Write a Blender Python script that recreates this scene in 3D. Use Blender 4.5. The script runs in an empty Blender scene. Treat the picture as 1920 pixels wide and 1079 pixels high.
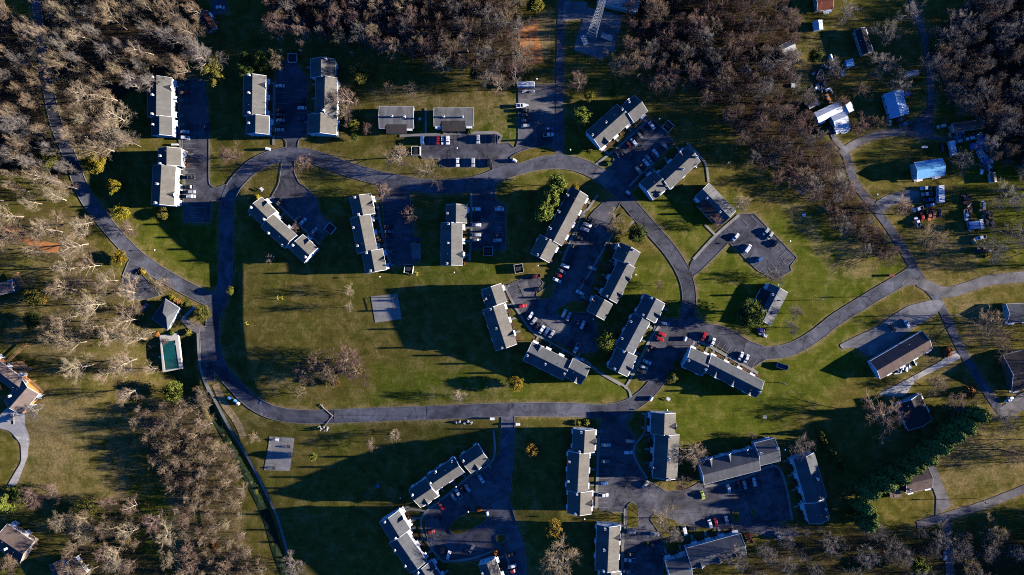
import bpy, math, random
import numpy as np
from mathutils import Vector, geometry
random.seed(7); rng = np.random.default_rng(7)
R = math.radians
scene = bpy.context.scene
COL = scene.collection

# ------------------------------------------------------------------ camera, sky, sun, exposure
S = 0.28                      # metres on the ground per photograph pixel
CAMH = 358.4                  # drone height
cam_d = bpy.data.cameras.new('camera'); cam = bpy.data.objects.new('camera', cam_d); COL.objects.link(cam)
cam_d.lens = 24; cam_d.sensor_width = 36; cam_d.clip_start = 1; cam_d.clip_end = 20000
cam.location = (0, 0, CAMH); cam.rotation_euler = (0, 0, 0)
scene.camera = cam

SUN_EL, SUN_AZ = 12.5, 1.2    # degrees above the horizon; turn of the shadows below image-left
world = bpy.data.worlds.new('World'); scene.world = world; world.use_nodes = True
wn = world.node_tree; bg = wn.nodes['Background']
sky = wn.nodes.new('ShaderNodeTexSky'); sky.sky_type = 'NISHITA'; sky.sun_disc = False
sky.sun_elevation = R(SUN_EL); sky.sun_rotation = R(90 - SUN_AZ); sky.altitude = 200
sky.air_density = 0.5; sky.dust_density = 0.0; sky.ozone_density = 10.0
wn.links.new(sky.outputs[0], bg.inputs[0]); bg.inputs[1].default_value = 0.085
sun_d = bpy.data.lights.new('sun', 'SUN'); sun = bpy.data.objects.new('sun', sun_d); COL.objects.link(sun)
sun_d.energy = 5.0; sun_d.angle = R(0.5); sun_d.color = (1.0, 0.94, 0.86)
sun.rotation_euler = (0, R(90 - SUN_EL), R(SUN_AZ)); sun.location = (300, 0, 200)
vs = scene.view_settings
vs.view_transform = 'Standard'; vs.look = 'None'; vs.gamma = 1; vs.exposure = 1.65; vs.use_curve_mapping = False
try:
    scene.cycles.use_denoising = False; scene.cycles.filter_width = 1.1; scene.cycles.use_adaptive_sampling = False; scene.cycles.light_sampling_threshold = 0.0; scene.cycles.max_bounces = 5; scene.cycles.diffuse_bounces = 0
    scene.cycles.transparent_max_bounces = 4
except Exception: pass

# ------------------------------------------------------------------ places
ZONE = {'F': (0, 0, 1), 'R1': (0, 0, 2.998), 'R2': (240, 60, 2.998), 'R3': (660, 100, 2.998), 'R4': (960, 120, 2.998),
 'R5': (1440, 0, 2.998), 'R6': (1440, 340, 2.998), 'R7': (1240, 340, 2.998), 'R8': (860, 400, 2.998), 'A1': (0, 360, 2.998),
 'A2': (420, 340, 2.998), 'A3': (0, 719, 2.998), 'A4': (360, 640, 2.998), 'A5': (680, 719, 2.998), 'A6': (1020, 719, 2.998),
 'A7': (1440, 719, 2.998), 'A8': (960, 0, 2.998), 'D': (450, 350, 7.195), 'G': (1080, 170, 7.195), 'H': (1180, 270, 6.541),
 'I': (980, 340, 6.743), 'J': (1080, 430, 5.995), 'K': (890, 520, 4.905), 'JJ': (1100, 540, 5.995), 'M': (1240, 600, 5.996),
 'Q': (1360, 500, 6.744), 'O': (740, 810, 6.541), 'P': (690, 930, 7.111), 'S': (1040, 780, 5.535), 'U': (1280, 790, 4.797),
 'W': (1090, 930, 5.647), 'E': (640, 340, 5.678), 'C': (480, 0, 4.0), 'PH': (200, 440, 3.854), 'LH': (0, 480, 3.37),
 'RH': (1500, 130, 6.345), 'RT': (1680, 200, 5.396), 'RJ': (1680, 340, 5.396), 'RB': (1560, 560, 4.494), 'Y': (760, 140, 5.678),
 'TW': (1040, 0, 8.3)}
def px(zone, x, y):
    a, b, s = ZONE[zone]
    return a + x / s, b + y / s
def pxs(zone, *pts): return [px(zone, *p) for p in pts]

def sstep(a, b, v):
    t = np.clip((v - a) / (b - a), 0, 1); return t * t * (3 - 2 * t)
_kx = np.array([-400, 300, 380, 470, 700, 930, 1100, 2400], float); _kz = np.array([-14, -11.5, -10.5, -8.5, -5.0, 0, 0, 0], float)
_bx = np.arange(-400, 2400, 10.0); _bz = np.interp(_bx, _kx, _kz)
_bz = np.convolve(np.pad(_bz, 6, mode='edge'), np.ones(13) / 13, mode='valid')
_CREEK = np.array([(388, 735), (412, 790), (445, 860), (485, 930), (510, 1000), (540, 1090), (590, 1250)], float)
def terr(x, y):
    """height of the ground: the estate stands on a slope that falls to a brook in the west"""
    x = np.asarray(x, float); y = np.asarray(y, float)
    u = 960 + x / S; v = 539.5 - y / S
    z = np.interp(u, _bx, _bz)
    fz = (CAMH - z) / CAMH; u = 960 + x / S / fz; v = 539.5 - y / S / fz      # where this ground is seen in the photograph
    top = np.interp(v, [300, 480, 600, 670, 725, 760], [452, 455, 455, 462, 480, 512])
    w = sstep(325, 420, v) * (1 - sstep(700, 775, v))
    z = z - 3.2 * sstep(0, 24, top - u) * w * (1 - 0.999 * sstep(0, 260, 430 - u))
    z = z - 3.4 * sstep(0, 20, np.interp(v, [600, 625, 690, 740, 800], [358, 366, 366, 374, 394]) - u) * sstep(618, 650, v) * (1 - sstep(720, 800, v)) * (1 - sstep(0, 160, 300 - u))
    lo = sstep(776, 838, v)
    z = z + lo * np.interp(u, [-200, 380, 500, 700, 840, 950, 1050], [-10.0, -10.0, -9.8, -8.0, -6.2, -3.6, 0])
    cx = np.interp(v, _CREEK[:, 1], _CREEK[:, 0]) - 9
    z = z - 1.0 * np.exp(-((u - cx) / 7.0) ** 2) * sstep(735, 760, v)
    z = z + 0.25 * np.sin(x * 0.045 + 1) * np.sin(y * 0.05) * sstep(20, 60, np.abs(u - 1200) / 10)
    return z
def W(p, h=0.0, q=None):
    """photograph pixel -> point of the world h metres above the ground seen there"""
    if q is not None: p = (p, q)
    z = h
    for _ in range(4):
        f = (CAMH - z) / CAMH
        x = (p[0] - 960) * S * f; y = (539.5 - p[1]) * S * f
        z = float(terr(x, y)) + h
    return Vector((x, y, z))

# ------------------------------------------------------------------ materials
MATS = {}
def nodes_of(name):
    m = bpy.data.materials.new(name); m.use_nodes = True; MATS[name] = m
    nt = m.node_tree; b = nt.nodes['Principled BSDF']
    return m, nt, b
def add(nt, kind, **kw):
    n = nt.nodes.new(kind)
    for k, v in kw.items(): setattr(n, k, v)
    return n
def noise(nt, scale, detail=4, rough=0.6, vec=None, dist=0.0):
    n = add(nt, 'ShaderNodeTexNoise'); n.inputs['Scale'].default_value = scale; n.inputs['Detail'].default_value = detail
    n.inputs['Roughness'].default_value = rough; n.inputs['Distortion'].default_value = dist
    if vec: nt.links.new(vec, n.inputs['Vector'])
    return n
def ramp(nt, src, stops):
    r = add(nt, 'ShaderNodeValToRGB'); e = r.color_ramp.elements
    while len(e) < len(stops): e.new(0.5)
    for el, (p, c) in zip(e, stops):
        el.position = p; el.color = (*c, 1) if len(c) == 3 else c
    nt.links.new(src, r.inputs[0]); return r
def mix(nt, fac, a, b, mode='MIX'):
    n = add(nt, 'ShaderNodeMix', data_type='RGBA', blend_type=mode)
    for s, v in ((0, fac), (6, a), (7, b)):
        if hasattr(v, 'links'): nt.links.new(v, n.inputs[s])
        else: n.inputs[s].default_value = v if s == 0 else (*v, 1)
    return n.outputs[2]
def math_n(nt, op, a, b=0.0):
    n = add(nt, 'ShaderNodeMath', operation=op)
    for i, v in enumerate((a, b)):
        if hasattr(v, 'links'): nt.links.new(v, n.inputs[i])
        else: n.inputs[i].default_value = v
    return n.outputs[0]
def worldpos(nt): return add(nt, 'ShaderNodeNewGeometry').outputs['Position']

def simple(name, col, rough=0.75, var=0.25, scale=1.2, metal=0.0, spec=0.3, fine=None):
    """plain material: base colour broken up by two sizes of noise laid on the object in place"""
    m, nt, b = nodes_of(name)
    p = worldpos(nt)
    n1 = noise(nt, scale, 5, 0.65, p)
    lo = tuple(c * (1 - var) for c in col); hi = tuple(min(1, c * (1 + var)) for c in col)
    c = ramp(nt, n1.outputs[0], [(0.3, lo), (0.7, hi)]).outputs[0]
    nt.links.new(c, b.inputs['Base Color'])
    b.inputs['Roughness'].default_value = rough; b.inputs['Metallic'].default_value = metal
    b.inputs['Specular IOR Level'].default_value = spec if rough < 0.65 else 0.0
    return m
def perobject(name, col, rough=0.8, var=0.25, hue=0.03, scale=0.6):
    """foliage and bark: each object takes a slightly different tone"""
    m, nt, b = nodes_of(name)
    oi = add(nt, 'ShaderNodeObjectInfo')
    hs = add(nt, 'ShaderNodeHueSaturation'); hs.inputs['Color'].default_value = (*col, 1)
    v = add(nt, 'ShaderNodeMapRange'); v.inputs[3].default_value = 1 - var; v.inputs[4].default_value = 1 + var
    nt.links.new(oi.outputs['Random'], v.inputs[0]); nt.links.new(v.outputs[0], hs.inputs['Value'])
    h = add(nt, 'ShaderNodeMapRange'); h.inputs[3].default_value = 0.5 - hue; h.inputs[4].default_value = 0.5 + hue
    r2 = math_n(nt, 'FRACT', math_n(nt, 'MULTIPLY', oi.outputs['Random'], 7.31))
    nt.links.new(r2, h.inputs[0]); nt.links.new(h.outputs[0], hs.inputs['Hue'])
    n1 = noise(nt, scale, 3, 0.6, worldpos(nt))
    c = mix(nt, 0.55, hs.outputs[0], ramp(nt, n1.outputs[0], [(0.3, (0.45, 0.45, 0.45)), (0.7, (1.5, 1.45, 1.4))]).outputs[0], 'MULTIPLY')
    nt.links.new(c, b.inputs['Base Color']); b.inputs['Roughness'].default_value = rough
    b.inputs['Specular IOR Level'].default_value = 0.0
    return m

def ground_mat():
    m, nt, b = nodes_of('grass_ground')
    p = worldpos(nt)
    at = add(nt, 'ShaderNodeAttribute'); at.attribute_name = 'zone'
    sep = add(nt, 'ShaderNodeSeparateColor'); nt.links.new(at.outputs['Color'], sep.inputs[0])
    big = noise(nt, 0.03, 4, 0.6, p); mid = noise(nt, 0.16, 5, 0.65, p, 0.6); fine = noise(nt, 1.1, 5, 0.7, p)
    mp = add(nt, 'ShaderNodeMapping'); mp.inputs['Scale'].default_value = (0.10, 0.9, 1); mp.inputs['Rotation'].default_value = (0, 0, 0.25)
    nt.links.new(p, mp.inputs[0]); mow = noise(nt, 1.0, 3, 0.5, mp.outputs[0])
    olive = ramp(nt, mid.outputs[0], [(0.28, (0.066, 0.060, 0.012)), (0.5, (0.128, 0.104, 0.024)), (0.74, (0.22, 0.160, 0.048))]).outputs[0]
    lush = ramp(nt, mid.outputs[0], [(0.3, (0.058, 0.076, 0.008)), (0.7, (0.145, 0.150, 0.020))]).outputs[0]
    tan = ramp(nt, fine.outputs[0], [(0.3, (0.16, 0.115, 0.048)), (0.7, (0.34, 0.245, 0.11))]).outputs[0]
    shaded_litter = ramp(nt, fine.outputs[0], [(0.25, (0.026, 0.019, 0.011)), (0.55, (0.058, 0.040, 0.022)), (0.8, (0.12, 0.080, 0.044))]).outputs[0]  # brown leaf litter, darkened to put the wood floor's shade into its colour
    gfac = math_n(nt, 'ADD', sep.outputs[1], math_n(nt, 'MULTIPLY', math_n(nt, 'SUBTRACT', big.outputs[0], 0.5), 1.6))
    c = mix(nt, ramp(nt, gfac, [(0.15, (0, 0, 0)), (0.75, (1, 1, 1))]).outputs[0], olive, lush)
    dfac = math_n(nt, 'ADD', sep.outputs[2], math_n(nt, 'MULTIPLY', math_n(nt, 'SUBTRACT', mid.outputs[0], 0.5), 1.5))
    c = mix(nt, ramp(nt, dfac, [(0.25, (0, 0, 0)), (0.8, (0.9, 0.9, 0.9))]).outputs[0], c, tan)
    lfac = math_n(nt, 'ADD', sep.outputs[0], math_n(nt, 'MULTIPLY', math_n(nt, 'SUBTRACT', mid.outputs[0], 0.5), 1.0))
    c = mix(nt, ramp(nt, lfac, [(0.3, (0, 0, 0)), (0.7, (1, 1, 1))]).outputs[0], c, shaded_litter)
    c = mix(nt, 0.6, c, ramp(nt, fine.outputs[0], [(0.25, (0.55, 0.55, 0.55)), (0.75, (1.45, 1.45, 1.4))]).outputs[0], 'MULTIPLY')
    c = mix(nt, 0.45, c, ramp(nt, mow.outputs[0], [(0.3, (0.7, 0.72, 0.7)), (0.7, (1.3, 1.25, 1.2))]).outputs[0], 'MULTIPLY')
    spk = noise(nt, 3.2, 3, 0.7, p); c = mix(nt, 0.5, c, ramp(nt, spk.outputs[0], [(0.3, (0.6, 0.62, 0.55)), (0.7, (1.4, 1.35, 1.35))]).outputs[0], 'MULTIPLY')
    drift = noise(nt, 0.42, 6, 0.75, p, 1.5); c = mix(nt, ramp(nt, drift.outputs[0], [(0.58, (0, 0, 0)), (0.72, (0.35, 0.35, 0.35))]).outputs[0], c, tan)
    nt.links.new(c, b.inputs['Base Color']); b.inputs['Roughness'].default_value = 1.0
    b.inputs['Specular IOR Level'].default_value = 0.0
    bp = add(nt, 'ShaderNodeBump'); bp.inputs['Strength'].default_value = 0.35; bp.inputs['Distance'].default_value = 0.25
    nt.links.new(fine.outputs[0], bp.inputs['Height']); nt.links.new(bp.outputs[0], b.inputs['Normal'])
    return m
def asphalt_mat(name, col, worn=0.35, crack=0.6):
    m, nt, b = nodes_of(name); p = worldpos(nt)
    n1 = noise(nt, 0.10, 5, 0.65, p, 0.8); n2 = noise(nt, 1.6, 4, 0.7, p)
    mp = add(nt, 'ShaderNodeMapping'); mp.inputs['Scale'].default_value = (0.05, 0.5, 1); nt.links.new(p, mp.inputs[0])
    n3 = noise(nt, 1, 4, 0.6, mp.outputs[0])
    lo = tuple(c * (1 - worn) for c in col); hi = tuple(c * (1 + worn * 1.5) for c in col)
    c = ramp(nt, n1.outputs[0], [(0.32, lo), (0.5, col), (0.72, hi)]).outputs[0]
    c = mix(nt, 0.5, c, ramp(nt, n2.outputs[0], [(0.3, (0.72, 0.72, 0.72)), (0.7, (1.3, 1.3, 1.3))]).outputs[0], 'MULTIPLY')
    c = mix(nt, 0.4, c, ramp(nt, n3.outputs[0], [(0.35, (0.75, 0.75, 0.75)), (0.65, (1.25, 1.25, 1.25))]).outputs[0], 'MULTIPLY')
    vo = add(nt, 'ShaderNodeTexVoronoi', feature='DISTANCE_TO_EDGE'); vo.inputs['Scale'].default_value = 0.09
    wv = noise(nt, 0.5, 3, 0.6, p); va = add(nt, 'ShaderNodeVectorMath', operation='ADD')
    vm = add(nt, 'ShaderNodeVectorMath', operation='SCALE'); vm.inputs['Scale'].default_value = 2.5
    nt.links.new(wv.outputs['Color'], vm.inputs[0]); nt.links.new(p, va.inputs[0]); nt.links.new(vm.outputs[0], va.inputs[1])
    nt.links.new(va.outputs[0], vo.inputs['Vector'])
    ck = ramp(nt, vo.outputs['Distance'], [(0.0, (1 - crack,) * 3), (0.012, (1, 1, 1))]).outputs[0]
    c = mix(nt, 1.0, c, ck, 'MULTIPLY')
    nt.links.new(c, b.inputs['Base Color']); b.inputs['Roughness'].default_value = 0.9; b.inputs['Specular IOR Level'].default_value = 0.0
    return m
def shingle_mat(name, col, streak=0.0):
    m, nt, b = nodes_of(name)
    tc = add(nt, 'ShaderNodeTexCoord').outputs['Object']
    n1 = noise(nt, 0.35, 4, 0.6, tc)
    mp = add(nt, 'ShaderNodeMapping'); mp.inputs['Scale'].default_value = (1.4, 5.0, 5.0); nt.links.new(tc, mp.inputs[0])
    n2 = noise(nt, 1.0, 3, 0.7, mp.outputs[0])
    mq = add(nt, 'ShaderNodeMapping'); mq.inputs['Scale'].default_value = (0.55, 0.08, 0.08); nt.links.new(tc, mq.inputs[0])
    n3 = noise(nt, 1.0, 3, 0.6, mq.outputs[0])
    c = ramp(nt, n1.outputs[0], [(0.3, tuple(v * 0.86 for v in col)), (0.7, tuple(v * 1.14 for v in col))]).outputs[0]
    c = mix(nt, 0.5, c, ramp(nt, n2.outputs[0], [(0.3, (0.7, 0.7, 0.7)), (0.7, (1.3, 1.3, 1.3))]).outputs[0], 'MULTIPLY')
    c = mix(nt, 0.25 + streak, c, ramp(nt, n3.outputs[0], [(0.32, (0.35, 0.35, 0.36)), (0.6, (1.2, 1.2, 1.2))]).outputs[0], 'MULTIPLY')
    nt.links.new(c, b.inputs['Base Color']); b.inputs['Roughness'].default_value = 0.9; b.inputs['Specular IOR Level'].default_value = 0.0
    return m
def metal_mat(name, col):
    m, nt, b = nodes_of(name)
    tc = add(nt, 'ShaderNodeTexCoord').outputs['Object']
    wv = add(nt, 'ShaderNodeTexWave'); wv.inputs['Scale'].default_value = 0.9; wv.inputs['Distortion'].default_value = 0.3
    nt.links.new(tc, wv.inputs[0])
    n1 = noise(nt, 0.5, 4, 0.6, tc)
    c = ramp(nt, n1.outputs[0], [(0.3, tuple(v * 0.8 for v in col)), (0.7, tuple(min(1, v * 1.1) for v in col))]).outputs[0]
    c = mix(nt, 0.35, c, ramp(nt, wv.outputs[0], [(0.1, (0.65, 0.65, 0.65)), (0.3, (1.1, 1.1, 1.1))]).outputs[0], 'MULTIPLY')
    nt.links.new(c, b.inputs['Base Color']); b.inputs['Roughness'].default_value = 0.45; b.inputs['Metallic'].default_value = 0.2
    return m
ground_mat()
asphalt_mat('asphalt_road', (0.110, 0.109, 0.122), 0.45, 0.7); asphalt_mat('asphalt_dark', (0.086, 0.084, 0.094), 0.45, 0.7)
asphalt_mat('asphalt_lot', (0.106, 0.100, 0.106), 0.55, 0.75); asphalt_mat('asphalt_pale', (0.17, 0.155, 0.145), 0.35, 0.4)
asphalt_mat('concrete', (0.30, 0.275, 0.24), 0.2, 0.4); asphalt_mat('concrete_pale', (0.45, 0.41, 0.36), 0.15, 0.2)
asphalt_mat('gravel', (0.20, 0.19, 0.185), 0.4, 0.0)
simple('kerb', (0.25, 0.23, 0.20), 0.9, 0.3, 0.6); simple('mulch', (0.15, 0.085, 0.045), 1.0, 0.6, 1.6)
simple('red_dirt', (0.50, 0.20, 0.07), 1.0, 0.4, 0.5); simple('line_white', (0.28, 0.28, 0.28), 0.8, 0.3, 2)
simple('straw', (0.36, 0.25, 0.12), 1.0, 0.45, 0.8)
simple('stone', (0.25, 0.23, 0.21), 0.9, 0.5, 1.5)
simple('brook_water', (0.020, 0.032, 0.016), 0.7, 0.5, 0.5, spec=0.15); simple('pool_water', (0.010, 0.085, 0.078), 0.15, 0.25, 0.3, spec=0.5)
shingle_mat('shingle_grey', (0.116, 0.110, 0.101)); shingle_mat('shingle_warm', (0.132, 0.120, 0.103)); shingle_mat('shingle_cool', (0.100, 0.102, 0.106))
shingle_mat('shingle_stained', (0.165, 0.16, 0.155), 0.30); shingle_mat('shingle_dark', (0.055, 0.048, 0.045)); shingle_mat('shingle_brown', (0.13, 0.095, 0.08))
shingle_mat('shingle_red', (0.17, 0.06, 0.04)); shingle_mat('shingle_tan', (0.20, 0.15, 0.125))
metal_mat('metal_white', (0.72, 0.74, 0.76)); metal_mat('metal_blue', (0.14, 0.42, 0.68)); metal_mat('metal_white_blue_shade', (0.42, 0.60, 0.74)); metal_mat('metal_rust', (0.16, 0.10, 0.08)); metal_mat('metal_grey', (0.38, 0.38, 0.37))
simple('siding_white', (0.72, 0.72, 0.70), 0.7, 0.08, 0.8); simple('siding_cream', (0.55, 0.50, 0.42), 0.7, 0.1, 0.8); simple('siding_tan', (0.40, 0.30, 0.20), 0.7, 0.15)
simple('siding_orange', (0.50, 0.20, 0.06), 0.7, 0.15); simple('brick', (0.25, 0.10, 0.07), 0.9, 0.3, 2)
simple('trim_white', (0.82, 0.82, 0.80), 0.6, 0.04); simple('glass', (0.02, 0.025, 0.03), 0.15, 0.1, spec=0.6)
simple('door_paint', (0.10, 0.05, 0.04), 0.5, 0.2); simple('dark_metal', (0.035, 0.035, 0.04), 0.5, 0.3); simple('steel', (0.42, 0.42, 0.41), 0.45, 0.15, metal=0.4)
simple('wood_deck', (0.34, 0.19, 0.09), 0.85, 0.35, 1.5); simple('wood_pole', (0.26, 0.20, 0.15), 0.9, 0.3); simple('lamp_white', (0.80, 0.80, 0.78), 0.5, 0.05)
simple('yellow_paint', (0.55, 0.45, 0.06), 0.5, 0.1); simple('rust', (0.20, 0.09, 0.04), 0.9, 0.5, 1.5); simple('orange_paint', (0.60, 0.22, 0.05), 0.5, 0.15)
simple('tarp_blue', (0.06, 0.20, 0.45), 0.5, 0.2); simple('dumpster_green', (0.03, 0.055, 0.06), 0.6, 0.3); simple('dumpster_blue', (0.03, 0.11, 0.22), 0.5, 0.3)
simple('rubber', (0.018, 0.018, 0.018), 0.9, 0.1); simple('headlight', (0.75, 0.75, 0.75), 0.2, 0.05); simple('plastic_purple', (0.22, 0.14, 0.45), 0.5, 0.1)
PAINT = {'white': (0.78, 0.78, 0.77), 'silver': (0.42, 0.43, 0.44), 'grey': (0.16, 0.165, 0.17), 'black': (0.016, 0.016, 0.018), 'navy': (0.02, 0.035, 0.08),
 'blue': (0.05, 0.13, 0.30), 'red': (0.42, 0.015, 0.02), 'maroon': (0.12, 0.012, 0.018), 'green': (0.40, 0.45, 0.08), 'beige': (0.55, 0.50, 0.40),
 'teal': (0.12, 0.26, 0.28), 'orange': (0.55, 0.17, 0.05), 'tan': (0.40, 0.32, 0.22)}
for k, c in PAINT.items():
    m = simple('paint_' + k, c, 0.25, 0.06, 1.0, spec=0.5); m.node_tree.nodes['Principled BSDF'].inputs['Coat Weight'].default_value = 0.4
for k, c in {'tan': (0.235, 0.172, 0.108), 'grey': (0.195, 0.17, 0.15), 'brown': (0.17, 0.118, 0.086), 'red': (0.185, 0.120, 0.096), 'pale': (0.30, 0.232, 0.155)}.items():
    perobject('twig_' + k, c, var=0.22, hue=0.012)
perobject('bark_pale', (0.37, 0.30, 0.22), var=0.15, hue=0.01); perobject('bark_grey', (0.27, 0.225, 0.185), var=0.2, hue=0.01); perobject('bark_dark', (0.15, 0.115, 0.09), var=0.2, hue=0.01)
for k, c in {'olive': (0.165, 0.150, 0.030), 'yellow': (0.26, 0.20, 0.025), 'green': (0.080, 0.105, 0.025), 'pine': (0.055, 0.080, 0.030), 'gold': (0.25, 0.155, 0.03),
             'rust': (0.32, 0.12, 0.035), 'hedge': (0.17, 0.22, 0.055), 'lime': (0.16, 0.19, 0.035)}.items():
    perobject('leaf_' + k, c, var=0.15, hue=0.015)
simple('brush_twig', (0.16, 0.115, 0.08), 0.95, 0.4, 0.3)

# ------------------------------------------------------------------ object helpers
def mesh_np(name, v, f, mats):
    """mesh from vertex array and a list of face tuples (or an Nx3 / Nx4 array)"""
    me = bpy.data.meshes.new(name)
    v = np.asarray(v, np.float32).reshape(-1, 3)
    if isinstance(f, np.ndarray):
        n, k = f.shape
        me.vertices.add(len(v)); me.vertices.foreach_set('co', v.ravel())
        me.loops.add(n * k); me.loops.foreach_set('vertex_index', f.astype(np.int32).ravel())
        me.polygons.add(n); me.polygons.foreach_set('loop_start', np.arange(0, n * k, k, dtype=np.int32))
        me.update(calc_edges=True)
    else:
        me.from_pydata(v.tolist(), [], [tuple(int(i) for i in t) for t in f]); me.update()
    for m in (mats if isinstance(mats, (list, tuple)) else [mats]): me.materials.append(MATS[m])
    return me
def link(name, me, parent=None, loc=(0, 0, 0), rz=0.0, rot=None, mat=None):
    o = bpy.data.objects.new(name, me); COL.objects.link(o)
    o.location = loc; o.rotation_euler = rot if rot is not None else (0, 0, rz)
    if parent is not None: o.parent = parent
    if mat and me is not None:
        o.material_slots[0].link = 'OBJECT'; o.material_slots[0].material = MATS[mat]
    return o
def tag(o, label=None, cat=None, group=None, kind=None):
    if label: o['label'] = label
    if cat: o['category'] = cat
    if group: o['group'] = group
    if kind: o['kind'] = kind
    return o
def thing(name, label, cat, loc, rz=0.0, group=None):
    return tag(link(name, None, None, loc, rz), label, cat, group)
class MB:
    """collects boxes, prisms and bars into one mesh; m = material slot of the piece"""
    def __init__(s): s.v = []; s.f = []; s.mi = []
    def poly(s, pts, faces, m=0):
        n = len(s.v); s.v += [tuple(p) for p in pts]; s.f += [tuple(i + n for i in t) for t in faces]; s.mi += [m] * len(faces)
    def box(s, x0, x1, y0, y1, z0, z1, m=0):
        s.poly([(x0, y0, z0), (x1, y0, z0), (x1, y1, z0), (x0, y1, z0), (x0, y0, z1), (x1, y0, z1), (x1, y1, z1), (x0, y1, z1)],
               [(0, 3, 2, 1), (4, 5, 6, 7), (0, 1, 5, 4), (1, 2, 6, 5), (2, 3, 7, 6), (3, 0, 4, 7)], m)
    def hull8(s, p, m=0):
        s.poly(p, [(0, 3, 2, 1), (4, 5, 6, 7), (0, 1, 5, 4), (1, 2, 6, 5), (2, 3, 7, 6), (3, 0, 4, 7)], m)
    def bar(s, a, b, r, r2=None, n=5, m=0):
        a = Vector(a); b = Vector(b); d = (b - a).normalized(); r2 = r if r2 is None else r2
        t = d.orthogonal().normalized(); w = d.cross(t); pts = []
        for c, q in ((a, r), (b, r2)):
            for k in range(n):
                an = 2 * math.pi * k / n; pts.append(c + (t * math.cos(an) + w * math.sin(an)) * q)
        s.poly(pts, [(k, (k + 1) % n, n + (k + 1) % n, n + k) for k in range(n)] + [tuple(range(n))[::-1], tuple(range(n, 2 * n))], m)
    def mesh(s, name, mats):
        me = mesh_np(name, s.v, s.f, mats)
        if any(s.mi): me.polygons.foreach_set('material_index', s.mi)
        return me
    def build(s, name, mats, parent=None, loc=(0, 0, 0), rz=0.0): return link(name, s.mesh(name, mats), parent, loc, rz)
def inside(P, poly):
    """which of the points P (N,2) lie in polygon poly"""
    P = np.asarray(P, float); q = np.asarray(poly, float); res = np.zeros(len(P), bool); j = len(q) - 1
    for i in range(len(q)):
        xi, yi = q[i]; xj, yj = q[j]
        c = ((yi > P[:, 1]) != (yj > P[:, 1]))
        with np.errstate(divide='ignore', invalid='ignore'):
            c &= P[:, 0] < (xj - xi) * (P[:, 1] - yi) / (yj - yi + 1e-12) + xi
        res ^= c; j = i
    return res
def dist_poly(P, poly):
    P = np.asarray(P, float); q = np.asarray(poly, float); d = np.full(len(P), 1e9)
    for i in range(len(q)):
        a = q[i - 1]; b = q[i]; ab = b - a; t = np.clip(((P - a) @ ab) / (ab @ ab + 1e-9), 0, 1)
        d = np.minimum(d, np.linalg.norm(P - a - t[:, None] * ab, axis=1))
    return d
def spline(pts, step=3.0, closed=False):
    """Catmull-Rom through pts"""
    p = np.asarray(pts, float); n = len(p); out = []
    rngi = range(n) if closed else range(n - 1)
    for i in rngi:
        if closed: a, b, c, d = p[i - 1], p[i], p[(i + 1) % n], p[(i + 2) % n]
        else: a, b, c, d = p[max(i - 1, 0)], p[i], p[i + 1], p[min(i + 2, n - 1)]
        k = max(2, int(np.linalg.norm(c - b) / step))
        for t in np.arange(k) / k:
            out.append(0.5 * ((2 * b) + (c - a) * t + (2 * a - 5 * b + 4 * c - d) * t * t + (3 * b - a - 3 * c + d) * t ** 3))
    if not closed: out.append(p[-1])
    return np.array(out)
def round_poly(pts, rad):
    """cut and round the corners of a polygon (pixels)"""
    p = np.asarray(pts, float); out = []; n = len(p)
    for i in range(n):
        a, b, c = p[i - 1], p[i], p[(i + 1) % n]
        la = np.linalg.norm(a - b); lc = np.linalg.norm(c - b); r = min(rad, la * 0.45, lc * 0.45)
        s = b + (a - b) / la * r; e = b + (c - b) / lc * r
        for t in np.linspace(0, 1, 5): out.append((1 - t) ** 2 * s + 2 * t * (1 - t) * b + t * t * e)
    return np.array(out)
def ribbon_px(pts, w, step=3.0):
    c = spline(pts, step); w = np.interp(np.linspace(0, 1, len(c)), np.linspace(0, 1, np.size(w)), np.atleast_1d(w)) if np.size(w) > 1 else np.full(len(c), w)
    t = np.gradient(c, axis=0); t /= np.linalg.norm(t, axis=1)[:, None] + 1e-9; nrm = np.stack([-t[:, 1], t[:, 0]], 1)
    return np.concatenate([c + nrm * w[:, None] / 2, (c - nrm * w[:, None] / 2)[::-1]])
def resample(poly, step):
    out = []; n = len(poly)
    for i in range(n):
        a = np.asarray(poly[i]); b = np.asarray(poly[(i + 1) % n]); k = max(1, int(np.linalg.norm(b - a) / step))
        for t in np.arange(k) / k: out.append(a + (b - a) * t)
    return np.array(out)
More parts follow.
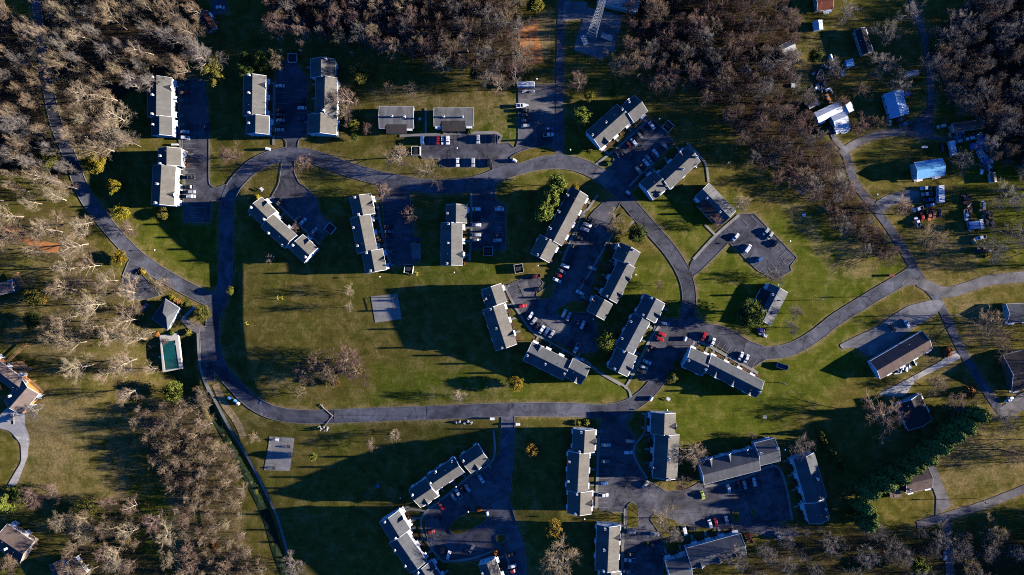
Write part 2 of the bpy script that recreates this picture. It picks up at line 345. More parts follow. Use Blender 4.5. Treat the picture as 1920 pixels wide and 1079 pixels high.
def drape(name, poly_px, off, mat, parent=None, grid=2.5, raised=0.0):
    """a sheet cut to the outline poly_px and laid on the ground, off metres above it"""
    w = np.array([W(p)[:2] for p in poly_px]); b = resample(w, 2.0)
    lo = b.min(0); hi = b.max(0)
    gx, gy = np.meshgrid(np.arange(lo[0], hi[0], grid), np.arange(lo[1], hi[1], grid)); g = np.stack([gx.ravel(), gy.ravel()], 1)
    if len(g):
        g = g[inside(g, b)]
        if len(g): g = g[dist_poly(g, b) > grid * 0.4]
    pts = np.concatenate([b, g]) if len(g) else b; n = len(b)
    r = geometry.delaunay_2d_cdt([Vector(p) for p in pts.tolist()], [(i, (i + 1) % n) for i in range(n)], [], 1, 1e-4)
    v = np.array([(p.x, p.y) for p in r[0]]); z = terr(v[:, 0], v[:, 1]) + off
    faces = [tuple(f) if True else f for f in r[2]]
    V = np.column_stack([v, z])
    fl = []
    for f in faces:
        a, bb, c = V[f[0]], V[f[1]], V[f[2]]
        fl.append(f if (bb[0] - a[0]) * (c[1] - a[1]) - (bb[1] - a[1]) * (c[0] - a[0]) > 0 else f[::-1])
    if raised:
        base = len(V); ring = np.column_stack([b, terr(b[:, 0], b[:, 1]) + off]); low = ring - [0, 0, raised]
        V = np.concatenate([V, ring, low])
        for i in range(n):
            j = (i + 1) % n; fl.append((base + i, base + j, base + n + j, base + n + i))
    o = link(name, mesh_np(name, V, fl, mat), parent)
    return o, b
# ------------------------------------------------------------------ the woods, as areas on the ground (pixels)
WOODS = {
 'nw': [(60, -30), (370, -30), (366, 20), (362, 78), (378, 118), (330, 130), (275, 150), (238, 178), (218, 215), (240, 262), (215, 292), (165, 298), (128, 250), (108, 200), (95, 120)],
 'w': [(-30, 10), (52, 40), (70, 150), (82, 230), (118, 310), (130, 352), (60, 335), (-30, 320)],
 'sw': [(-30, 340), (100, 352), (150, 400), (172, 450), (205, 505), (238, 560), (270, 600), (290, 660), (270, 735), (205, 748), (140, 690), (80, 620), (100, 540), (60, 470), (-30, 440)],
 'thicket': [(250, 765), (300, 760), (384, 738), (398, 800), (436, 862), (462, 935), (445, 985), (470, 1040), (500, 1062), (480, 1120), (330, 1120), (345, 1010), (318, 920), (262, 830)],
 'bl': [(100, 968), (180, 945), (260, 955), (318, 985), (330, 1060), (320, 1110), (90, 1110), (130, 1030)],
 'n': [(500, -30), (985, -30), (972, 40), (985, 110), (978, 152), (925, 158), (880, 128), (800, 118), (740, 92), (640, 72), (560, 58), (505, 50)],
 'ne': [(1175, -30), (1475, -30), (1500, 60), (1482, 130), (1515, 180), (1535, 240), (1575, 292), (1602, 352), (1648, 425), (1684, 486), (1635, 480), (1575, 420), (1520, 360), (1440, 318), (1395, 268), (1350, 205), (1285, 150), (1235, 152), (1192, 105)],
 'e': [(1742, 70), (1790, 30), (1850, -30), (1960, -30), (1960, 315), (1868, 300), (1838, 225), (1775, 178), (1748, 120)],
 'se': [(1385, 1045), (1480, 1000), (1620, 988), (1700, 1005), (1745, 990), (1850, 1010), (1960, 1000), (1960, 1130), (1400, 1130)],
}
# ------------------------------------------------------------------ the ground
def axis(lo, hi, st, far):
    a = list(np.arange(lo, hi + st, st)); l = []; d = st; x = lo
    while x > -far: d *= 1.35; x -= d; l.append(x)
    r = []; d = st; x = a[-1]
    while x < far: d *= 1.35; x += d; r.append(x)
    return np.array(l[::-1] + a + r)
def make_ground():
    ax = axis(-330, 330, 1.5, 6000); ay = axis(-205, 205, 1.5, 6000)
    X, Y = np.meshgrid(ax, ay); n, m = X.shape
    Z = terr(X, Y)
    V = np.stack([X.ravel(), Y.ravel(), Z.ravel()], 1)
    i = np.arange(n * m).reshape(n, m)
    F = np.stack([i[:-1, :-1].ravel(), i[:-1, 1:].ravel(), i[1:, 1:].ravel(), i[1:, :-1].ravel()], 1)
    me = mesh_np('ground', V, F, 'grass_ground')
    f = (CAMH - V[:, 2]) / CAMH
    P = np.stack([960 + V[:, 0] / S / f, 539.5 - V[:, 1] / S / f], 1)
    zone = np.zeros((len(V), 4), np.float32); zone[:, 3] = 1; zone[:, 1] = 0.22; zone[:, 2] = 0.20
    near = (np.abs(V[:, 0]) < 335) & (np.abs(V[:, 1]) < 210); idx = np.where(near)[0]; Q = P[idx]
    def paint(ch, val, poly, soft):
        d = dist_poly(Q, poly) * np.where(inside(Q, poly), 1, -1)
        w = sstep(-soft, soft, d); zone[idx, ch] = zone[idx, ch] * (1 - w) + val * w
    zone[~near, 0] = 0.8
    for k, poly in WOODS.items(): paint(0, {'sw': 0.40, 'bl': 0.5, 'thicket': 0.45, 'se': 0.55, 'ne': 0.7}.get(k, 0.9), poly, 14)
    lush = [[(1185, 600), (1290, 500), (1350, 440), (1500, 380), (1640, 540), (1560, 640), (1440, 700), (1300, 760), (1200, 700)], [(1215, 735), (1500, 700), (1480, 830), (1215, 830)],
            [(1470, 620), (1620, 560), (1640, 640), (1540, 760), (1450, 760)], [(1780, 290), (1920, 300), (1920, 480), (1840, 500), (1800, 420)], [(740, 490), (960, 480), (960, 530), (740, 530)], [(700, 690), (1180, 690), (1180, 755), (700, 760)],
            [(780, 235), (960, 200), (1140, 300), (1100, 340), (900, 330)], [(250, 370), (410, 400), (410, 530), (330, 520)], [(1190, 370), (1380, 380), (1300, 480)], [(1130, 480), (1280, 470), (1280, 590), (1200, 590)],
            [(240, 900), (340, 930), (330, 1060), (250, 1070)], [(1640, 480), (1700, 480), (1690, 560), (1640, 560)]]
    for q in lush: paint(1, 0.78, q, 30)
    dry = [([(0, 420), (140, 400), (180, 470), (60, 500), (0, 480)], 0.75, 18), ([(30, 735), (235, 755), (255, 900), (240, 950), (60, 940), (40, 860)], 0.50, 30), ([(60, 740), (150, 760), (130, 880), (70, 890)], 0.72, 25), ([(0, 460), (200, 520), (280, 640), (270, 740), (120, 720), (0, 640)], 0.45, 30), ([(470, 660), (620, 700), (600, 740), (490, 740)], 0.35, 30), ([(250, 765), (384, 738), (436, 862), (470, 1040), (480, 1120), (330, 1120), (318, 920)], 0.75, 15), ([(1390, 200), (1500, 170), (1600, 350), (1684, 486), (1560, 400), (1440, 310)], 0.45, 20),
           ([(1560, 460), (1620, 440), (1640, 530), (1580, 520)], 0.6, 18), ([(1450, 370), (1500, 380), (1590, 520), (1560, 520)], 0.55, 10), ([(1740, 800), (1920, 800), (1920, 900), (1760, 930)], 0.6, 25),
           ([(1745, 620), (1800, 690), (1770, 720), (1730, 690)], 0.6, 15), ([(1790, 560), (1860, 560), (1870, 640), (1810, 640)], 0.7, 15), ([(1700, 410), (1840, 430), (1840, 520), (1720, 520)], 0.5, 25),
           ([(690, 170), (960, 160), (970, 240), (700, 240)], 0.5, 20), ([(800, 730), (960, 700), (960, 745), (800, 755)], 0.4, 15), ([(1440, 40), (1560, 60), (1560, 150), (1500, 170)], 0.5, 20), ([(380, 790), (480, 800), (470, 830)], 0.4, 15)]
    for q, val, so in dry: paint(2, val, q, so)
    for q in ([(975, 40), (1035, 20), (1030, 110), (985, 120)],): paint(2, 0.9, q, 10)
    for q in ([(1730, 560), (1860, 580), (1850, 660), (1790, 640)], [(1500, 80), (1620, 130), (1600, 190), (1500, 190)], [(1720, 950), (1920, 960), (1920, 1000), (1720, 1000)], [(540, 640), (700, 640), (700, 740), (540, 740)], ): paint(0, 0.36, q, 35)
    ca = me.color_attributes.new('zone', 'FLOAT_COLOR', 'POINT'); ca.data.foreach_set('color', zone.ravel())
    tag(link('ground', me), kind='structure')
make_ground()

# ------------------------------------------------------------------ roads, car parks, paths
PAVED = []      # (object, outline in metres, kerbed)
_lay = [0]
def pave(name, poly, mat, kerb=True, off=None, label=None):
    _lay[0] += 1
    o, b = drape(name, poly, 0.07 + 0.004 * _lay[0] if off is None else off, mat)
    tag(o, label, kind='structure'); PAVED.append((o, b, kerb)); return o
def road(name, pts, w, mat, kerb=True): return pave(name, ribbon_px(pts, w), mat, kerb)
def lot(poly, mat='asphalt_lot', rad=6, name='car_park', kerb=True): return pave(name, round_poly(poly, rad), mat, kerb)

lots = {}
lots['nw'] = lot([(340, 150), (384, 150), (392, 235), (392, 345), (402, 354), (425, 345), (440, 372), (412, 378), (396, 376), (394, 418), (345, 418), (342, 300)])
lots['n1'] = lot([(517, 118), (552, 112), (577, 150), (577, 255), (560, 262), (556, 290), (538, 290), (536, 262), (517, 258)], 'asphalt_dark')
lots['d'] = lot([(530, 296), (552, 296), (552, 325), (562, 345), (573, 350), (592, 370), (600, 400), (622, 422), (616, 437), (597, 458), (560, 424), (508, 373), (523, 345)])
lots['e'] = lot([(713, 340), (765, 340), (772, 400), (775, 455), (788, 490), (770, 495), (735, 498), (722, 440)], 'asphalt_dark')
lots['f'] = lot([(882, 346), (928, 346), (928, 375), (948, 385), (948, 470), (922, 468), (883, 467)], 'asphalt_dark')
lots['y'] = lot([(790, 254), (932, 250), (934, 270), (953, 267), (966, 280), (972, 262), (972, 158), (1046, 158), (1046, 300), (1010, 303), (960, 312), (950, 326), (900, 342), (925, 322), (921, 297), (918, 314), (827, 314), (824, 298), (790, 298)])
lots['g'] = lot([(1135, 335), (1150, 300), (1160, 275), (1205, 222), (1228, 228), (1264, 268), (1240, 290), (1196, 350), (1170, 362)], 'asphalt_dark')
lots['i'] = lot([(1115, 395), (1140, 372), (1165, 378), (1152, 400), (1140, 445), (1120, 500), (1106, 545), (1112, 590), (1122, 625), (1118, 660), (1090, 662), (1045, 642), (1000, 622), (982, 600), (962, 575), (953, 548), (950, 535), (975, 525), (1000, 515), (1020, 530), (1004, 550), (1012, 566), (1036, 560), (1048, 515), (1060, 480), (1085, 430)])
lots['q'] = lot([(1296, 492), (1380, 407), (1387, 402), (1413, 400), (1494, 484), (1481, 500), (1484, 508), (1453, 525), (1420, 507), (1367, 455), (1312, 510), (1290, 525)], 'asphalt_dark', 3)
lots['m'] = lot([(1285, 585), (1325, 607), (1350, 610), (1383, 625), (1405, 640), (1432, 649), (1440, 672), (1425, 680), (1407, 692), (1365, 662), (1325, 638), (1300, 655), (1284, 665)], 'asphalt_dark')
lots['jj'] = lot([(1228, 605), (1245, 598), (1285, 600), (1292, 618), (1272, 655), (1245, 705), (1232, 722), (1193, 707), (1205, 680), (1222, 640)])
lots['o'] = lot([(880, 895), (905, 885), (925, 860), (940, 848), (958, 848), (955, 935), (970, 985), (985, 1030), (990, 1110), (952, 1110), (932, 1040), (890, 1052), (840, 1052), (815, 1035), (798, 1000), (797, 965), (810, 945), (850, 925)])
lots['s'] = lot([(1125, 793), (1140, 772), (1187, 772), (1172, 800), (1192, 818), (1190, 850), (1200, 885), (1215, 902), (1250, 922), (1290, 917), (1330, 895), (1365, 885), (1455, 865), (1470, 905), (1488, 972), (1452, 980), (1482, 990), (1500, 1002), (1480, 1012), (1380, 994), (1300, 987), (1252, 977), (1246, 1000), (1242, 1110), (1168, 1110), (1170, 1000), (1172, 962), (1122, 956), (1120, 900)])
lots['pool'] = lot(pxs('PH', (120, 290), (160, 190), (215, 170), (240, 235), (290, 310), (385, 440), (290, 470), (170, 467), (112, 360)), 'asphalt_dark', 3)
lots['wide'] = lot([(374, 612), (402, 612), (402, 716), (388, 714), (377, 690)], 'asphalt_lot', 4)
road('road', [(60, -60), (75, 60), (88, 150), (105, 230), (130, 290), (158, 362), (191, 409), (222, 446), (255, 480), (290, 506), (330, 530), (372, 552), (408, 568)], [15, 17, 22, 26, 26, 26], 'asphalt_road')
road('road', [(403, 590), (415, 555), (423, 520), (424, 470), (424, 420), (426, 382), (436, 354), (452, 333), (475, 312), (505, 297), (540, 289)], 26, 'asphalt_road')
road('road', [(528, 290), (575, 292), (620, 306), (660, 320), (710, 334), (760, 344), (810, 350), (860, 349), (905, 340), (945, 324), (990, 310), (1035, 304), (1075, 307), (1110, 320), (1140, 340), (1168, 366)], 26, 'asphalt_road')
road('road', [(1150, 348), (1172, 372), (1200, 405), (1228, 437), (1258, 472), (1282, 512), (1292, 550), (1290, 590), (1278, 635), (1255, 682), (1232, 716), (1205, 745), (1172, 764), (1130, 771), (1060, 768), (980, 768), (900, 770), (840, 773), (720, 777), (620, 781), (560, 781), (510, 773), (470, 752), (440, 722), (413, 690), (400, 650), (399, 610), (402, 570)], 25.5, 'asphalt_dark')
road('road', [(953, 772), (952, 815), (949, 860), (944, 900), (938, 940)], [24, 25, 28, 34], 'asphalt_road')
road('road', [(1395, 655), (1440, 662), (1485, 654), (1528, 630), (1565, 601), (1603, 577), (1647, 550), (1690, 525), (1720, 505)], 24, 'asphalt_road')
road('lane', [(1583, 280), (1592, 310), (1604, 345), (1635, 385), (1662, 420), (1692, 466), (1712, 500), (1735, 535), (1757, 562), (1780, 610), (1803, 657), (1835, 710), (1862, 752), (1884, 780)], 15, 'asphalt_road', False)
road('lane', [(1722, 528), (1770, 548), (1810, 540), (1850, 527), (1900, 521), (2000, 512)], 20, 'asphalt_pale', False)
road('lane', [(1878, 780), (1905, 766), (1950, 744)], 17, 'asphalt_pale', False)
road('lane', [(1576, 290), (1600, 272), (1640, 255), (1690, 247), (1722, 240), (1738, 225), (1746, 200), (1744, 150), (1740, 110), (1730, 60), (1712, 10), (1700, -60)], [15, 13, 13, 12, 12], 'asphalt_pale', False)
road('lane', [(1050, 305), (1049, 250), (1049, 180), (1050, 100), (1052, 40), (1058, -60)], 13.5, 'asphalt_road', False)
road('lane', [(1720, 985), (1775, 968), (1850, 945), (1950, 905)], 15, 'asphalt_pale', False)
pave('driveway', round_poly(pxs('RB', (60, 390), (85, 425), (200, 410), (300, 490), (420, 470), (600, 330), (700, 230), (880, 130), (960, 20), (850, 10), (640, 60), (500, 150), (380, 240), (200, 320)), 8), 'gravel', False)
pave('driveway', round_poly(pxs('RB', (1020, 430), (1095, 500), (900, 590), (700, 690), (610, 830), (380, 810), (560, 720), (800, 590), (930, 520)), 8), 'concrete_pale', False)
pave('driveway', round_poly(pxs('RB', (1400, 930), (1600, 790), (1720, 740), (1720, 800), (1480, 950)), 4), 'asphalt_pale', False)
pave('driveway', round_poly([(1640, 380), (1660, 368), (1700, 357), (1725, 360), (1725, 380), (1690, 380), (1668, 388), (1655, 400)], 5), 'gravel', False)
pave('driveway', ribbon_px([(1590, 285), (1570, 268), (1560, 250)], 9), 'gravel', False)
pave('driveway', round_poly(pxs('A7', (890, 470), (935, 450), (1030, 690), (940, 745), (945, 640), (915, 560)), 4), 'asphalt_pale', False)
pave('driveway', pxs('A7', (985, 780), (1025, 780), (1025, 870), (1050, 1100), (1000, 1100)), 'asphalt_pale', False)
pave('driveway', round_poly(pxs('RT', (130, 200), (370, -40), (370, 300), (560, 330), (500, 345), (100, 300)), 10), 'asphalt_lot', False)
pave('driveway', round_poly(pxs('A3', (-60, 235), (30, 150), (90, 90), (150, 60), (140, 220), (162, 400), (95, 575), (40, 578), (122, 440), (118, 340), (60, 270)), 8), 'concrete_pale', False)
pave('driveway', round_poly([(395, 5), (420, -20), (425, 25), (400, 30)], 4), 'asphalt_lot', False)
pave('gravel_yard', pxs('TW', (350, 560), (510, 120), (1060, 250), (930, 780), (720, 930), (300, 780)), 'gravel', False)
pave('gravel_yard', pxs('TW', (150, 20), (500, 40), (480, 300), (120, 330)), 'gravel', False)
# paler patches of newer or older surface laid in the car parks and roads
def patch(poly, mat, name='surface_patch'): return tag(drape(name, poly, 0.20, mat)[0], kind='structure')
patch(pxs('R4', (725, 460), (815, 385), (850, 385), (850, 405), (745, 490)), 'asphalt_pale'); patch(pxs('K', (390, 55), (480, 35), (525, 150), (455, 185)), 'asphalt_pale')
patch(pxs('K', (590, 370), (740, 375), (890, 455), (865, 530), (700, 470)), 'asphalt_pale'); patch([(800, 763), (953, 757), (953, 782), (800, 788)], 'asphalt_dark')
patch([(955, 757), (1106, 758), (1106, 783), (975, 781), (955, 781)], 'asphalt_road'); patch([(627, 769), (799, 763), (799, 787), (627, 791)], 'asphalt_road')
patch(pxs('Y', (1210, 200), (1580, 210), (1580, 400), (1210, 360)), 'asphalt_pale'); patch(pxs('D', (1010, 430), (1070, 370), (1200, 500), (1160, 560)), 'asphalt_pale')
patch(pxs('E', (740, 650), (845, 665), (850, 830), (755, 835)), 'asphalt_pale'); patch(pxs('RJ', (50, 1030), (110, 975), (220, 1000), (230, 1050), (60, 1060)), 'asphalt_pale')
patch(pxs('R4', (450, 640), (480, 590), (590, 600), (520, 690)), 'asphalt_pale')
def islands():
    def isl(zone, *pts, rad=5):
        poly = round_poly(pxs(zone, *pts), rad); o, b = drape('traffic_island', poly, 0.34, 'grass_ground', raised=0.2)
        tag(o, kind='structure')
        tag(link('kerb', kerb_mesh([(b[i], b[(i + 1) % len(b)]) for i in range(len(b))], 0.36), o))
    isl('Y', (1110, 890), (1180, 840), (1320, 790), (1500, 765), (1610, 820), (1600, 856), (1450, 872), (1330, 908), (1210, 950), (1150, 930), rad=3)
    isl('P', (1080, 420), (1130, 340), (1330, 210), (1560, 190), (1640, 260), (1500, 380), (1330, 470), (1200, 520), (1100, 490))
    isl('P', (1700, 540), (1760, 505), (1830, 520), (1840, 580), (1780, 640), (1720, 620), rad=4)
    isl('W', (480, 100), (540, 58), (600, 105), (606, 335), (476, 338)); isl('W', (725, 240), (770, 190), (990, 250), (1030, 310), (1000, 420), (870, 450))
    isl('W', (1590, 190), (1630, 122), (1670, 190), (1676, 272), (1600, 285), rad=4); isl('W', (1790, 160), (1815, 112), (1862, 215), (1830, 225), rad=3)
    isl('R4', (560, 890), (620, 838), (680, 872), (640, 940), (590, 960), rad=4)
    isl('K', (560, 160), (650, 105), (690, 60), (730, 110), (700, 190), (610, 215), rad=4)
    isl('PH', (232, 255), (255, 232), (300, 280), (385, 400), (420, 440), (340, 380), rad=3)
    isl('R8', (545, 545), (640, 490), (730, 500), (720, 560), (640, 555), (580, 590), rad=4)
def kerb_mesh(segs, top, w=0.22, h=0.14):
    V = []; F = []
    for a, b in segs:
        d = np.asarray(b) - a; L = np.linalg.norm(d)
        if L < 1e-4: continue
        t = d / L; nrm = np.array([t[1], -t[0]]) * w / 2; a = a - t * 0.03; b = b + t * 0.03; n = len(V)
        for p in (a - nrm, a + nrm, b + nrm, b - nrm): V.append((p[0], p[1], float(terr(p[0], p[1])) + top - h))
        for p in (a - nrm, a + nrm, b + nrm, b - nrm): V.append((p[0], p[1], float(terr(p[0], p[1])) + top))
        F += [(n + 4, n + 5, n + 6, n + 7), (n, n + 1, n + 5, n + 4), (n + 2, n + 3, n + 7, n + 6), (n + 1, n + 2, n + 6, n + 5), (n + 3, n, n + 4, n + 7)]
    return mesh_np('kerb', V, F, 'kerb')
islands()
for o, b, k in PAVED:
    if not k: continue
    a = b; c = np.roll(b, -1, axis=0); mid = (a + c) / 2; hit = np.zeros(len(b), bool)
    for o2, b2, k2 in PAVED:
        if o2 is not o: hit |= inside(mid, b2)
    hit |= (np.abs(mid[:, 0]) > 280) | (np.abs(mid[:, 1]) > 165)
    segs = [(a[i], c[i]) for i in range(len(b)) if not hit[i]]
    if segs: link('kerb', kerb_mesh(segs, 0.26), o)
# worn, dry verges along every kerb and path edge
def verges():
    me = bpy.data.objects['ground'].data; n = len(me.vertices); co = np.empty(n * 3, np.float32); me.vertices.foreach_get('co', co); co = co.reshape(-1, 3)[:, :2]
    z = np.empty(n * 4, np.float32); ca = me.color_attributes['zone']; ca.data.foreach_get('color', z); z = z.reshape(-1, 4)
    for o, b, k in PAVED:
        lo = b.min(0) - 4; hi = b.max(0) + 4; m = np.where(((co > lo) & (co < hi)).all(1) & (np.abs(co[:, 0]) < 335))[0]
        if not len(m): continue
        d = dist_poly(co[m].astype(float), b[::2]); z[m, 2] = np.maximum(z[m, 2], .62 * (1 - np.clip((d - .8) / 2.2, 0, 1)))
    ca.data.foreach_set('color', z.ravel())
verges()
# ------------------------------------------------------------------ painted stalls
def stalls(key, zone, p0, p1, n, d):
    V = []; F = []
    for i in range(n):
        t = i / max(1, n - 1); x = p0[0] + (p1[0] - p0[0]) * t; y = p0[1] + (p1[1] - p0[1]) * t
        A = np.array(W(px(zone, x, y))[:2]); B = np.array(W(px(zone, x + d[0], y + d[1]))[:2]); u = (B - A) / np.linalg.norm(B - A); nn = np.array([-u[1], u[0]]) * 0.075
        k = max(1, int(np.linalg.norm(B - A) / 2)); 
        for j in range(k):
            q0 = A + (B - A) * j / k; q1 = A + (B - A) * (j + 1) / k; m = len(V)
            for p in (q0 - nn, q1 - nn, q1 + nn, q0 + nn): V.append((p[0], p[1], float(terr(*p)) + 0.235))
            F.append((m, m + 1, m + 2, m + 3))
    link('stall_lines', mesh_np('stall_lines', V, F, 'line_white'), lots[key])
stalls('q', 'R7', (455, 215), (505, 195), 2, (35, 35)); stalls('q', 'R7', (545, 245), (745, 440), 10, (-38, 32)); stalls('q', 'R7', (400, 345), (560, 540), 9, (38, -32)); stalls('q', 'R7', (600, 540), (700, 470), 5, (-25, -35))
stalls('y', 'Y', (205, 655), (960, 640), 15, (0, 95)); stalls('y', 'Y', (365, 880), (900, 880), 11, (0, 105)); stalls('y', 'Y', (1480, 215), (1480, 405), 5, (100, 0)); stalls('y', 'Y', (1215, 215), (1215, 560), 8, (90, 0)); stalls('y', 'Y', (1580, 210), (1580, 400), 2, (8, 0))
stalls('m', 'M', (600, 215), (1080, 440), 9, (-60, 95)); stalls('nw', 'R2', (305, 600), (305, 940), 13, (75, 0)); stalls('nw', 'R2', (355, 960), (355, 1070), 5, (75, 0)); stalls('pool', 'PH', (150, 410), (250, 470), 4, (45, -45))
stalls('i', 'K', (300, 90), (390, 235), 4, (95, -38)); stalls('i', 'K', (420, 330), (780, 560), 9, (60, -80)); stalls('jj', 'JJ', (820, 430), (600, 900), 9, (95, 40)); stalls('o', 'O', (560, 830), (900, 610), 7, (70, 95)); stalls('o', 'P', (760, 330), (880, 640), 6, (120, 10))
stalls('s', 'S', (475, 250), (450, 950), 15, (105, 0)); stalls('s', 'S', (840, 240), (830, 400), 4, (-100, 0)); stalls('s', 'U', (380, 560), (760, 470), 8, (30, 100)); stalls('s', 'U', (210, 960), (440, 895), 6, (-30, -95)); stalls('s', 'W', (480, 350), (455, 830), 9, (100, 0))
stalls('e', 'E', (420, 310), (520, 840), 11, (105, -15)); stalls('f', 'E', (1390, 270), (1385, 660), 8, (105, 0)); stalls('f', 'E', (1735, 270), (1735, 660), 8, (-100, 0)); stalls('d', 'D', (520, 190), (960, 650), 11, (75, -80)); stalls('n1', 'R2', (835, 280), (830, 590), 11, (60, 0)); stalls('n1', 'R2', (1008, 300), (1008, 580), 10, (-55, 0))
stalls('g', 'G', (590, 790), (940, 430), 8, (70, 75)); stalls('g', 'H', (60, 300), (300, 60), 7, (60, 80))
# ------------------------------------------------------------------ footpaths and mown or bare ground
_pl = [0]
def path(zone, *pts, w=4.2, mat='concrete', name='footpath', off=None):
    _pl[0] += 1
    o, b = drape(name, ribbon_px(pxs(zone, *pts), w, 5), (0.24 + 0.0007 * _pl[0]) if off is None else off, mat); return tag(o, kind='structure')
path('F', (336, 158), (337, 262), (344, 300), (347, 372)); path('F', (514, 158), (513, 272)); path('D', (400, 150), (560, 290), (760, 480), (1080, 790)); path('E', (380, 230), (420, 480), (520, 890), w=5)
path('E', (1382, 130), (1385, 480), (1365, 850)); path('Y', (-60, 655), (340, 638), (975, 625), (985, 735), w=5); path('Y', (218, 360), (218, 640), w=4); path('G', (270, 1000), (590, 745), (960, 410)); path('H', (0, 520), (85, 430), (300, 230)); path('H', (700, -10), (850, 140), (940, 260), (970, 470), w=4.5)
path('I', (500, 1010), (745, 440), (830, 350), (950, 170)); path('J', (20, 720), (290, 260), (420, 40)); path('K', (275, 80), (360, 250), (520, 490), (700, 600), (950, 740), (1120, 850)); path('JJ', (0, 820), (110, 930), (380, 1090)); path('R8', (780, 890), (940, 978), (968, 1035)); path('R8', (935, 985), (1000, 870), (1090, 680))
path('JJ', (815, 430), (690, 620), (500, 980)); path('M', (420, 240), (560, 310), (800, 440), (1085, 600), w=5); path('R7', (437, 190), (300, 310), (180, 440), w=5); path('R7', (245, 245), (310, 310)); path('O', (1215, -20), (1205, 340), (920, 540), (620, 790), (380, 980)); path('P', (830, 160), (710, 320), (760, 560), (960, 840), (1090, 870), (1400, 830), (1670, 735))
path('S', (458, 200), (450, 400), (432, 960), w=5); path('S', (945, -20), (930, 170), (830, 310), (840, 450), (960, 650)); path('U', (195, 590), (520, 520), (860, 420), (985, 890)); path('W', (440, 375), (432, 860), w=5); path('F', (371, 625), (376, 690), (392, 735)); path('W', (460, 130), (460, 345), w=4)
path('R8', (910, 110), (985, 45), w=4); path('P', (470, 240), (545, 180), (760, 200), w=3.5); path('P', (540, 300), (600, 290), (720, 300), w=3.5); path('PH', (545, 615), (600, 560), (640, 520), w=6); path('P', (1830, 760), (1960, 1100), w=4)
pave('forecourt', round_poly(pxs('PH', (520, 610), (580, 600), (640, 640), (700, 660), (720, 690), (660, 715), (600, 690)), 4), 'asphalt_pale', False)
path('A4', (75, 225), (150, 370), (230, 520), (330, 680), (430, 880), w=5, mat='concrete', name='brook_wall'); path('A4', (430, 880), (480, 990), (540, 1190), w=5, mat='gravel', name='brook_wall')
tag(drape('brook', ribbon_px(pxs('A4', (55, 265), (130, 430), (230, 610), (330, 800), (420, 980), (480, 1180), (540, 1330)), [12, 14, 15, 18, 20]), 0.12, 'brook_water')[0], kind='structure')
tag(drape('brook', ribbon_px(pxs('A3', (985, 160), (1010, 270), (1060, 400), (1105, 560), (1110, 700), (1145, 860)), 6), 0.10, 'brook_water')[0], kind='structure')
path('A4', (130, 240), (180, 350), (250, 450), (290, 540), w=13, mat='straw', name='reed_bank', off=0.1); path('A8', (88, 120), (100, 230), (120, 365), w=38, mat='red_dirt', name='bare_earth', off=0.1)
path('A1', (30, 195), (200, 290), (330, 320), w=18, mat='red_dirt', name='bare_earth', off=0.06)
# ------------------------------------------------------------------ buildings
def window_mesh(w, h):
    b = MB(); b.box(-w / 2, w / 2, -0.05, 0.05, 0, h, 1); b.box(-w / 2 + .08, -0.03, 0.05, 0.075, .08, h - .08, 0); b.box(0.03, w / 2 - .08, 0.05, 0.075, .08, h - .08, 0)
    return b.mesh('window', ['glass', 'trim_white'])
WIN = window_mesh(1.3, 1.35); WINS = window_mesh(1.0, 1.0)
def door_mesh():
    b = MB(); b.box(-.55, .55, -.05, .06, 0, 2.15, 1); b.box(-.45, .45, .06, .09, .05, 2.05, 0); return b.mesh('door', ['door_paint', 'trim_white'])
DOOR = door_mesh()
def porch_mesh():
    b = MB(); b.poly([(-1.5, 0, 3.0), (1.5, 0, 3.0), (1.5, 1.5, 2.55), (-1.5, 1.5, 2.55), (-1.5, 0, 2.85), (1.5, 0, 2.85), (1.5, 1.5, 2.4), (-1.5, 1.5, 2.4)],
        [(0, 3, 2, 1), (4, 5, 6, 7), (0, 1, 5, 4), (1, 2, 6, 5), (2, 3, 7, 6), (3, 0, 4, 7)])
    for x in (-1.35, 1.35): b.box(x - .1, x + .1, 1.2, 1.4, -.4, 2.45)
    b.box(-1.5, 1.5, 0, 1.5, -.6, .12); return b.mesh('porch', ['trim_white'])
PORCH = porch_mesh()
def bay_mesh():
    b = MB(); b.hull8([(-1.2, 0, .5), (1.2, 0, .5), (.8, .75, .5), (-.8, .75, .5), (-1.2, 0, 2.6), (1.2, 0, 2.6), (.8, .75, 2.6), (-.8, .75, 2.6)])
    b.box(-.65, .65, .75, .78, 1.0, 2.2, 1); b.poly([(-1.35, -.02, 2.6), (1.35, -.02, 2.6), (.95, .95, 2.6), (-.95, .95, 2.6), (-1.2, -.02, 3.0), (1.2, -.02, 3.0)],
        [(0, 3, 2, 1), (4, 5, 2, 3), (0, 4, 3), (1, 2, 5), (0, 1, 5, 4)]); return b.mesh('bay_window', ['trim_white', 'glass'])
BAY = bay_mesh()
def chimney_mesh(h):
    b = MB(); b.box(-.4, .4, -.4, .4, -1.2, h); b.box(-.47, .47, -.47, .47, h, h + .12); return b.mesh('chimney', ['trim_white'])
CHIM = chimney_mesh(2.3)
def flue_mesh():
    b = MB(); b.box(-.22, .22, -.22, .22, 0, .28); b.box(-.3, .3, -.3, .3, .28, .34); return b.mesh('flue_cap', ['dark_metal'])
FLUE = flue_mesh()
def vent_mesh():
    b = MB(); b.bar((0, 0, -.2), (0, 0, .5), .09, n=6); b.bar((0, 0, .5), (0, 0, .58), .16, n=6); return b.mesh('vent_pipe', ['steel'])
VENT = vent_mesh()
SEGS = []
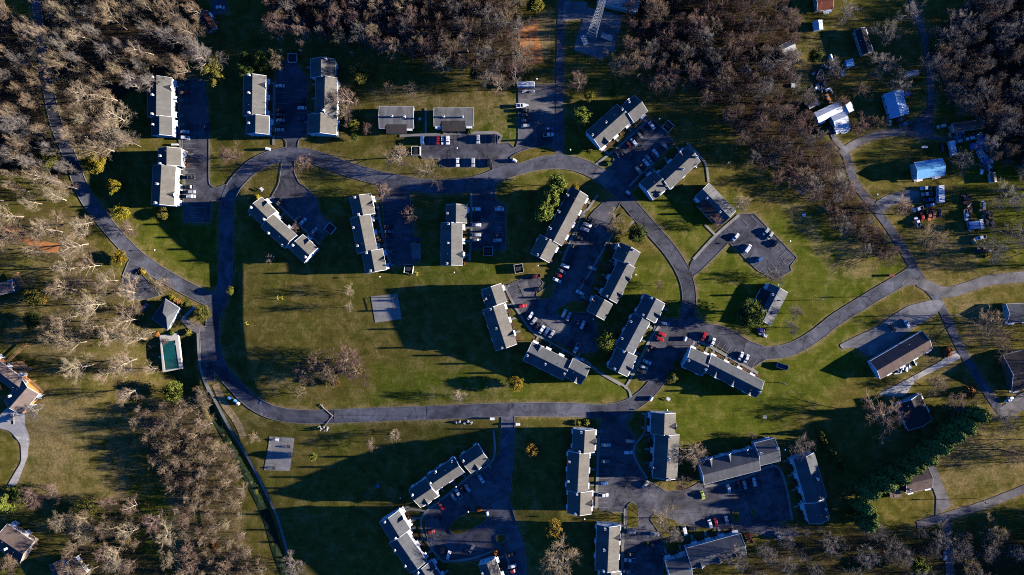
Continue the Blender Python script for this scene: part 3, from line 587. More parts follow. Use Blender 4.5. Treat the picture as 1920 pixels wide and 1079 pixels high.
def building(name, label, cat, zone, segs, eave=5.7, pitch=0.52, roof='shingle_grey', wall='siding_white', chim=(), dorm=(), front=1, plain=False, group=None, beds=True, ext=0.45, storeys=2, dw=3.4):
    """gable-roofed building. segs: ridge ends and one point of an eave, as seen in the photograph"""
    geo = []
    for (x0, y0, x1, y1, ex, ey) in segs:
        rise = 2.7 if eave > 4 else 1.6
        for _ in range(3):
            A = W(px(zone, x0, y0), eave + rise); B = W(px(zone, x1, y1), eave + rise); E = W(px(zone, ex, ey), eave)
            u = (B - A); u.z = 0; L = u.length; u.normalize(); n = Vector((-u.y, u.x, 0)); s = (E - A).dot(n)
            hd = max(1.2, abs(s)); rise = pitch * hd
        if s < 0: u = -u
        c = (A + B) / 2; geo.append([Vector((c.x, c.y, 0)), math.atan2(u.y, u.x), L, hd, rise])
    base = sum((g[0] for g in geo), Vector()) / len(geo); base.z = float(terr(base.x, base.y))
    root = thing(name, label, cat, base, 0, group)
    loc = []
    for i, (c, th, L, hd, rise) in enumerate(geo):
        e = eave + 0.22 * (i % 2); p = Vector((c.x - base.x, c.y - base.y, 0)); ins = 0.04 + 0.01 * i
        wy = hd - ext; zr = e + rise; loc.append((p, th, L, hd, rise, e))
        SEGS.append((base.z, c, th, L, hd, front))
        def put(b, nm, mats): return b.build(nm, mats, root, p, th)
        x = L / 2 - ins; ze = e + (ext) * rise / hd - 0.12; zt = zr - 0.14
        b = MB(); b.poly([(-x, -wy, -3), (x, -wy, -3), (x, wy, -3), (-x, wy, -3), (-x, -wy, ze), (x, -wy, ze), (x, wy, ze), (-x, wy, ze), (-x, 0, zt), (x, 0, zt)],
            [(0, 1, 5, 4), (2, 3, 7, 6), (1, 2, 6, 9, 5), (3, 0, 4, 8, 7), (4, 5, 9, 8), (6, 7, 8, 9)]); put(b, 'wall', [wall])
        X = L / 2 + 0.06; t = 0.16
        b = MB()
        for sg in (1, -1):
            pts = [(-X, sg * hd, e), (X, sg * hd, e), (X, 0, zr), (-X, 0, zr), (-X, sg * hd, e - t), (X, sg * hd, e - t), (X, 0, zr - t), (-X, 0, zr - t)]
            fc = [(0, 1, 2, 3), (4, 7, 6, 5), (0, 4, 5, 1), (1, 5, 6, 2), (3, 7, 4, 0)]
            b.poly(pts, fc if sg > 0 else [f[::-1] for f in fc])
        put(b, 'roof', [roof])
        b = MB(); k = 0.13
        for sg in (1, -1):
            b.box(-X - .03, X + .03, sg * hd - (.10 if sg < 0 else -.01), sg * hd + (.10 if sg > 0 else -.01), e - .26, e + .03)
            for q in (-1, 1):
                xa = q * (X + .012); xb = q * (X + .14)
                P8 = [(xa, sg * (hd + .1), e - .28), (xb, sg * (hd + .1), e - .28), (xb, 0, zr - .25), (xa, 0, zr - .25), (xa, sg * (hd + .1), e + .02), (xb, sg * (hd + .1), e + .02), (xb, 0, zr + .05), (xa, 0, zr + .05)]
                b.hull8(P8)
        put(b, 'fascia', ['trim_white'])
        rot = lambda a, s_: (p.x + a * math.cos(th) - s_ * math.sin(th), p.y + a * math.sin(th) + s_ * math.cos(th))
        if not plain:
            m = max(2, int(L / 3.6))
            for sg in (1, -1):
                isf = (sg == front)
                for j in range(m):
                    a = (j + .5 - m / 2) * L / m
                    for lv in range(storeys):
                        z = .95 + 2.7 * lv
                        q = rot(a, sg * wy)
                        if lv == 0 and isf and j % 2 == 0:
                            link('door', DOOR, root, (*q, .05), th + (0 if sg > 0 else math.pi))
                            link('porch', PORCH, root, (*q, 0), th + (0 if sg > 0 else math.pi))
                        elif lv == 0 and not isf and j % 2 == 0 and storeys == 2: link('bay_window', BAY, root, (*q, 0), th + (0 if sg > 0 else math.pi))
                        else: link('window', WIN, root, (*q, z), th + (0 if sg > 0 else math.pi))
            for q_, aa in ((1, -math.pi / 2), (-1, math.pi / 2)):
                if (q_ == 1 and i == len(geo) - 1) or (q_ == -1 and i == 0) or len(geo) == 1:
                    for yy in (-wy * .5, wy * .5):
                        for lv in range(storeys): link('window', WINS, root, (*rot(q_ * x, yy), 1.1 + 2.7 * lv), th + aa)
    def where(z, pt, h):
        w = W(px(z, *pt), h); best = None
        for (p, th, L, hd, rise, e) in loc:
            d = Vector((w.x - base.x - p.x, w.y - base.y - p.y)); a = d.x * math.cos(th) + d.y * math.sin(th); s_ = -d.x * math.sin(th) + d.y * math.cos(th)
            ex = max(0, abs(a) - L / 2) + max(0, abs(s_) - hd)
            if best is None or ex < best[0]: best = (ex, p, th, L, hd, rise, e, a, s_)
        return best[1:]
    for pt in chim:
        p, th, L, hd, rise, e, a, s_ = where(zone, pt, eave + 3)
        a = max(-L / 2 + .7, min(L / 2 - .7, a)); s_ = max(-hd + .7, min(hd - .7, s_))
        z = e + rise * (1 - abs(s_) / hd); q = (p.x + a * math.cos(th) - s_ * math.sin(th), p.y + a * math.sin(th) + s_ * math.cos(th))
        o = link('chimney', CHIM, root, (*q, z), th); link('flue_cap', FLUE, o, (0, 0, 2.42))
    for pt in dorm:
        p, th, L, hd, rise, e, a, s_ = where(zone, pt, eave + 1.5); sg = 1 if s_ >= 0 else -1
        a = max(-L / 2 + dw / 2 + .2, min(L / 2 - dw / 2 - .2, a)); f = hd + .12; zf = e - .02; za = e + rise * .62; sb = hd * (1 - (za - e) / rise) - .05
        b = MB(); h = dw / 2; pts = [(-h, sg * f, zf), (h, sg * f, zf), (0, sg * f, za), (0, sg * sb, za + .04), (-h - .2, sg * (f + .2), zf - .08), (h + .2, sg * (f + .2), zf - .08), (0, sg * (f + .2), za + .1)]
        q = (p.x + a * math.cos(th), p.y + a * math.sin(th), 0)
        b.poly(pts, [(4, 6, 3), (5, 3, 6)]); o = b.build('dormer', [roof], root, q, th)
        b = MB(); b.poly(pts[:3] + [(-h, sg * (f - .4), zf + .1), (h, sg * (f - .4), zf + .1)], [(0, 1, 2), (0, 2, 3), (1, 4, 2)]); b.box(-.35, .35, sg * f - .04, sg * f + .04, zf + .35, zf + .8)
        b.build('gable', ['trim_white'], o)
        b = MB()
        for q2 in (-1, 1): b.bar((q2 * (h + .2), sg * (f + .22), zf - .06), (0, sg * (f + .22), za + .1), .09, n=4)
        b.build('trim', ['trim_white'], o)
    for j in range(2 if not plain else 0):
        p, th, L, hd, rise, e = loc[j % len(loc)]; a = (random.random() - .5) * L * .7; s_ = (random.random() - .5) * hd * 1.5
        link('vent_pipe', VENT, root, (p.x + a * math.cos(th) - s_ * math.sin(th), p.y + a * math.sin(th) + s_ * math.cos(th), e + rise * (1 - abs(s_) / hd)), th)
    # front beds, lawns strips and short paths to the doors
    if beds and not plain:
        for i, (p, th, L, hd, rise, e) in enumerate(loc):
            sg = front; m = max(2, int(L / 3.6)); o0 = hd - ext + .1
            for j in range(m):
                a0 = (j - m / 2) * L / m; a1 = a0 + L / m; ac = (a0 + a1) / 2
                def quad(aa, ab, sa, sb): 
                    out = []
                    for a, s_ in ((aa, sa), (ab, sa), (ab, sb), (aa, sb)):
                        out.append((base.x + p.x + a * math.cos(th) - sg * s_ * math.sin(th), base.y + p.y + a * math.sin(th) + sg * s_ * math.cos(th)))
                    return out
                if j % 2 == 0: BEDS.append(('doorstep_path', quad(ac - .6, ac + .6, o0, o0 + 4.2), 'concrete', .20)); BEDS.append(('flower_bed', quad(a0 + .1, ac - .7, o0, o0 + 2.2), 'mulch', .13))
                else: BEDS.append(('flower_bed', quad(a0, a1 - .2, o0, o0 + 2.6), 'mulch', .13))
                if random.random() < .8: SHRUBS.append((quad(ac + 1.0, ac + 1.0, o0 + .9, o0 + .9)[0], root))
    return root
BEDS = []; SHRUBS = []
AP = 'apartment building'
building('apartment_block', 'narrow grey-roofed white block at the top left against the wood', AP, 'R1', [(880, 428, 878, 650, 964, 540), (897, 652, 897, 757, 968, 700)], chim=[(863, 430), (862, 537), (860, 645), (858, 700)], dorm=[(940, 490)])
building('apartment_block', 'grey-roofed white block left of the curve where the upper loop road starts', AP, 'R2', [(217, 648, 217, 747, 298, 700), (190, 749, 187, 972, 267, 860)], chim=[(180, 697), (180, 747), (173, 857), (168, 965)], dorm=[(240, 915)], roof='shingle_warm')
building('apartment_block', 'white block with white cars parked along its right side at the top left', AP, 'R2', [(700, 237, 697, 465, 772, 350), (718, 466, 716, 567, 792, 520)], chim=[(683, 240), (682, 345), (683, 457), (680, 513)], dorm=[(755, 295)])
building('apartment_block', 'stepped three-part block half covered by tree shadow beside an olive tree', AP, 'C', [(488, 430, 488, 570, 592, 500), (518, 573, 512, 845, 607, 700), (485, 850, 480, 995, 605, 920)], chim=[(525, 432), (512, 845)], front=-1, roof='shingle_warm')
building('apartment_block', 'slanting three-step block on the dark lawn inside the upper loop road', AP, 'D', [(185, 235, 375, 425, 303, 147), (352, 460, 665, 742, 455, 378), (735, 742, 930, 925, 850, 650)], chim=[(155, 280), (338, 450), (375, 635), (555, 800), (705, 785), (895, 965)], dorm=[(355, 240), (910, 745)], roof='shingle_warm')
building('apartment_block', 'stepped narrow block left of the dark car park with two lone reddish trees', AP, 'E', [(188, 150, 232, 360, 315, 145), (192, 372, 265, 745, 310, 365), (315, 740, 355, 960, 438, 728)], chim=[(145, 165), (188, 362), (128, 495), (172, 688), (270, 765), (315, 965)], dorm=[(295, 245), (420, 835)], roof='shingle_warm')
building('apartment_block', 'upright block in the middle with its own car park on the right', AP, 'E', [(1222, 245, 1220, 438, 1335, 300), (1172, 442, 1170, 892, 1290, 600)], chim=[(1130, 342), (1145, 442), (1140, 660), (1128, 880)], dorm=[(1260, 780)])
building('apartment_block', 'long diagonal block nearest the wood, above the row of dark cars', AP, 'G', [(245, 655, 665, 280, 330, 790), (705, 310, 885, 155, 795, 425)], chim=[(215, 608), (405, 430), (632, 250), (720, 150)], dorm=[(410, 660), (735, 175)])
building('apartment_block', 'diagonal block with white cars in its shadow, beside the paved junction', AP, 'H', [(222, 575, 405, 425, 295, 688), (430, 458, 800, 115, 485, 572)], chim=[(465, 500), (655, 310), (830, 155), (395, 590)], dorm=[(635, 125), (340, 590)], front=-1)
building('apartment_block', 'diagonal block with green pines standing against its left side', AP, 'I', [(722, 125, 390, 755, 825, 190), (340, 735, 220, 965, 455, 800)], chim=[(570, 175), (460, 385), (355, 600), (305, 715), (185, 940)], dorm=[(590, 185), (475, 392), (370, 602)], roof='shingle_warm')
building('apartment_block', 'diagonal three-step block in the centre right, open lawn on its right', AP, 'J', [(620, 205, 535, 375, 735, 238), (580, 387, 375, 785, 660, 440), (320, 795, 225, 970, 420, 830)], chim=[(590, 387), (340, 765), (665, 185)], dorm=[(495, 205), (190, 800), (590, 545), (490, 725)], front=-1)
building('apartment_block', 'diagonal three-step block with red cars parked along its right side', AP, 'JJ', [(780, 125, 670, 340, 875, 185), (625, 342, 430, 710, 712, 385), (465, 725, 355, 950, 565, 775)], chim=[(730, 110), (630, 310), (480, 370), (380, 560), (420, 710), (315, 910)], dorm=[(795, 295), (475, 890)], roof='shingle_cool')
building('apartment_block', 'leaning block that throws the great shadow over the central lawn', AP, 'K', [(150, 90, 205, 255, 245, 65), (170, 275, 290, 650, 270, 250)], chim=[(105, 200), (145, 285), (200, 470), (255, 655)], dorm=[(340, 530), (115, 205)], roof='shingle_warm')
building('apartment_block', 'short block sloping down to the right below the curved central car park', AP, 'K', [(490, 685, 850, 865, 530, 595), (868, 832, 1022, 915, 905, 745)], chim=[(478, 718), (650, 800), (828, 890)], dorm=[(600, 650), (925, 945)], roof='shingle_cool')
building('apartment_block', 'long block sloping down to the right with three white dormers at its back', AP, 'M', [(300, 425, 525, 530, 330, 308), (535, 490, 1125, 790, 560, 390)], chim=[(295, 452), (497, 558), (1110, 812)], dorm=[(600, 625), (795, 725), (985, 825)], roof='shingle_cool')
building('apartment_block', 'block rising to the right on the dark lawn below the lower road', AP, 'O', [(245, 825, 455, 690, 320, 920), (440, 645, 785, 425, 510, 720), (860, 430, 1085, 285, 930, 525)], chim=[(215, 768), (425, 632), (485, 468), (680, 335), (835, 370)], dorm=[(390, 835), (1005, 440)])
building('apartment_block', 'block at the bottom edge facing the round turning loop from its left', AP, 'P', [(275, 290, 425, 545, 410, 180), (390, 570, 660, 980, 525, 490), (710, 985, 870, 1250, 840, 870)], chim=[(230, 330), (372, 558), (360, 725), (495, 945), (660, 1020)], dorm=[(435, 330), (870, 1000)], roof='shingle_cool')
building('apartment_block', 'upright three-step block left of the lower right car park, pickup in front', AP, 'S', [(315, 155, 303, 388, 420, 250), (257, 392, 237, 795, 352, 600), (270, 800, 262, 1035, 384, 900)], chim=[(275, 165), (258, 375), (152, 480), (140, 685), (230, 808), (215, 1020)], dorm=[(385, 275), (345, 915)], roof='shingle_warm')
building('apartment_block', 'upright block on the right of the lower car park with a curved path', AP, 'S', [(1143, -18, 1135, 203, 1250, 90), (1182, 206, 1156, 665, 1285, 330)], chim=[(1195, 215), (1185, 440), (1185, 655)], dorm=[(1205, 112), (1050, 540)], front=-1, roof='shingle_warm')
building('apartment_block', 'block with three dormers above the row of white cars at lower right', AP, 'U', [(185, 485, 690, 355, 198, 570), (690, 312, 870, 268, 705, 398)], chim=[(680, 285), (855, 240)], dorm=[(255, 390), (425, 350), (590, 310)], roof='shingle_cool')
building('apartment_block', 'blue-shaded block standing left of the tall conifer row', AP, 'U', [(1110, 325, 1225, 722, 1250, 520), (1205, 737, 1250, 915, 1320, 870)], chim=[(1215, 520), (1255, 715), (1295, 800)], front=-1, roof='shingle_cool')
building('apartment_block', 'upright block cut by the bottom edge, below the three-step block with the pickup', AP, 'W', [(297, 335, 277, 812, 405, 450), (315, 818, 305, 1020, 415, 860)], chim=[(250, 338), (240, 570), (235, 805)], dorm=[(370, 450)], roof='shingle_warm')
building('apartment_block', 'block at the bottom edge with three dormers along its sunny lower side', AP, 'W', [(1150, 690, 1735, 530, 1760, 612), (930, 822, 1165, 765, 1185, 850)], dorm=[(1265, 720), (1460, 670), (1665, 615)], front=-1, roof='shingle_cool', chim=[(1165, 770)])
building('apartment_block', 'small block end at the bottom edge right of the round turning loop', AP, 'P', [(1585, 905, 1690, 1200, 1702, 850)], chim=[(1520, 1040)], roof='shingle_warm')
# single-storey pairs of flats with stained low roofs
for lab, z, sg, ch, fr, w2 in (
    ('stained low-roofed duplex left of its twin above the upper car park', 'Y', (-280, 450, 80, 445, 80, 572), [(-140, 445), (-10, 445)], 1, None),
    ('stained low-roofed duplex right of its twin above the upper car park', 'Y', (305, 450, 718, 440, 718, 545), [(410, 447), (612, 447)], 1, None),
    ('pale-roofed low house by a bare tree at the corner of the right car park', 'H', (905, 560, 1232, 900, 978, 482), [(955, 665), (1115, 835)], -1, None),
    ('pale-roofed low house with a big green tree at its lower end', 'Q', (690, 275, 478, 690, 790, 330), [(600, 355), (485, 565)], -1, None)):
    r = building('low_house', lab, 'house', z, [sg], eave=3.1, pitch=.32, roof='shingle_stained', chim=ch, front=fr, storeys=1, beds=False)
    # the wing in front of the porch side
    wall = [o for o in r.children if o.name.startswith('wall')][0]; roofo = [o for o in r.children if o.name.startswith('roof')][0]
    hd = max(v.co.y for v in roofo.data.vertices); L = 2 * max(v.co.x for v in roofo.data.vertices); th = wall.rotation_euler.z; p = wall.location
    a, d0, d1 = L * .30, hd * .45, hd + 2.6
    b = MB(); b.poly([(-a, fr * d0, 4.0), (a, fr * d0, 4.0), (a, fr * d1, 2.75), (-a, fr * d1, 2.75), (-a, fr * d0, 3.8), (a, fr * d0, 3.8), (a, fr * d1, 2.6), (-a, fr * d1, 2.6)], [(0, 3, 2, 1), (4, 5, 6, 7), (0, 1, 5, 4), (1, 2, 6, 5), (2, 3, 7, 6), (3, 0, 4, 7)] if fr > 0 else [(0, 1, 2, 3), (4, 7, 6, 5), (0, 4, 5, 1), (1, 5, 6, 2), (2, 6, 7, 3), (3, 7, 4, 0)])
    b.build('wing_roof', ['shingle_dark'], r, p, th)
    b = MB(); y0, y1 = sorted((fr * (hd - .8), fr * (d1 - .4))); b.box(-a + .3, a - .3, y0, y1, -2, 2.6); b.build('wing_wall', ['siding_white'], r, p, th)
    for q in (-.5, -.17, .17, .5):
        y = fr * (d1 - .4); c, s = math.cos(th), math.sin(th); link('window', WIN, r, (p.x + q * a * 1.6 * c - y * s, p.y + q * a * 1.6 * s + y * c, .9), th + (0 if fr > 0 else math.pi))
HO = 'house'
def house(lab, z, segs, **k):
    k.setdefault('eave', 3.2); k.setdefault('pitch', .42); k.setdefault('storeys', 1); k.setdefault('beds', False)
    return building(k.pop('name', 'house'), lab, k.pop('cat', HO), z, segs, **k)
house('small rust-red roofed house among bare trees at the top left', 'R1', [(1135, 72, 1190, 165, 1212, 140)], roof='shingle_red', wall='siding_orange')
house('tan-roofed house cut by the left edge with a small deck', 'LH', [(-60, 222, 72, 192, 48, 164)], roof='shingle_tan', wall='siding_tan', eave=4)
house('large grey-roofed house with wooden decks at the left edge', 'LH', [(-90, 672, 130, 838, 178, 800), (172, 832, 60, 962, 258, 858)], roof='shingle_tan', wall='siding_orange', eave=4.5, chim=[(55, 888)])
house('brown-roofed house at the left edge near the bottom', 'A3', [(-20, 862, 130, 962, 212, 905)], roof='shingle_brown', wall='siding_tan', eave=4.5, chim=[(32, 932)])
house('brown house roof cut by the bottom edge near the left corner', 'A3', [(300, 1015, 345, 1110, 385, 1085), (375, 1010, 440, 1100, 470, 1040)], roof='shingle_brown', wall='siding_tan')
house('red-brown roof at the top edge right of the wood', 'R5', [(280, 14, 368, 4, 370, 52)], roof='shingle_red', wall='siding_cream')
house('small bright white garden shed near the top edge', 'R5', [(284, 114, 290, 165, 309, 150)], name='shed', cat='shed', roof='metal_white', plain=True, eave=2.2)
house('dark-roofed house turned slightly left, near the top right', 'R5', [(522, 160, 566, 296, 582, 270)], roof='shingle_dark', wall='siding_cream')
house('pale roof half hidden by bare branches at the wood edge', 'R5', [(80, 282, 150, 247, 162, 275)], roof='metal_grey', wall='siding_cream', plain=True)
house('bright white metal-roofed house with several joined roofs', 'RH', [(405, 622, 565, 558, 425, 718), (205, 575, 490, 440, 248, 628), (543, 425, 585, 512, 640, 490), (425, 735, 590, 668, 447, 770)], roof='metal_white', eave=3.4, pitch=.3)
house('blue-shaded metal-roofed house beside the back lane', 'RH', [(1118, 262, 1200, 550, 1290, 520)], roof='metal_white_blue_shade', eave=3.2, pitch=.25)  # white metal roof; the blue of tree shade is painted into its colour
house('pale blue metal-roofed house casting a long shadow on the grass', 'RT', [(222, 646, 500, 602, 510, 690)], roof='metal_blue', wall='siding_cream', eave=4.6, pitch=.4)
house('long rusty-roofed barn in the junk yard under grey trees', 'RT', [(585, 215, 875, 172, 880, 218)], name='barn', cat='barn', roof='metal_rust', wall='siding_tan', plain=True)
house('long brown-roofed house below the east road, white gable end', 'RB', [(382, 608, 825, 352, 845, 425)], roof='shingle_brown', eave=3.6)
house('grey-roofed house at the right edge behind a bare tree', 'RB', [(1500, 128, 1720, 118, 1510, 205)], roof='shingle_cool', wall='siding_cream')
house('dark purple-roofed house cut by the right edge', 'RB', [(1530, 640, 1740, 590, 1615, 765)], roof='shingle_dark', wall='brick')
house('dark-roofed house in shadow next to the conifer row', 'A7', [(806, 95, 872, 240, 905, 170)], roof='shingle_dark', wall='siding_cream')
house('brown-roofed house below the conifer row with a dark driveway', 'A7', [(780, 568, 926, 534, 792, 618)], roof='shingle_brown', wall='brick', chim=[(790, 603)])
house('equipment hall with a blue-shaded roof at the top edge by the mast', 'TW', [(700, -110, 1320, 30, 1290, 190)], name='equipment_hall', cat='hall', roof='metal_grey', wall='siding_cream', plain=True, eave=5)
house('small equipment hut left of the mast foot', 'TW', [(440, 560, 485, 680, 495, 640)], name='equipment_hut', cat='hut', roof='metal_grey', wall='siding_white', plain=True, eave=2.6, pitch=.1)
house('longer equipment hut right of the mast foot', 'TW', [(735, 540, 895, 600, 905, 630)], name='equipment_hut', cat='hut', roof='metal_grey', wall='siding_white', plain=True, eave=2.6, pitch=.1)
house('small grey shed left of the white metal-roofed house', 'RH', [(108, 445, 212, 392, 215, 415)], name='shed', cat='shed', roof='metal_grey', plain=True, eave=2.2, pitch=.2)
house('small dark-windowed shed on the lawn below the far junk yard', 'RT', [(985, 670, 1000, 760, 1020, 760)], name='shed', cat='shed', roof='shingle_tan', wall='siding_cream', plain=True, eave=2.4)
def polyroof(name, lab, cat, z, corners, apex, eave, peak, roof, wall):
    c = [W(px(z, *q), eave) for q in corners]; b0 = sum(c, Vector()) / len(c); g = float(terr(b0.x, b0.y)); root = thing(name, lab, cat, (b0.x, b0.y, g))
    ap = [W(px(z, *q), peak) for q in apex]; n = len(c); L = lambda v, zz: (v.x - b0.x, v.y - b0.y, zz)
    b = MB(); pts = [L(v, eave) for v in c] + [L(v, peak) for v in ap] + [L(v, eave - .2) for v in c]
    f = [(i, (i + 1) % n, n + (i * len(ap) // n if len(ap) > 1 else 0)) for i in range(n)]
    if len(ap) == 2: f = [(0, 1, n), (1, 2, n + 1, n), (2, 3, n + 1), (3, 0, n, n + 1)]
    f += [(i, n + len(ap) + i, n + len(ap) + (i + 1) % n, (i + 1) % n) for i in range(n)]
    b.poly(pts, f); b.build('roof', [roof], root)
    b = MB(); cc = Vector(); ins = [(L(v, 0)[0] * .9, L(v, 0)[1] * .9) for v in c]
    b.poly([(x, y, -2) for x, y in ins] + [(x, y, eave - .05) for x, y in ins], [(i, (i + 1) % n, n + (i + 1) % n, n + i) for i in range(n)]); b.build('wall', [wall], root)
    for i in range(n):
        a, d = Vector(ins[i]), Vector(ins[(i + 1) % n]); m = (a + d) / 2; e = d - a; th = math.atan2(e.y, e.x); nr = Vector((-math.sin(th), math.cos(th)))
        if nr.dot(m) < 0: th += math.pi
        for t in (-.25, .25): link('window', WIN, root, (*(m + e * t), 1), th)
    b = MB()
    for i in range(n): b.bar(L(c[i], eave - .05), L(c[(i + 1) % n], eave - .05), .11, n=4)
    b.build('fascia', ['trim_white'], root)
    return root
ph = polyroof('pool_house', 'square grey hip-roofed pool house above the swimming pool', 'pool house', 'PH', [(425, 465), (530, 532), (440, 692), (322, 608)], [(405, 565), (432, 600)], 3.4, 7.4, 'shingle_cool', 'siding_white')
link('chimney', CHIM, ph, (1.6, -2.8, 3.6)); 
for (n, q, m, o) in BEDS:
    pass
def flat_quad(name, q, mat, off):
    V = []
    for (x, y) in q: V.append((x, y, float(terr(x, y)) + off))
    a = np.array(V); s = (a[1, 0] - a[0, 0]) * (a[2, 1] - a[0, 1]) - (a[1, 1] - a[0, 1]) * (a[2, 0] - a[0, 0])
    return tag(link(name, mesh_np(name, V, [(0, 1, 2, 3) if s > 0 else (3, 2, 1, 0)], mat)), kind='structure')
for (n, q, m, o) in BEDS: flat_quad(n, q, m, o)
# ------------------------------------------------------------------ vehicles
def loft(secs):
    b = MB(); pts = []
    for (x, zb, zt, hw) in secs:
        zm = zb + (zt - zb) * .55
        pts += [(x, -hw * .92, zb), (x, -hw, zm), (x, -hw * .86, zt), (x, hw * .86, zt), (x, hw, zm), (x, hw * .92, zb)]
    f = []
    for i in range(len(secs) - 1):
        for k in range(6):
            a = i * 6 + k; c = i * 6 + (k + 1) % 6; f.append((a, c, c + 6, a + 6)[::-1])
    f += [(0, 1, 2, 3, 4, 5)[::-1], tuple(range(len(pts) - 6, len(pts)))[::1]]
    b.poly(pts, f); return b
def cabin(xb, xf, rb, rf, zb, zt, wb, wt):
    """roof panel points and the four glass panes of a cabin"""
    B = {'bl': (xb, -wb, zb), 'br': (xb, wb, zb), 'fl': (xf, -wb, zb), 'fr': (xf, wb, zb), 'tbl': (rb, -wt, zt), 'tbr': (rb, wt, zt), 'tfl': (rf, -wt, zt), 'tfr': (rf, wt, zt)}
    g = lambda *k: [B[i] for i in k]
    return {'windscreen': [g('fl', 'fr', 'tfr', 'tfl')], 'rear_window': [g('br', 'bl', 'tbl', 'tbr')], 'side_window': [g('bl', 'fl', 'tfl', 'tbl'), g('fr', 'br', 'tbr', 'tfr')]}, (rb, rf, wt, zt)
def wheel_mesh(r=.34, w=.23):
    b = MB(); b.bar((0, -w / 2, 0), (0, w / 2, 0), r, n=10); b.bar((0, -w / 2 - .01, 0), (0, w / 2 + .01, 0), r * .55, n=8, m=1); return b.mesh('wheel', ['rubber', 'steel'])
WHEEL = wheel_mesh(); WHEELB = wheel_mesh(.48, .3)
KIND = {}
def car_kind(kind, secs, cab, axle, track, bed=None):
    b = loft(secs); panes, (rb, rf, wt, zt) = cabin(*cab)
    b.hull8([(rb - .05, -wt - .03, zt - .03), (rf + .05, -wt - .03, zt - .03), (rf + .05, wt + .03, zt - .03), (rb - .05, wt + .03, zt - .03), (rb + .12, -wt + .12, zt + .05), (rf - .12, -wt + .12, zt + .05), (rf - .12, wt - .12, zt + .05), (rb + .12, wt - .12, zt + .05)])
    parts = [('body', b.mesh('car_body', ['paint_white']), (0, 0, 0), True)]
    for nm, qs in panes.items():
        for q in qs:
            c = sum((Vector(p) for p in q), Vector()) / 4; m = MB(); m.poly([Vector(p) for p in q], [(0, 1, 2, 3)]); parts.append((nm, m.mesh(nm, ['glass']), (0, 0, 0), False))
    for ax in axle:
        for s in (-1, 1): parts.append(('wheel', WHEEL, (ax, s * track, .34), False))
    xf, zf = secs[-1][0], secs[-1][2]
    for s in (-1, 1):
        m = MB(); m.box(xf - .14, xf + .02, s * .6 - .2, s * .6 + .2, zf - .22, zf - .04); parts.append(('headlight', m.mesh('headlight', ['headlight']), (0, 0, 0), False))
    if bed:
        m = MB(); m.box(bed[0], bed[1], -bed[2], bed[2], bed[3], bed[3] + .03); parts.append(('load_bed', m.mesh('load_bed', ['dark_metal']), (0, 0, 0), False))
        m = MB(); m.box(bed[0] - .1, bed[0], -bed[2] - .08, bed[2] + .08, bed[3], bed[3] + .28); m.box(bed[0] - .1, bed[1], bed[2], bed[2] + .1, bed[3], bed[3] + .28); m.box(bed[0] - .1, bed[1], -bed[2] - .1, -bed[2], bed[3], bed[3] + .28)
        parts.append(('bed_side', m.mesh('bed_side', ['paint_white']), (0, 0, 0), True))
    KIND[kind] = parts
car_kind('sedan', [(-2.35, .3, .72, .74), (-2.2, .25, .93, .86), (-1.3, .22, .98, .91), (1.0, .22, .95, .91), (1.95, .25, .84, .88), (2.3, .3, .68, .76)], (-1.6, 1.05, -1.2, .5, .95, 1.45, .82, .72), (-1.4, 1.42), .8)
car_kind('suv', [(-2.3, .35, 1.0, .82), (-2.2, .3, 1.1, .93), (-1.2, .28, 1.12, .96), (1.1, .28, 1.08, .96), (2.0, .3, 1.0, .93), (2.3, .35, .85, .82)], (-2.15, 1.2, -2.0, .65, 1.1, 1.75, .88, .78), (-1.4, 1.42), .84)
car_kind('van', [(-2.5, .35, 1.05, .88), (-2.4, .3, 1.15, .97), (-1.2, .28, 1.15, .99), (1.3, .28, 1.1, .99), (2.2, .3, .98, .94), (2.5, .35, .82, .84)], (-2.4, 1.75, -2.25, 1.1, 1.12, 1.85, .94, .84), (-1.55, 1.6), .86)
car_kind('pickup', [(-2.8, .45, 1.0, .9), (-2.7, .42, 1.08, .96), (-.7, .4, 1.1, .98), (1.3, .4, 1.08, .98), (2.4, .42, 1.02, .95), (2.75, .48, .85, .85)], (-.75, 1.4, -.6, .85, 1.08, 1.85, .9, .8), (-1.75, 1.75), .88, (-2.65, -.85, .82, 1.09))
ORD = ['first', 'second', 'third', 'fourth', 'fifth', 'sixth', 'seventh', 'eighth', 'ninth', 'tenth']
CAR_N = [0]
def put_car(p, ang, kind, colour, label, group, h=0.2):
    w = W(p, h); fl = math.pi if random.random() < .5 else 0
    rz = -R(ang) + fl
    t = thing({'sedan': 'parked_car', 'suv': 'parked_suv', 'van': 'parked_van', 'pickup': 'pickup_truck'}[kind], label, {'sedan': 'car', 'suv': 'suv', 'van': 'van', 'pickup': 'pickup'}[kind], w, rz + R(random.uniform(-2, 2)), group)
    e = 1.2; sl = (float(terr(w.x + e, w.y)) - float(terr(w.x - e, w.y))) / (2 * e)
    for nm, me, loc, painted in KIND[kind]: link(nm, me, t, loc, 0, None, ('paint_' + colour) if painted else None)
    return t
def row(desc, zone, *cars):
    pts = [px(zone, c[0], c[1]) for c in cars]; ax = 1 if np.ptp([p[1] for p in pts]) > np.ptp([p[0] for p in pts]) else 0
    word = {'sedan': 'car', 'suv': 'SUV', 'van': 'van', 'pickup': 'pickup'}
    for i, c in enumerate(cars):
        kind, col = c[3], c[4]; same = sorted(j for j in range(len(cars)) if cars[j][3:5] == c[3:5]); same.sort(key=lambda j: pts[j][ax])
        d = f"{col} {word[kind]}"
        lab = f"{d} {desc}" if len(same) == 1 else f"{ORD[same.index(i)]} {d} from the {'top' if ax else 'left'} {desc}"
        put_car(pts[i], c[2], kind, col, lab, 'cars ' + desc)
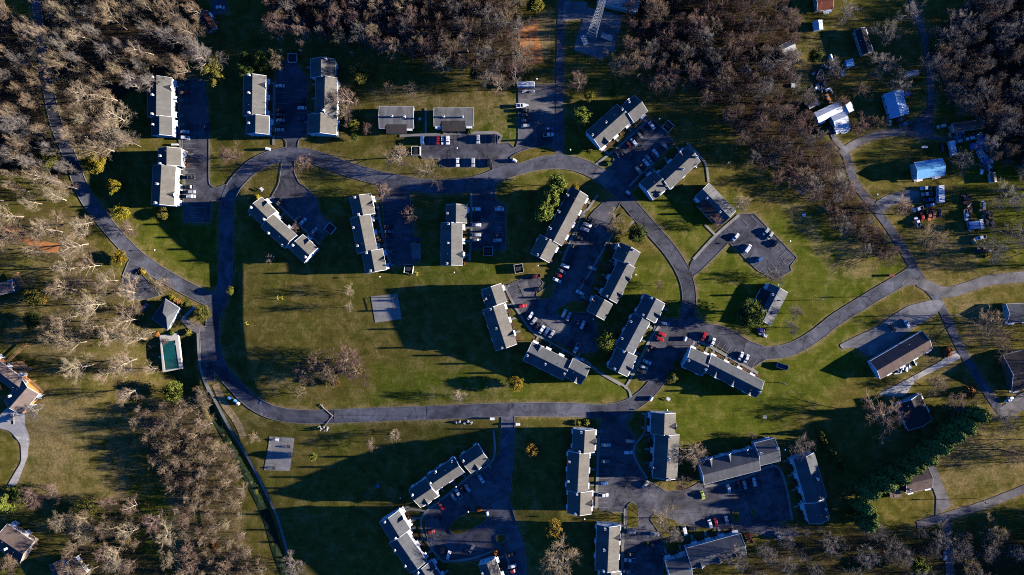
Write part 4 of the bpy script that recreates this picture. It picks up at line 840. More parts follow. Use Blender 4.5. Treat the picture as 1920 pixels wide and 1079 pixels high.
s, v, t, u = 'sedan', 'suv', 'pickup', 'van'
row('in the car park by the top left block', 'R2', (322, 343, 0, s, 'red'), (447, 537, 90, t, 'navy'), (322, 563, 2, s, 'white'), (327, 597, 2, v, 'white'), (355, 818, 0, s, 'black'), (350, 873, 0, v, 'black'), (358, 901, 0, s, 'silver'), (358, 926, 0, v, 'silver'))
row('left side of the shaded upper car park', 'R2', (857, 305, 0, s, 'white'), (858, 443, 0, v, 'black'), (858, 470, 0, s, 'black'), (857, 499, 0, s, 'silver'), (855, 552, 0, s, 'beige'))
row('right side of the shaded upper car park', 'R2', (985, 398, 0, s, 'black'), (981, 429, 0, s, 'white'), (985, 490, 0, s, 'navy'))
row('beside the slanting three-step block', 'D', (545, 205, -45, s, 'black'), (780, 440, -47, s, 'grey'), (855, 475, -47, s, 'white'), (1005, 600, -50, s, 'silver'))
row('in the dark car park with two lone trees', 'E', (510, 485, 0, s, 'black'), (512, 540, 0, s, 'grey'), (520, 587, 0, v, 'black'), (800, 622, -5, s, 'navy'))
row('left side of the middle car park', 'E', (1440, 300, 0, v, 'white'), (1435, 395, 0, s, 'black'), (1440, 467, 0, s, 'white'), (1440, 573, 0, s, 'silver'), (1440, 632, 0, s, 'grey'))
row('right side of the middle car park', 'E', (1685, 300, 0, s, 'white'), (1680, 578, 0, s, 'navy'), (1665, 630, 0, v, 'silver'))
row('in the top row before the duplexes', 'Y', (178, 702, 90, v, 'blue'), (350, 703, 90, s, 'red'), (400, 703, 90, s, 'white'), (452, 703, 90, v, 'white'), (775, 692, 90, s, 'silver'), (942, 685, 90, v, 'black'))
row('in the bottom row before the duplexes', 'Y', (557, 938, 90, s, 'white'), (722, 938, 90, v, 'silver'), (895, 945, 90, v, 'black'))
row('in the upper car park with the boat', 'Y', (1265, 385, 0, t, 'black'), (1265, 437, 0, s, 'black'), (1258, 492, 0, s, 'navy'), (1278, 548, -4, s, 'silver'), (1530, 578, 0, s, 'blue'), (1522, 645, -4, t, 'white'))
row('in front of the diagonal block nearest the wood', 'G', (1015, 475, 55, s, 'white'), (905, 560, 50, v, 'black'), (852, 605, 50, s, 'grey'), (815, 650, 50, s, 'black'), (775, 702, 50, v, 'white'), (705, 732, 50, s, 'maroon'), (610, 838, 50, t, 'black'), (555, 855, 52, s, 'navy'))
row('in the shadow of the diagonal block', 'H', (320, 118, 52, s, 'white'), (295, 160, 52, s, 'navy'), (232, 185, 52, s, 'silver'), (200, 235, 52, v, 'white'), (150, 280, 52, s, 'black'), (110, 325, 52, s, 'beige'), (430, 30, 40, s, 'teal'))
row('beside the block with pines', 'R8', (738, 40, 20, s, 'black'), (722, 67, 20, s, 'white'), (708, 92, 20, s, 'silver'), (680, 140, 25, s, 'black'), (655, 190, 25, v, 'black'))
row('at the lower left of the central car park', 'R8', (598, 298, 24, v, 'white'), (580, 327, 24, s, 'grey'), (566, 352, 24, s, 'red'), (552, 377, 24, s, 'white'))
row('on the small bay at the centre', 'R8', (430, 357, -15, t, 'maroon'), (448, 428, -15, s, 'black'))
row('on the curve of the central car park', 'R8', (357, 522, -12, s, 'red'), (403, 577, -50, s, 'white'), (420, 607, -50, s, 'silver'), (442, 633, -50, s, 'black'), (467, 653, -58, s, 'white'), (494, 663, -58, s, 'blue'), (522, 680, -58, s, 'silver'), (630, 742, -65, s, 'black'), (661, 758, -65, t, 'white'))
row('in the shaded middle of the central car park', 'R8', (592, 563, -65, s, 'white'), (617, 580, -65, s, 'silver'), (672, 612, -65, s, 'navy'), (696, 627, -65, s, 'white'), (726, 640, -65, s, 'maroon'))
row('along the left side of the centre right block', 'R8', (830, 180, 25, s, 'black'), (750, 310, 22, s, 'silver'), (715, 385, 25, s, 'black'), (682, 447, 25, s, 'white'), (705, 475, 25, s, 'grey'))
row('in the lot between the two lower diagonal blocks', 'JJ', (880, 402, 8, s, 'blue'), (842, 518, 22, s, 'red'), (812, 570, 22, v, 'red'), (745, 672, 20, s, 'maroon'), (720, 708, 20, s, 'black'), (675, 832, 24, s, 'white'), (640, 890, 24, s, 'silver'), (615, 935, 24, v, 'black'))
row('above the long block with back dormers', 'M', (472, 185, -68, v, 'red'), (532, 220, -65, s, 'navy'), (575, 250, -65, s, 'white'), (890, 407, -65, s, 'white'), (952, 437, -65, s, 'white'))
row('in the right car park by the lawn', 'R7', (415, 315, -48, s, 'white'), (483, 380, -52, u, 'white'), (585, 285, -48, s, 'silver'), (608, 307, -50, s, 'beige'), (640, 350, -50, s, 'black'), (545, 443, -32, s, 'blue'))
row('before the block below the lower road', 'O', (1065, 577, 58, s, 'white'), (895, 683, 55, v, 'silver'), (838, 712, 55, s, 'black'), (785, 752, 55, t, 'white'), (720, 787, 55, s, 'silver'), (570, 902, 52, s, 'red'))
row('around the round turning loop', 'P', (830, 477, -14, s, 'red'), (830, 580, 5, s, 'navy'), (990, 735, -80, v, 'black'), (1075, 785, -72, s, 'white'), (1380, 700, -60, s, 'grey'))
row('at the bottom edge right of the turning loop', 'A5', (830, 960, -20, s, 'black'), (840, 1025, -15, s, 'white'), (845, 1052, -15, s, 'red'))
row('along the left of the lower right car park', 'S', (532, 300, 0, s, 'white'), (525, 470, 0, s, 'teal'), (500, 697, 0, s, 'blue'), (500, 817, 0, t, 'white'))
row('by the curved path in the lower right car park', 'S', (780, 260, 0, s, 'silver'), (762, 378, 0, s, 'white'), (938, 710, -50, s, 'beige'))
row('in the row below the three-dormer block', 'U', (410, 600, 75, s, 'white'), (500, 577, 75, s, 'black'), (553, 570, 75, s, 'silver'), (640, 545, 78, s, 'white'), (845, 602, -5, s, 'navy'))
row('in the open lower right car park', 'U', (175, 662, 75, s, 'green'), (243, 920, 72, s, 'white'), (295, 907, 75, s, 'red'), (388, 882, 72, v, 'silver'), (15, 985, 75, u, 'white'), (85, 962, 5, v, 'black'))
row('near the right end of the bottom block', 'U', (850, 1025, 70, v, 'blue'), (595, 1048, 65, t, 'red'))
row('beside the upright block at the bottom edge', 'W', (525, 375, 2, s, 'silver'), (775, 398, 5, s, 'beige'), (780, 520, 0, s, 'navy'), (530, 612, 0, s, 'black'), (510, 672, 0, t, 'white'), (500, 790, 0, t, 'teal'))
row('by the pool house', 'PH', (280, 525, -55, s, 'blue')); row('driving on the road right of the pool', 'PH', (735, 955, 88, s, 'black'))
row('near the top edge by the red-roofed house', 'R1', (1240, 45, 5, s, 'white'), (1205, 118, 60, s, 'navy'))
row('on the back lane by the junk yard', 'RT', (450, 203, -12, v, 'beige'), (85, 180, -25, t, 'blue')); row('near the barn in the junk yard', 'RT', (745, 325, -10, s, 'white'), (455, 420, 80, s, 'maroon'), (620, 355, -15, s, 'silver'))
row('in the row of trucks on the gravel drive', 'RJ', (290, 73, -3, t, 'white'), (300, 133, -3, t, 'silver'), (320, 190, -3, t, 'blue'), (340, 243, -5, s, 'blue'), (213, 283, -15, t, 'white'))
row('in the old cars on the grass', 'RJ', (255, 360, 82, s, 'red'), (322, 348, 82, t, 'orange'), (372, 335, 80, s, 'orange'), (430, 325, 82, s, 'navy'), (205, 415, 70, t, 'white'))
row('beside the scrap in the field', 'RJ', (697, 345, 80, t, 'white'), (735, 458, 75, t, 'silver'), (875, 242, 75, s, 'silver'), (845, 572, -15, t, 'white'))
row('in front of the long brown house', 'RB', (625, 212, 62, s, 'white'), (505, 250, 50, s, 'black')); row('on the driveway at the right edge', 'RB', (1485, 850, -30, s, 'white')); row('on the drive at the bottom right', 'A7', (990, 968, 90, s, 'silver'))
row('by the white metal-roofed house', 'RH', (358, 735, 72, v, 'navy'), (1235, 655, -22, t, 'teal'), (1052, 625, 75, s, 'beige')); row('on the drive of the left edge house', 'A3', (75, 200, 85, t, 'grey'))

# ------------------------------------------------------------------ street furniture and other things
def lamp(zone, x, y, lab, h=4.2, base=False):
    p = px(zone, x, y); w = W(p, 0 if base else h); g = float(terr(w.x, w.y)); t_ = thing('street_lamp', lab, 'street lamp', (w.x, w.y, g), 0, 'street lamps')
    b = MB(); b.bar((0, 0, -.2), (0, 0, h - .3), .07, .05, 6); b.build('pole', ['dark_metal'], t_)
    b = MB(); b.bar((0, 0, h - .35), (0, 0, h), .34, .42, 8); b.bar((0, 0, h), (0, 0, h + .2), .42, .12, 8); b.build('lamp_head', ['lamp_white'], t_)
for a in (('E', 408, 1018, 'white lamp on the grass below the stepped narrow block'), ('E', 1200, 972, 'white lamp on the grass below the middle block'), ('Y', 550, 785, 'lamp standing in the middle of the duplex car park'),
          ('G', 1125, 380, 'lamp at the right end of the row of dark cars'), ('H', 820, 288, 'lamp on the lawn edge right of the diagonal block'), ('M', 65, 1015, 'white lamp at the top of the lower right lawn'),
          ('O', 750, 675, 'lamp by the parked cars of the block below the lower road'), ('O', 70, 815, 'lamp in the shade left of the block below the lower road'), ('R8', 445, 295, 'white lamp on the grass left of the central car park'),
          ('W', 32, 248, 'white lamp between the two upright lower blocks'), ('U', 920, 258, 'lamp between the two blocks at lower right'), ('U', 1020, 960, 'lamp on the grass below the blue-shaded block'),
          ('Q', 670, 232, 'white lamp at the top of the low house by the right car park'), ('P', 1335, 215, 'lamp on the grass island of the turning loop'), ('D', 130, 385, 'lamp behind the slanting three-step block'),
          ('PH', 345, 112, 'lamp on the striped grass slope above the pool road'), ('J', 670, 512, 'lamp by the sunny side of the centre right block'), ('R6', 615, 75, 'lamp beside the back lane near the gravel drive'), ('JJ', 75, 350, 'lamp in the shade below the centre right block')): lamp(*a[:3], a[3])
lamp('Y', 1393, 90, 'tall lamp behind the white camper at the top', 7, True); lamp('Y', 1750, 815, 'short lamp right of the top lane', 3.5, True); lamp('R7', 725, 337, 'tall lamp right of the right car park', 8)
POLES = {}
def utility(zone, x, y, lab, h=10.5, cross=0.0):
    w = W(px(zone, x, y)); t_ = thing('utility_pole', lab, 'utility pole', w, R(cross), 'wooden utility poles'); POLES[(zone, x)] = w + Vector((0, 0, h - .3))
    b = MB(); b.bar((0, 0, -.5), (0, 0, h), .18, .12, 7); b.build('pole', ['wood_pole'], t_)
    b = MB(); b.box(-1.2, 1.2, -.07, .07, h - .7, h - .55); b.build('cross_arm', ['wood_pole'], t_)
    b = MB(); b.bar((.3, .2, h - 2.4), (.3, .2, h - 1.4), .28, n=8); b.build('transformer', ['steel'], t_)
    for q in (-1.05, 0, 1.05):
        b = MB(); b.bar((q, 0, h - .56), (q, 0, h - .3), .06, n=5); b.build('insulator', ['lamp_white'], t_)
utility('C', 370, 425, 'utility pole beside the small white enclosure at the top left'); utility('C', 742, 440, 'utility pole on the strip above the olive tree'); utility('C', 205, 340, 'utility pole at the edge of the dark wood at top left')
utility('C', 1470, 562, 'utility pole at the foot of the top wood'); utility('A8', 693, 455, 'utility pole under the wood above the diagonal block', cross=40); utility('H', 1150, 275, 'utility pole on the shaded slope right of the diagonal block', cross=40)
utility('R7', 862, 668, 'utility pole in the middle of the right lawn', cross=20); utility('Y', 1112, 675, 'utility pole on the grass between the two upper car parks'); utility('RB', 950, 140, 'utility pole at the road fork on the right', cross=15)
utility('R6', 540, 650, 'short utility pole beside the east road', 6); utility('M', 1330, 705, 'pole on the lawn right of the long block', 8); utility('A7', 1170, 648, 'utility pole beside the brown-roofed house lane', 9)
def wires(lab, a, b, n=3, dark=True):
    bm = MB(); pr = Vector((-(b - a).y, (b - a).x, 0)).normalized()
    for k in range(n):
        o = pr * ((k - (n - 1) / 2) * 1.0); q = [a + (b - a) * i / 10 + o + Vector((0, 0, -1.6 * 4 * (i / 10) * (1 - i / 10))) for i in range(11)]
        for i in range(10): bm.bar(q[i], q[i + 1], .02, n=3)
    tag(bm.build('power_line', ['dark_metal' if dark else 'steel']), lab, 'power line')
wires('power lines crossing the right lawn towards the trees', POLES[('R7', 862)], W(px('R7', 1060, 250), 11), 3, False); wires('power lines along the shaded slope right of the diagonal block', POLES[('H', 1150)], W((1480, 352), 10)); wires('power lines from the wood down to the shaded slope', POLES[('A8', 693)], POLES[('H', 1150)])
wires('power lines at the right edge above the grey-roofed house', POLES[('RB', 950)], W((1960, 535), 9), 2); wires('single wire to the boat car park from the utility pole', POLES[('Y', 1112)], W(px('Y', 1470, 520), 5), 1); wires('power lines over the top left grass strip', POLES[('C', 742)], POLES[('C', 205)], 2)
def enclosure(zone, x, y, ang, lab, white=True, col='dumpster_green', size=1.0):
    w = W(px(zone, x, y)); t_ = thing('bin_enclosure', lab[0], 'enclosure', w, -R(ang), 'bin enclosures'); m = 'trim_white' if white else 'wood_pole'; k = 2.3 * size
    for nm, (x0, x1, y0, y1) in (('fence_panel', (-k, k, k - .12, k)), ('fence_panel', (-k, -k + .12, -k, k - .12)), ('fence_panel', (k - .12, k, -k, k - .12)), ('gate', (-k, k, -k, -k + .08))):
        b = MB(); b.box(x0, x1, y0, y1, -.3, 1.9 if nm != 'gate' else 1.5); b.build(nm, [m], t_)
    d = thing('dumpster', lab[1], 'dumpster', w + Vector((0, 0, .15)), -R(ang), 'dumpsters'); b = MB(); b.hull8([(-1.5, -.9, .15), (1.5, -.9, .15), (1.5, .9, .15), (-1.5, .9, .15), (-1.7, -1.1, 1.35), (1.7, -1.1, 1.35), (1.7, 1.1, 1.35), (-1.7, 1.1, 1.35)]); b.build('bin', [col], d)
    for q in (-.82, .82):
        b = MB(); b.hull8([(q - .8, -1.1, 1.37), (q + .8, -1.1, 1.37), (q + .8, 1.1, 1.55), (q - .8, 1.1, 1.55), (q - .8, -1.1, 1.43), (q + .8, -1.1, 1.43), (q + .8, 1.1, 1.61), (q - .8, 1.1, 1.61)]); b.build('lid', ['dark_metal'], d)
for a in (('C', 278, 442, 0, ('white bin enclosure at the top end of the shaded upper car park', 'dark dumpster at the top end of the shaded upper car park')), ('D', 1225, 568, 40, ('white-edged bin enclosure in the dark near the slanting block', 'dumpster in the dark enclosure near the slanting block')),
          ('E', 722, 935, 8, ('white bin enclosure on the grass below the dark car park', 'dumpster in the white enclosure below the dark car park')), ('E', 1563, 748, 0, ('bin enclosure at the bottom of the middle car park', 'dumpster at the bottom of the middle car park')),
          ('Y', 115, 820, 90, ('white bin enclosure at the left end of the duplex car park', 'dumpster at the left end of the duplex car park')), ('G', 1235, 492, 40, ('white-edged bin enclosure at the wood end of the dark car row', 'dumpster at the wood end of the dark car row')),
          ('R8', 338, 312, -10, ('bin enclosure at the top of the small central bay', 'dumpster at the top of the small central bay'))): enclosure(*a)
def boxthing(name, lab, cat, zone, x, y, ang, dims, mat, h=0.0, extra=None, lift=0.0):
    w = W(px(zone, x, y), h); t_ = thing(name, lab, cat, w + Vector((0, 0, lift)), -R(ang)); L, B, Hh = dims
    if extra: extra(t_, L, B, Hh, mat)
    return t_
def dumpster_open(t_, L, B, Hh, mat):
    b = MB(); b.box(-L / 2, L / 2, -B / 2, B / 2, 0, .15); b.build('floor', [mat], t_)
    for nm, q in (('side', (-L / 2, L / 2, B / 2 - .1, B / 2)), ('side', (-L / 2, L / 2, -B / 2, -B / 2 + .1)), ('end', (-L / 2, -L / 2 + .1, -B / 2 + .1, B / 2 - .1)), ('end', (L / 2 - .1, L / 2, -B / 2 + .1, B / 2 - .1))):
        b = MB(); b.box(*q, .15, Hh); b.build(nm, [mat], t_)
def trailer_box(t_, L, B, Hh, mat):
    b = MB(); b.hull8([(-L / 2, -B / 2, .6), (L / 2, -B / 2, .6), (L / 2, B / 2, .6), (-L / 2, B / 2, .6), (-L / 2, -B / 2 + .05, Hh), (L / 2 - .3, -B / 2 + .05, Hh), (L / 2 - .3, B / 2 - .05, Hh), (-L / 2, B / 2 - .05, Hh)]); b.build('body', [mat], t_)
    for q in (-.8, 0):
        for s_ in (-1, 1): link('wheel', WHEELB, t_, (q, s_ * (B / 2 - .1), .48))
    for q in (-L * .3, 0, L * .28):
        b = MB(); b.box(q - .35, q + .35, -.3, .3, Hh, Hh + .2); b.build('roof_vent', ['steel'], t_)
    for s_ in (-1, 1):
        for q in (-L * .25, L * .15):
            b = MB(); b.box(q - .6, q + .6, s_ * B / 2 - .03, s_ * B / 2 + .03, 1.6, 2.2); b.build('window', ['glass'], t_)
    b = MB(); b.bar((L / 2, 0, .6), (L / 2 + 1.2, 0, .5), .07); b.build('tow_bar', ['dark_metal'], t_)
def truck_box(t_, L, B, Hh, mat):
    b = MB(); b.hull8([(L / 2 - 2, -B / 2, .6), (L / 2, -B / 2, .6), (L / 2, B / 2, .6), (L / 2 - 2, B / 2, .6), (L / 2 - 2, -B / 2 + .1, 2.5), (L / 2 - .6, -B / 2 + .1, 2.5), (L / 2 - .6, B / 2 - .1, 2.5), (L / 2 - 2, B / 2 - .1, 2.5)]); b.build('cab', ['paint_white'], t_)
    b = MB(); b.poly([(L / 2 + .02, -B / 2 + .15, 1.4), (L / 2 + .02, B / 2 - .15, 1.4), (L / 2 - .55, B / 2 - .2, 2.4), (L / 2 - .55, -B / 2 + .2, 2.4)], [(0, 1, 2, 3)]); b.build('windscreen', ['glass'], t_)
    b = MB(); b.box(-L / 2, L / 2 - 2.2, -B / 2, B / 2, .9, Hh); b.build('cargo_box', [mat], t_)
    for q in (-L / 2 + 1, L / 2 - 1):
        for s_ in (-1, 1): link('wheel', WHEELB, t_, (q, s_ * (B / 2 - .15), .48))
boxthing('open_skip', 'open blue roll-off skip on the grass right of the long block', 'skip', 'M', 1350, 520, 18, (6.0, 2.6, 1.7), 'dumpster_blue', extra=dumpster_open)
boxthing('travel_trailer', 'long white camper at the top of the boat car park', 'camper', 'Y', 1283, 112, 0, (9.2, 2.7, 3.0), 'metal_white', h=1, extra=trailer_box, lift=-1)
boxthing('travel_trailer', 'large white camper beside the row of trucks', 'camper', 'RJ', 437, 135, 88, (9.0, 3.0, 3.2), 'metal_white', h=1, extra=trailer_box, lift=-1)
boxthing('flatbed_truck', 'pale truck with ribbed load in the junk yard', 'truck', 'RT', 560, 430, 76, (8.0, 2.8, 2.8), 'metal_white', h=1, extra=truck_box, lift=-1)
boxthing('box_truck', 'truck with blue covered load in the field', 'truck', 'RJ', 800, 445, -8, (7.5, 4.0, 2.4), 'tarp_blue', h=1, extra=truck_box, lift=-1)
boxthing('cargo_trailer', 'beige box trailer right of the blue covered truck', 'trailer', 'RJ', 856, 440, 80, (5.5, 2.0, 2.2), 'siding_cream', h=1, extra=trailer_box, lift=-1)
boxthing('cargo_trailer', 'blue box trailer in the shade under the grey trees', 'trailer', 'RT', 810, 410, 5, (6.0, 3.0, 2.4), 'tarp_blue', h=1, extra=trailer_box, lift=-1)
boxthing('cargo_trailer', 'pale trailer below the blue box trailer', 'trailer', 'RT', 850, 480, 60, (4.5, 2.6, 2.4), 'metal_white', h=1, extra=trailer_box, lift=-1)
boxthing('cargo_trailer', 'dark blue trailer near the bottom of the junk yard', 'trailer', 'RT', 900, 540, 75, (5, 2.6, 2.4), 'tarp_blue', h=1, extra=trailer_box, lift=-1)
boxthing('cargo_trailer', 'long orange trailer behind the white metal-roofed house', 'trailer', 'RH', 345, 385, 62, (8.0, 1.8, 2.2), 'orange_paint', h=1, extra=trailer_box, lift=-1)
def hull(b, L, B, z0, z1, m=0):
    xs = np.linspace(-L / 2, L / 2, 9); pts = []
    for x in xs:
        k = (x + L / 2) / L; w = B / 2 * (1 - max(0, k - .45) ** 1.8 * 3.0) if k > .45 else B / 2; w = max(.03, w); pts += [(x, -w, z1), (x, -w * .7, z0 + .3 + .3 * max(0, k - .7)), (x, 0, z0 + .6 * max(0, k - .6)), (x, w * .7, z0 + .3 + .3 * max(0, k - .7)), (x, w, z1)]
    f = [(i * 5 + k, i * 5 + k + 1, (i + 1) * 5 + k + 1, (i + 1) * 5 + k) for i in range(8) for k in range(4)] + [(i * 5, (i + 1) * 5, (i + 1) * 5 + 4, i * 5 + 4) for i in range(8)] + [(0, 4, 3, 2, 1)]
    b.poly(pts, f, m)
w = W(px('Y', 1248, 332), 1.0); bt = thing('motor_boat', 'white motor boat with a green stripe on the upper car park', 'boat', (w.x, w.y, w.z - .5), R(4))
b = MB(); hull(b, 6.6, 2.3, .0, 1.15); b.build('hull', ['trim_white'], bt)
b = MB(); b.box(-2.2, .2, -.85, .85, 1.155, 1.19); b.build('cockpit', ['glass'], bt)
b = MB(); b.poly([(.15, -.9, 1.2), (.15, .9, 1.2), (-.25, .75, 1.75), (-.25, -.75, 1.75)], [(0, 1, 2, 3)]); b.build('windscreen', ['glass'], bt)
for q in (-.45, .45):
    b = MB(); b.box(-1.4, -.8, q - .3, q + .3, 1.19, 1.6); b.build('seat', ['trim_white'], bt)
b = MB(); b.box(-3.7, -3.25, -.25, .25, .6, 1.6); b.build('outboard_motor', ['dark_metal'], bt)
bl = thing('boat_trailer', 'trailer under the white motor boat', 'trailer', (w.x, w.y, w.z - 1), R(4)); b = MB(); b.box(-2.8, 2.8, -.9, -.8, .35, .45); b.box(-2.8, 2.8, .8, .9, .35, .45); b.bar((2.8, 0, .4), (4.2, 0, .4), .06); b.box(-2.8, -2.7, -.9, .9, .35, .45); b.build('frame', ['steel'], bl)
for s_ in (-1, 1): link('wheel', WHEEL, bl, (-1, s_ * 1.05, .34))
for i, (x, lab) in enumerate(((1275, 'left watercraft on its trailer below the white camper'), (1345, 'right watercraft on its trailer below the white camper'))):
    w = W(px('Y', x, 178), .6); j = thing('jet_ski', lab, 'jet ski', (w.x, w.y, w.z - .1), R(10 + 160 * i)); b = MB(); hull(b, 3.3, 1.25, 0, .6); b.build('hull', ['trim_white'], j); b = MB(); b.hull8([(-1.1, -.22, .6), (.3, -.22, .6), (.3, .22, .6), (-1.1, .22, .6), (-1.1, -.15, .95), (.2, -.15, .95), (.2, .15, .95), (-1.1, .15, .95)]); b.build('seat', ['dark_metal'], j); b = MB(); b.bar((.5, -.4, 1.05), (.5, .4, 1.05), .04); b.build('handlebar', ['dark_metal'], j)
# radio mast
w = W(px('TW', 575, 555)); tw = thing('radio_mast', 'tall steel lattice mast rising out of the gravel yard', 'mast', w, R(-20)); HT, A0, A1 = 58, 3.0, 1.2
def leg(k, z):
    r = A0 + (A1 - A0) * z / HT; an = math.pi / 2 + k * 2 * math.pi / 3; return Vector((r * math.cos(an), r * math.sin(an), z))
for k in range(3):
    b = MB(); b.bar(leg(k, -.3), leg(k, HT), .15, .1, 6); b.build('leg', ['steel'], tw)
n = 15
for i in range(n):
    z0, z1 = HT * i / n, HT * (i + 1) / n
    b = MB()
    for k in range(3):
        b.bar(leg(k, z0), leg((k + 1) % 3, z1), .05, n=4); b.bar(leg(k, z1), leg((k + 1) % 3, z1), .07, n=4)
    b.build('brace', ['steel'], tw)
for k in range(3):
    for z in (50, 56):
        p = leg(k, z) * 1.0; b = MB(); b.box(p.x * 1.5 - .2, p.x * 1.5 + .2, p.y * 1.5 - .2, p.y * 1.5 + .2, z - 1.2, z + 1.2); b.build('antenna', ['lamp_white'], tw)
# swimming pool
c = [W(px('PH', *q)) for q in ((385, 730), (515, 708), (566, 965), (425, 992))]; wt = [W(px('PH', *q)) for q in ((412, 776), (508, 762), (544, 960), (442, 976))]
b0 = sum(c, Vector()) / 4; po = thing('swimming_pool', 'rectangular pool of dark green water with a white deck', 'swimming pool', b0); zd = max(q.z for q in c) - b0.z + .12
L2 = lambda v, z: (v.x - b0.x, v.y - b0.y, z)
b = MB(); b.poly([L2(v, zd) for v in c] + [L2(v, zd) for v in wt] + [L2(v, zd - 1.5) for v in c] + [L2(v, zd - .6) for v in wt], [(0, 4, 5, 1), (1, 5, 6, 2), (2, 6, 7, 3), (3, 7, 4, 0)] + [(i, (i + 1) % 4, 8 + (i + 1) % 4, 8 + i) for i in range(4)] + [(4 + i, 12 + i, 12 + (i + 1) % 4, 4 + (i + 1) % 4) for i in range(4)]); b.build('deck', ['siding_cream'], po)
b = MB(); b.poly([L2(v, zd - .18) for v in wt], [(3, 2, 1, 0)]); b.build('water', ['pool_water'], po)
for q in (0, .5):
    p = wt[1].lerp(wt[2], .12) - b0; b = MB(); b.bar((p.x - .5, p.y - q, zd - .6), (p.x - .2, p.y - q, zd + .8), .04); b.bar((p.x - .2, p.y - q, zd + .8), (p.x + .4, p.y - q, zd), .04); b.build('ladder_rail', ['steel'], po)
for i, q in enumerate(((395, 757), (388, 885))):
    p = W(px('PH', *q)); b = thing('patio_table', ['round table at the top corner of the pool deck', 'small table on the grass left of the pool'][i], 'table', (p.x, p.y, p.z + .1)); m = MB(); m.bar((0, 0, .7), (0, 0, .76), .6, n=10); m.build('table_top', ['dark_metal' if i == 0 else 'lamp_white'], b); m = MB(); m.bar((0, 0, 0), (0, 0, .7), .06); m.build('leg', ['dark_metal'], b)
# courts and play equipment
def pad(lab, zone, pts, mat, cat): 
    o, b_ = drape('play_court', pxs(zone, *pts), .12, mat, grid=2); return tag(o, lab, cat)
pad('square pale play court half in shadow on the central lawn', 'A2', [(825, 648), (975, 632), (1000, 775), (850, 795)], 'concrete', 'court'); pad('small grey court with a tree shadow by the brook', 'A4', [(435, 535), (575, 545), (550, 730), (405, 725)], 'concrete', 'court')
def frame(lab, zone, x, y, ang, L, B, Hh, mat, name='climbing_frame', cat='play frame', seats=0):
    p = W(px(zone, x, y), .2); t_ = thing(name, lab, cat, p, -R(ang))
    for q in (-1, 1):
        for s_ in (-1, 1): m = MB(); m.bar((q * L / 2, s_ * B / 2, -.3), (q * L / 2, s_ * B / 2 * .2, Hh), .09, n=5); m.build('leg', [mat], t_)
    m = MB(); m.bar((-L / 2, 0, Hh), (L / 2, 0, Hh), .1, n=5); m.build('top_bar', [mat], t_)
    for k in range(seats): q = (k + 1) * L / (seats + 1) - L / 2; m = MB(); m.bar((q, -.2, .5), (q, 0, Hh), .02, n=3); m.bar((q, .2, .5), (q, 0, Hh), .02, n=3); m.box(q - .12, q + .12, -.25, .25, .45, .5); m.build('swing_seat', ['dark_metal'], t_)
frame('dark swing frame on the pale play court', 'A2', 958, 690, 80, 7, 1.8, 2.2, 'dark_metal', 'swing_set', 'swing', 3); frame('yellow climbing frame on the striped central lawn', 'A2', 318, 654, 0, 2.6, 2.6, 1.8, 'yellow_paint'); frame('yellow bar frame at the left of the central lawn', 'A2', 130, 800, 60, 1.5, 1.0, 1.2, 'yellow_paint'); frame('low wooden frame in the lawn beside the thicket', 'A3', 828, 678, 30, 2.4, 2.0, 1.0, 'wood_deck')
def table(lab, zone, x, y, ang, mat='wood_deck'):
    p = W(px(zone, x, y), .15); t_ = thing('picnic_table', lab, 'picnic table', p, -R(ang)); m = MB(); m.box(-1, 1, -.4, .4, .7, .78); m.build('table_top', [mat], t_)
    for s_ in (-1, 1): m = MB(); m.box(-1, 1, s_ * .75 - .15, s_ * .75 + .15, .42, .48); m.build('bench_seat', [mat], t_)
    for q in (-.7, .7): m = MB(); m.bar((q, -.8, 0), (q, .3, .7), .06, n=4); m.bar((q, .8, 0), (q, -.3, .7), .06, n=4); m.build('leg_frame', [mat], t_)
for a in (('E', 800, 985, 20, 'picnic table on the grass by the white bin enclosure', 'yellow_paint'), ('A4', 545, 592, 0, 'dark picnic table on the small grey court', 'dark_metal'), ('A4', 460, 712, 0, 'table at the lower end of the small grey court', 'dark_metal'), ('A4', 480, 552, 10, 'white bench at the top of the small grey court', 'lamp_white'), ('D', 295, 40, 40, 'pale bench on the grass inside the upper loop', 'lamp_white'),
          ('M', 75, 890, 20, 'toy table with chairs on the lower right lawn', 'lamp_white'), ('A6', 1240, 190, 10, 'blue-grey table on the lawn near the right shade', 'teal_') , ('K', 990, 760, 30, 'white bench on the path by the sloping block', 'lamp_white'), ('A5', 85, 575, 30, 'dark blue table on the shaded lower lawn', 'tarp_blue'), ('R6', 198, 190, 0, 'blue table in the shade of the right wood', 'tarp_blue')):
    table(a[4], a[0], a[1], a[2], a[3], a[5] if a[5] in MATS else 'steel')
def cabinet(lab, zone, x, y, ang, dims=(1.6, .9, 1.3), mat='lamp_white', name='utility_cabinet', cat='cabinet'):
    p = W(px(zone, x, y), .2); t_ = thing(name, lab, cat, p, -R(ang)); a_, b_, h_ = dims; m = MB(); m.box(-a_ / 2, a_ / 2, -b_ / 2, b_ / 2, -.3, h_); m.build('body', [mat], t_); m = MB(); m.hull8([(-a_ / 2 - .06, -b_ / 2 - .06, h_), (a_ / 2 + .06, -b_ / 2 - .06, h_), (a_ / 2 + .06, b_ / 2 + .06, h_), (-a_ / 2 - .06, b_ / 2 + .06, h_), (-a_ / 2, -.1, h_ + .18), (a_ / 2, -.1, h_ + .18), (a_ / 2, .1, h_ + .18), (-a_ / 2, .1, h_ + .18)]); m.build('lid', [mat], t_)
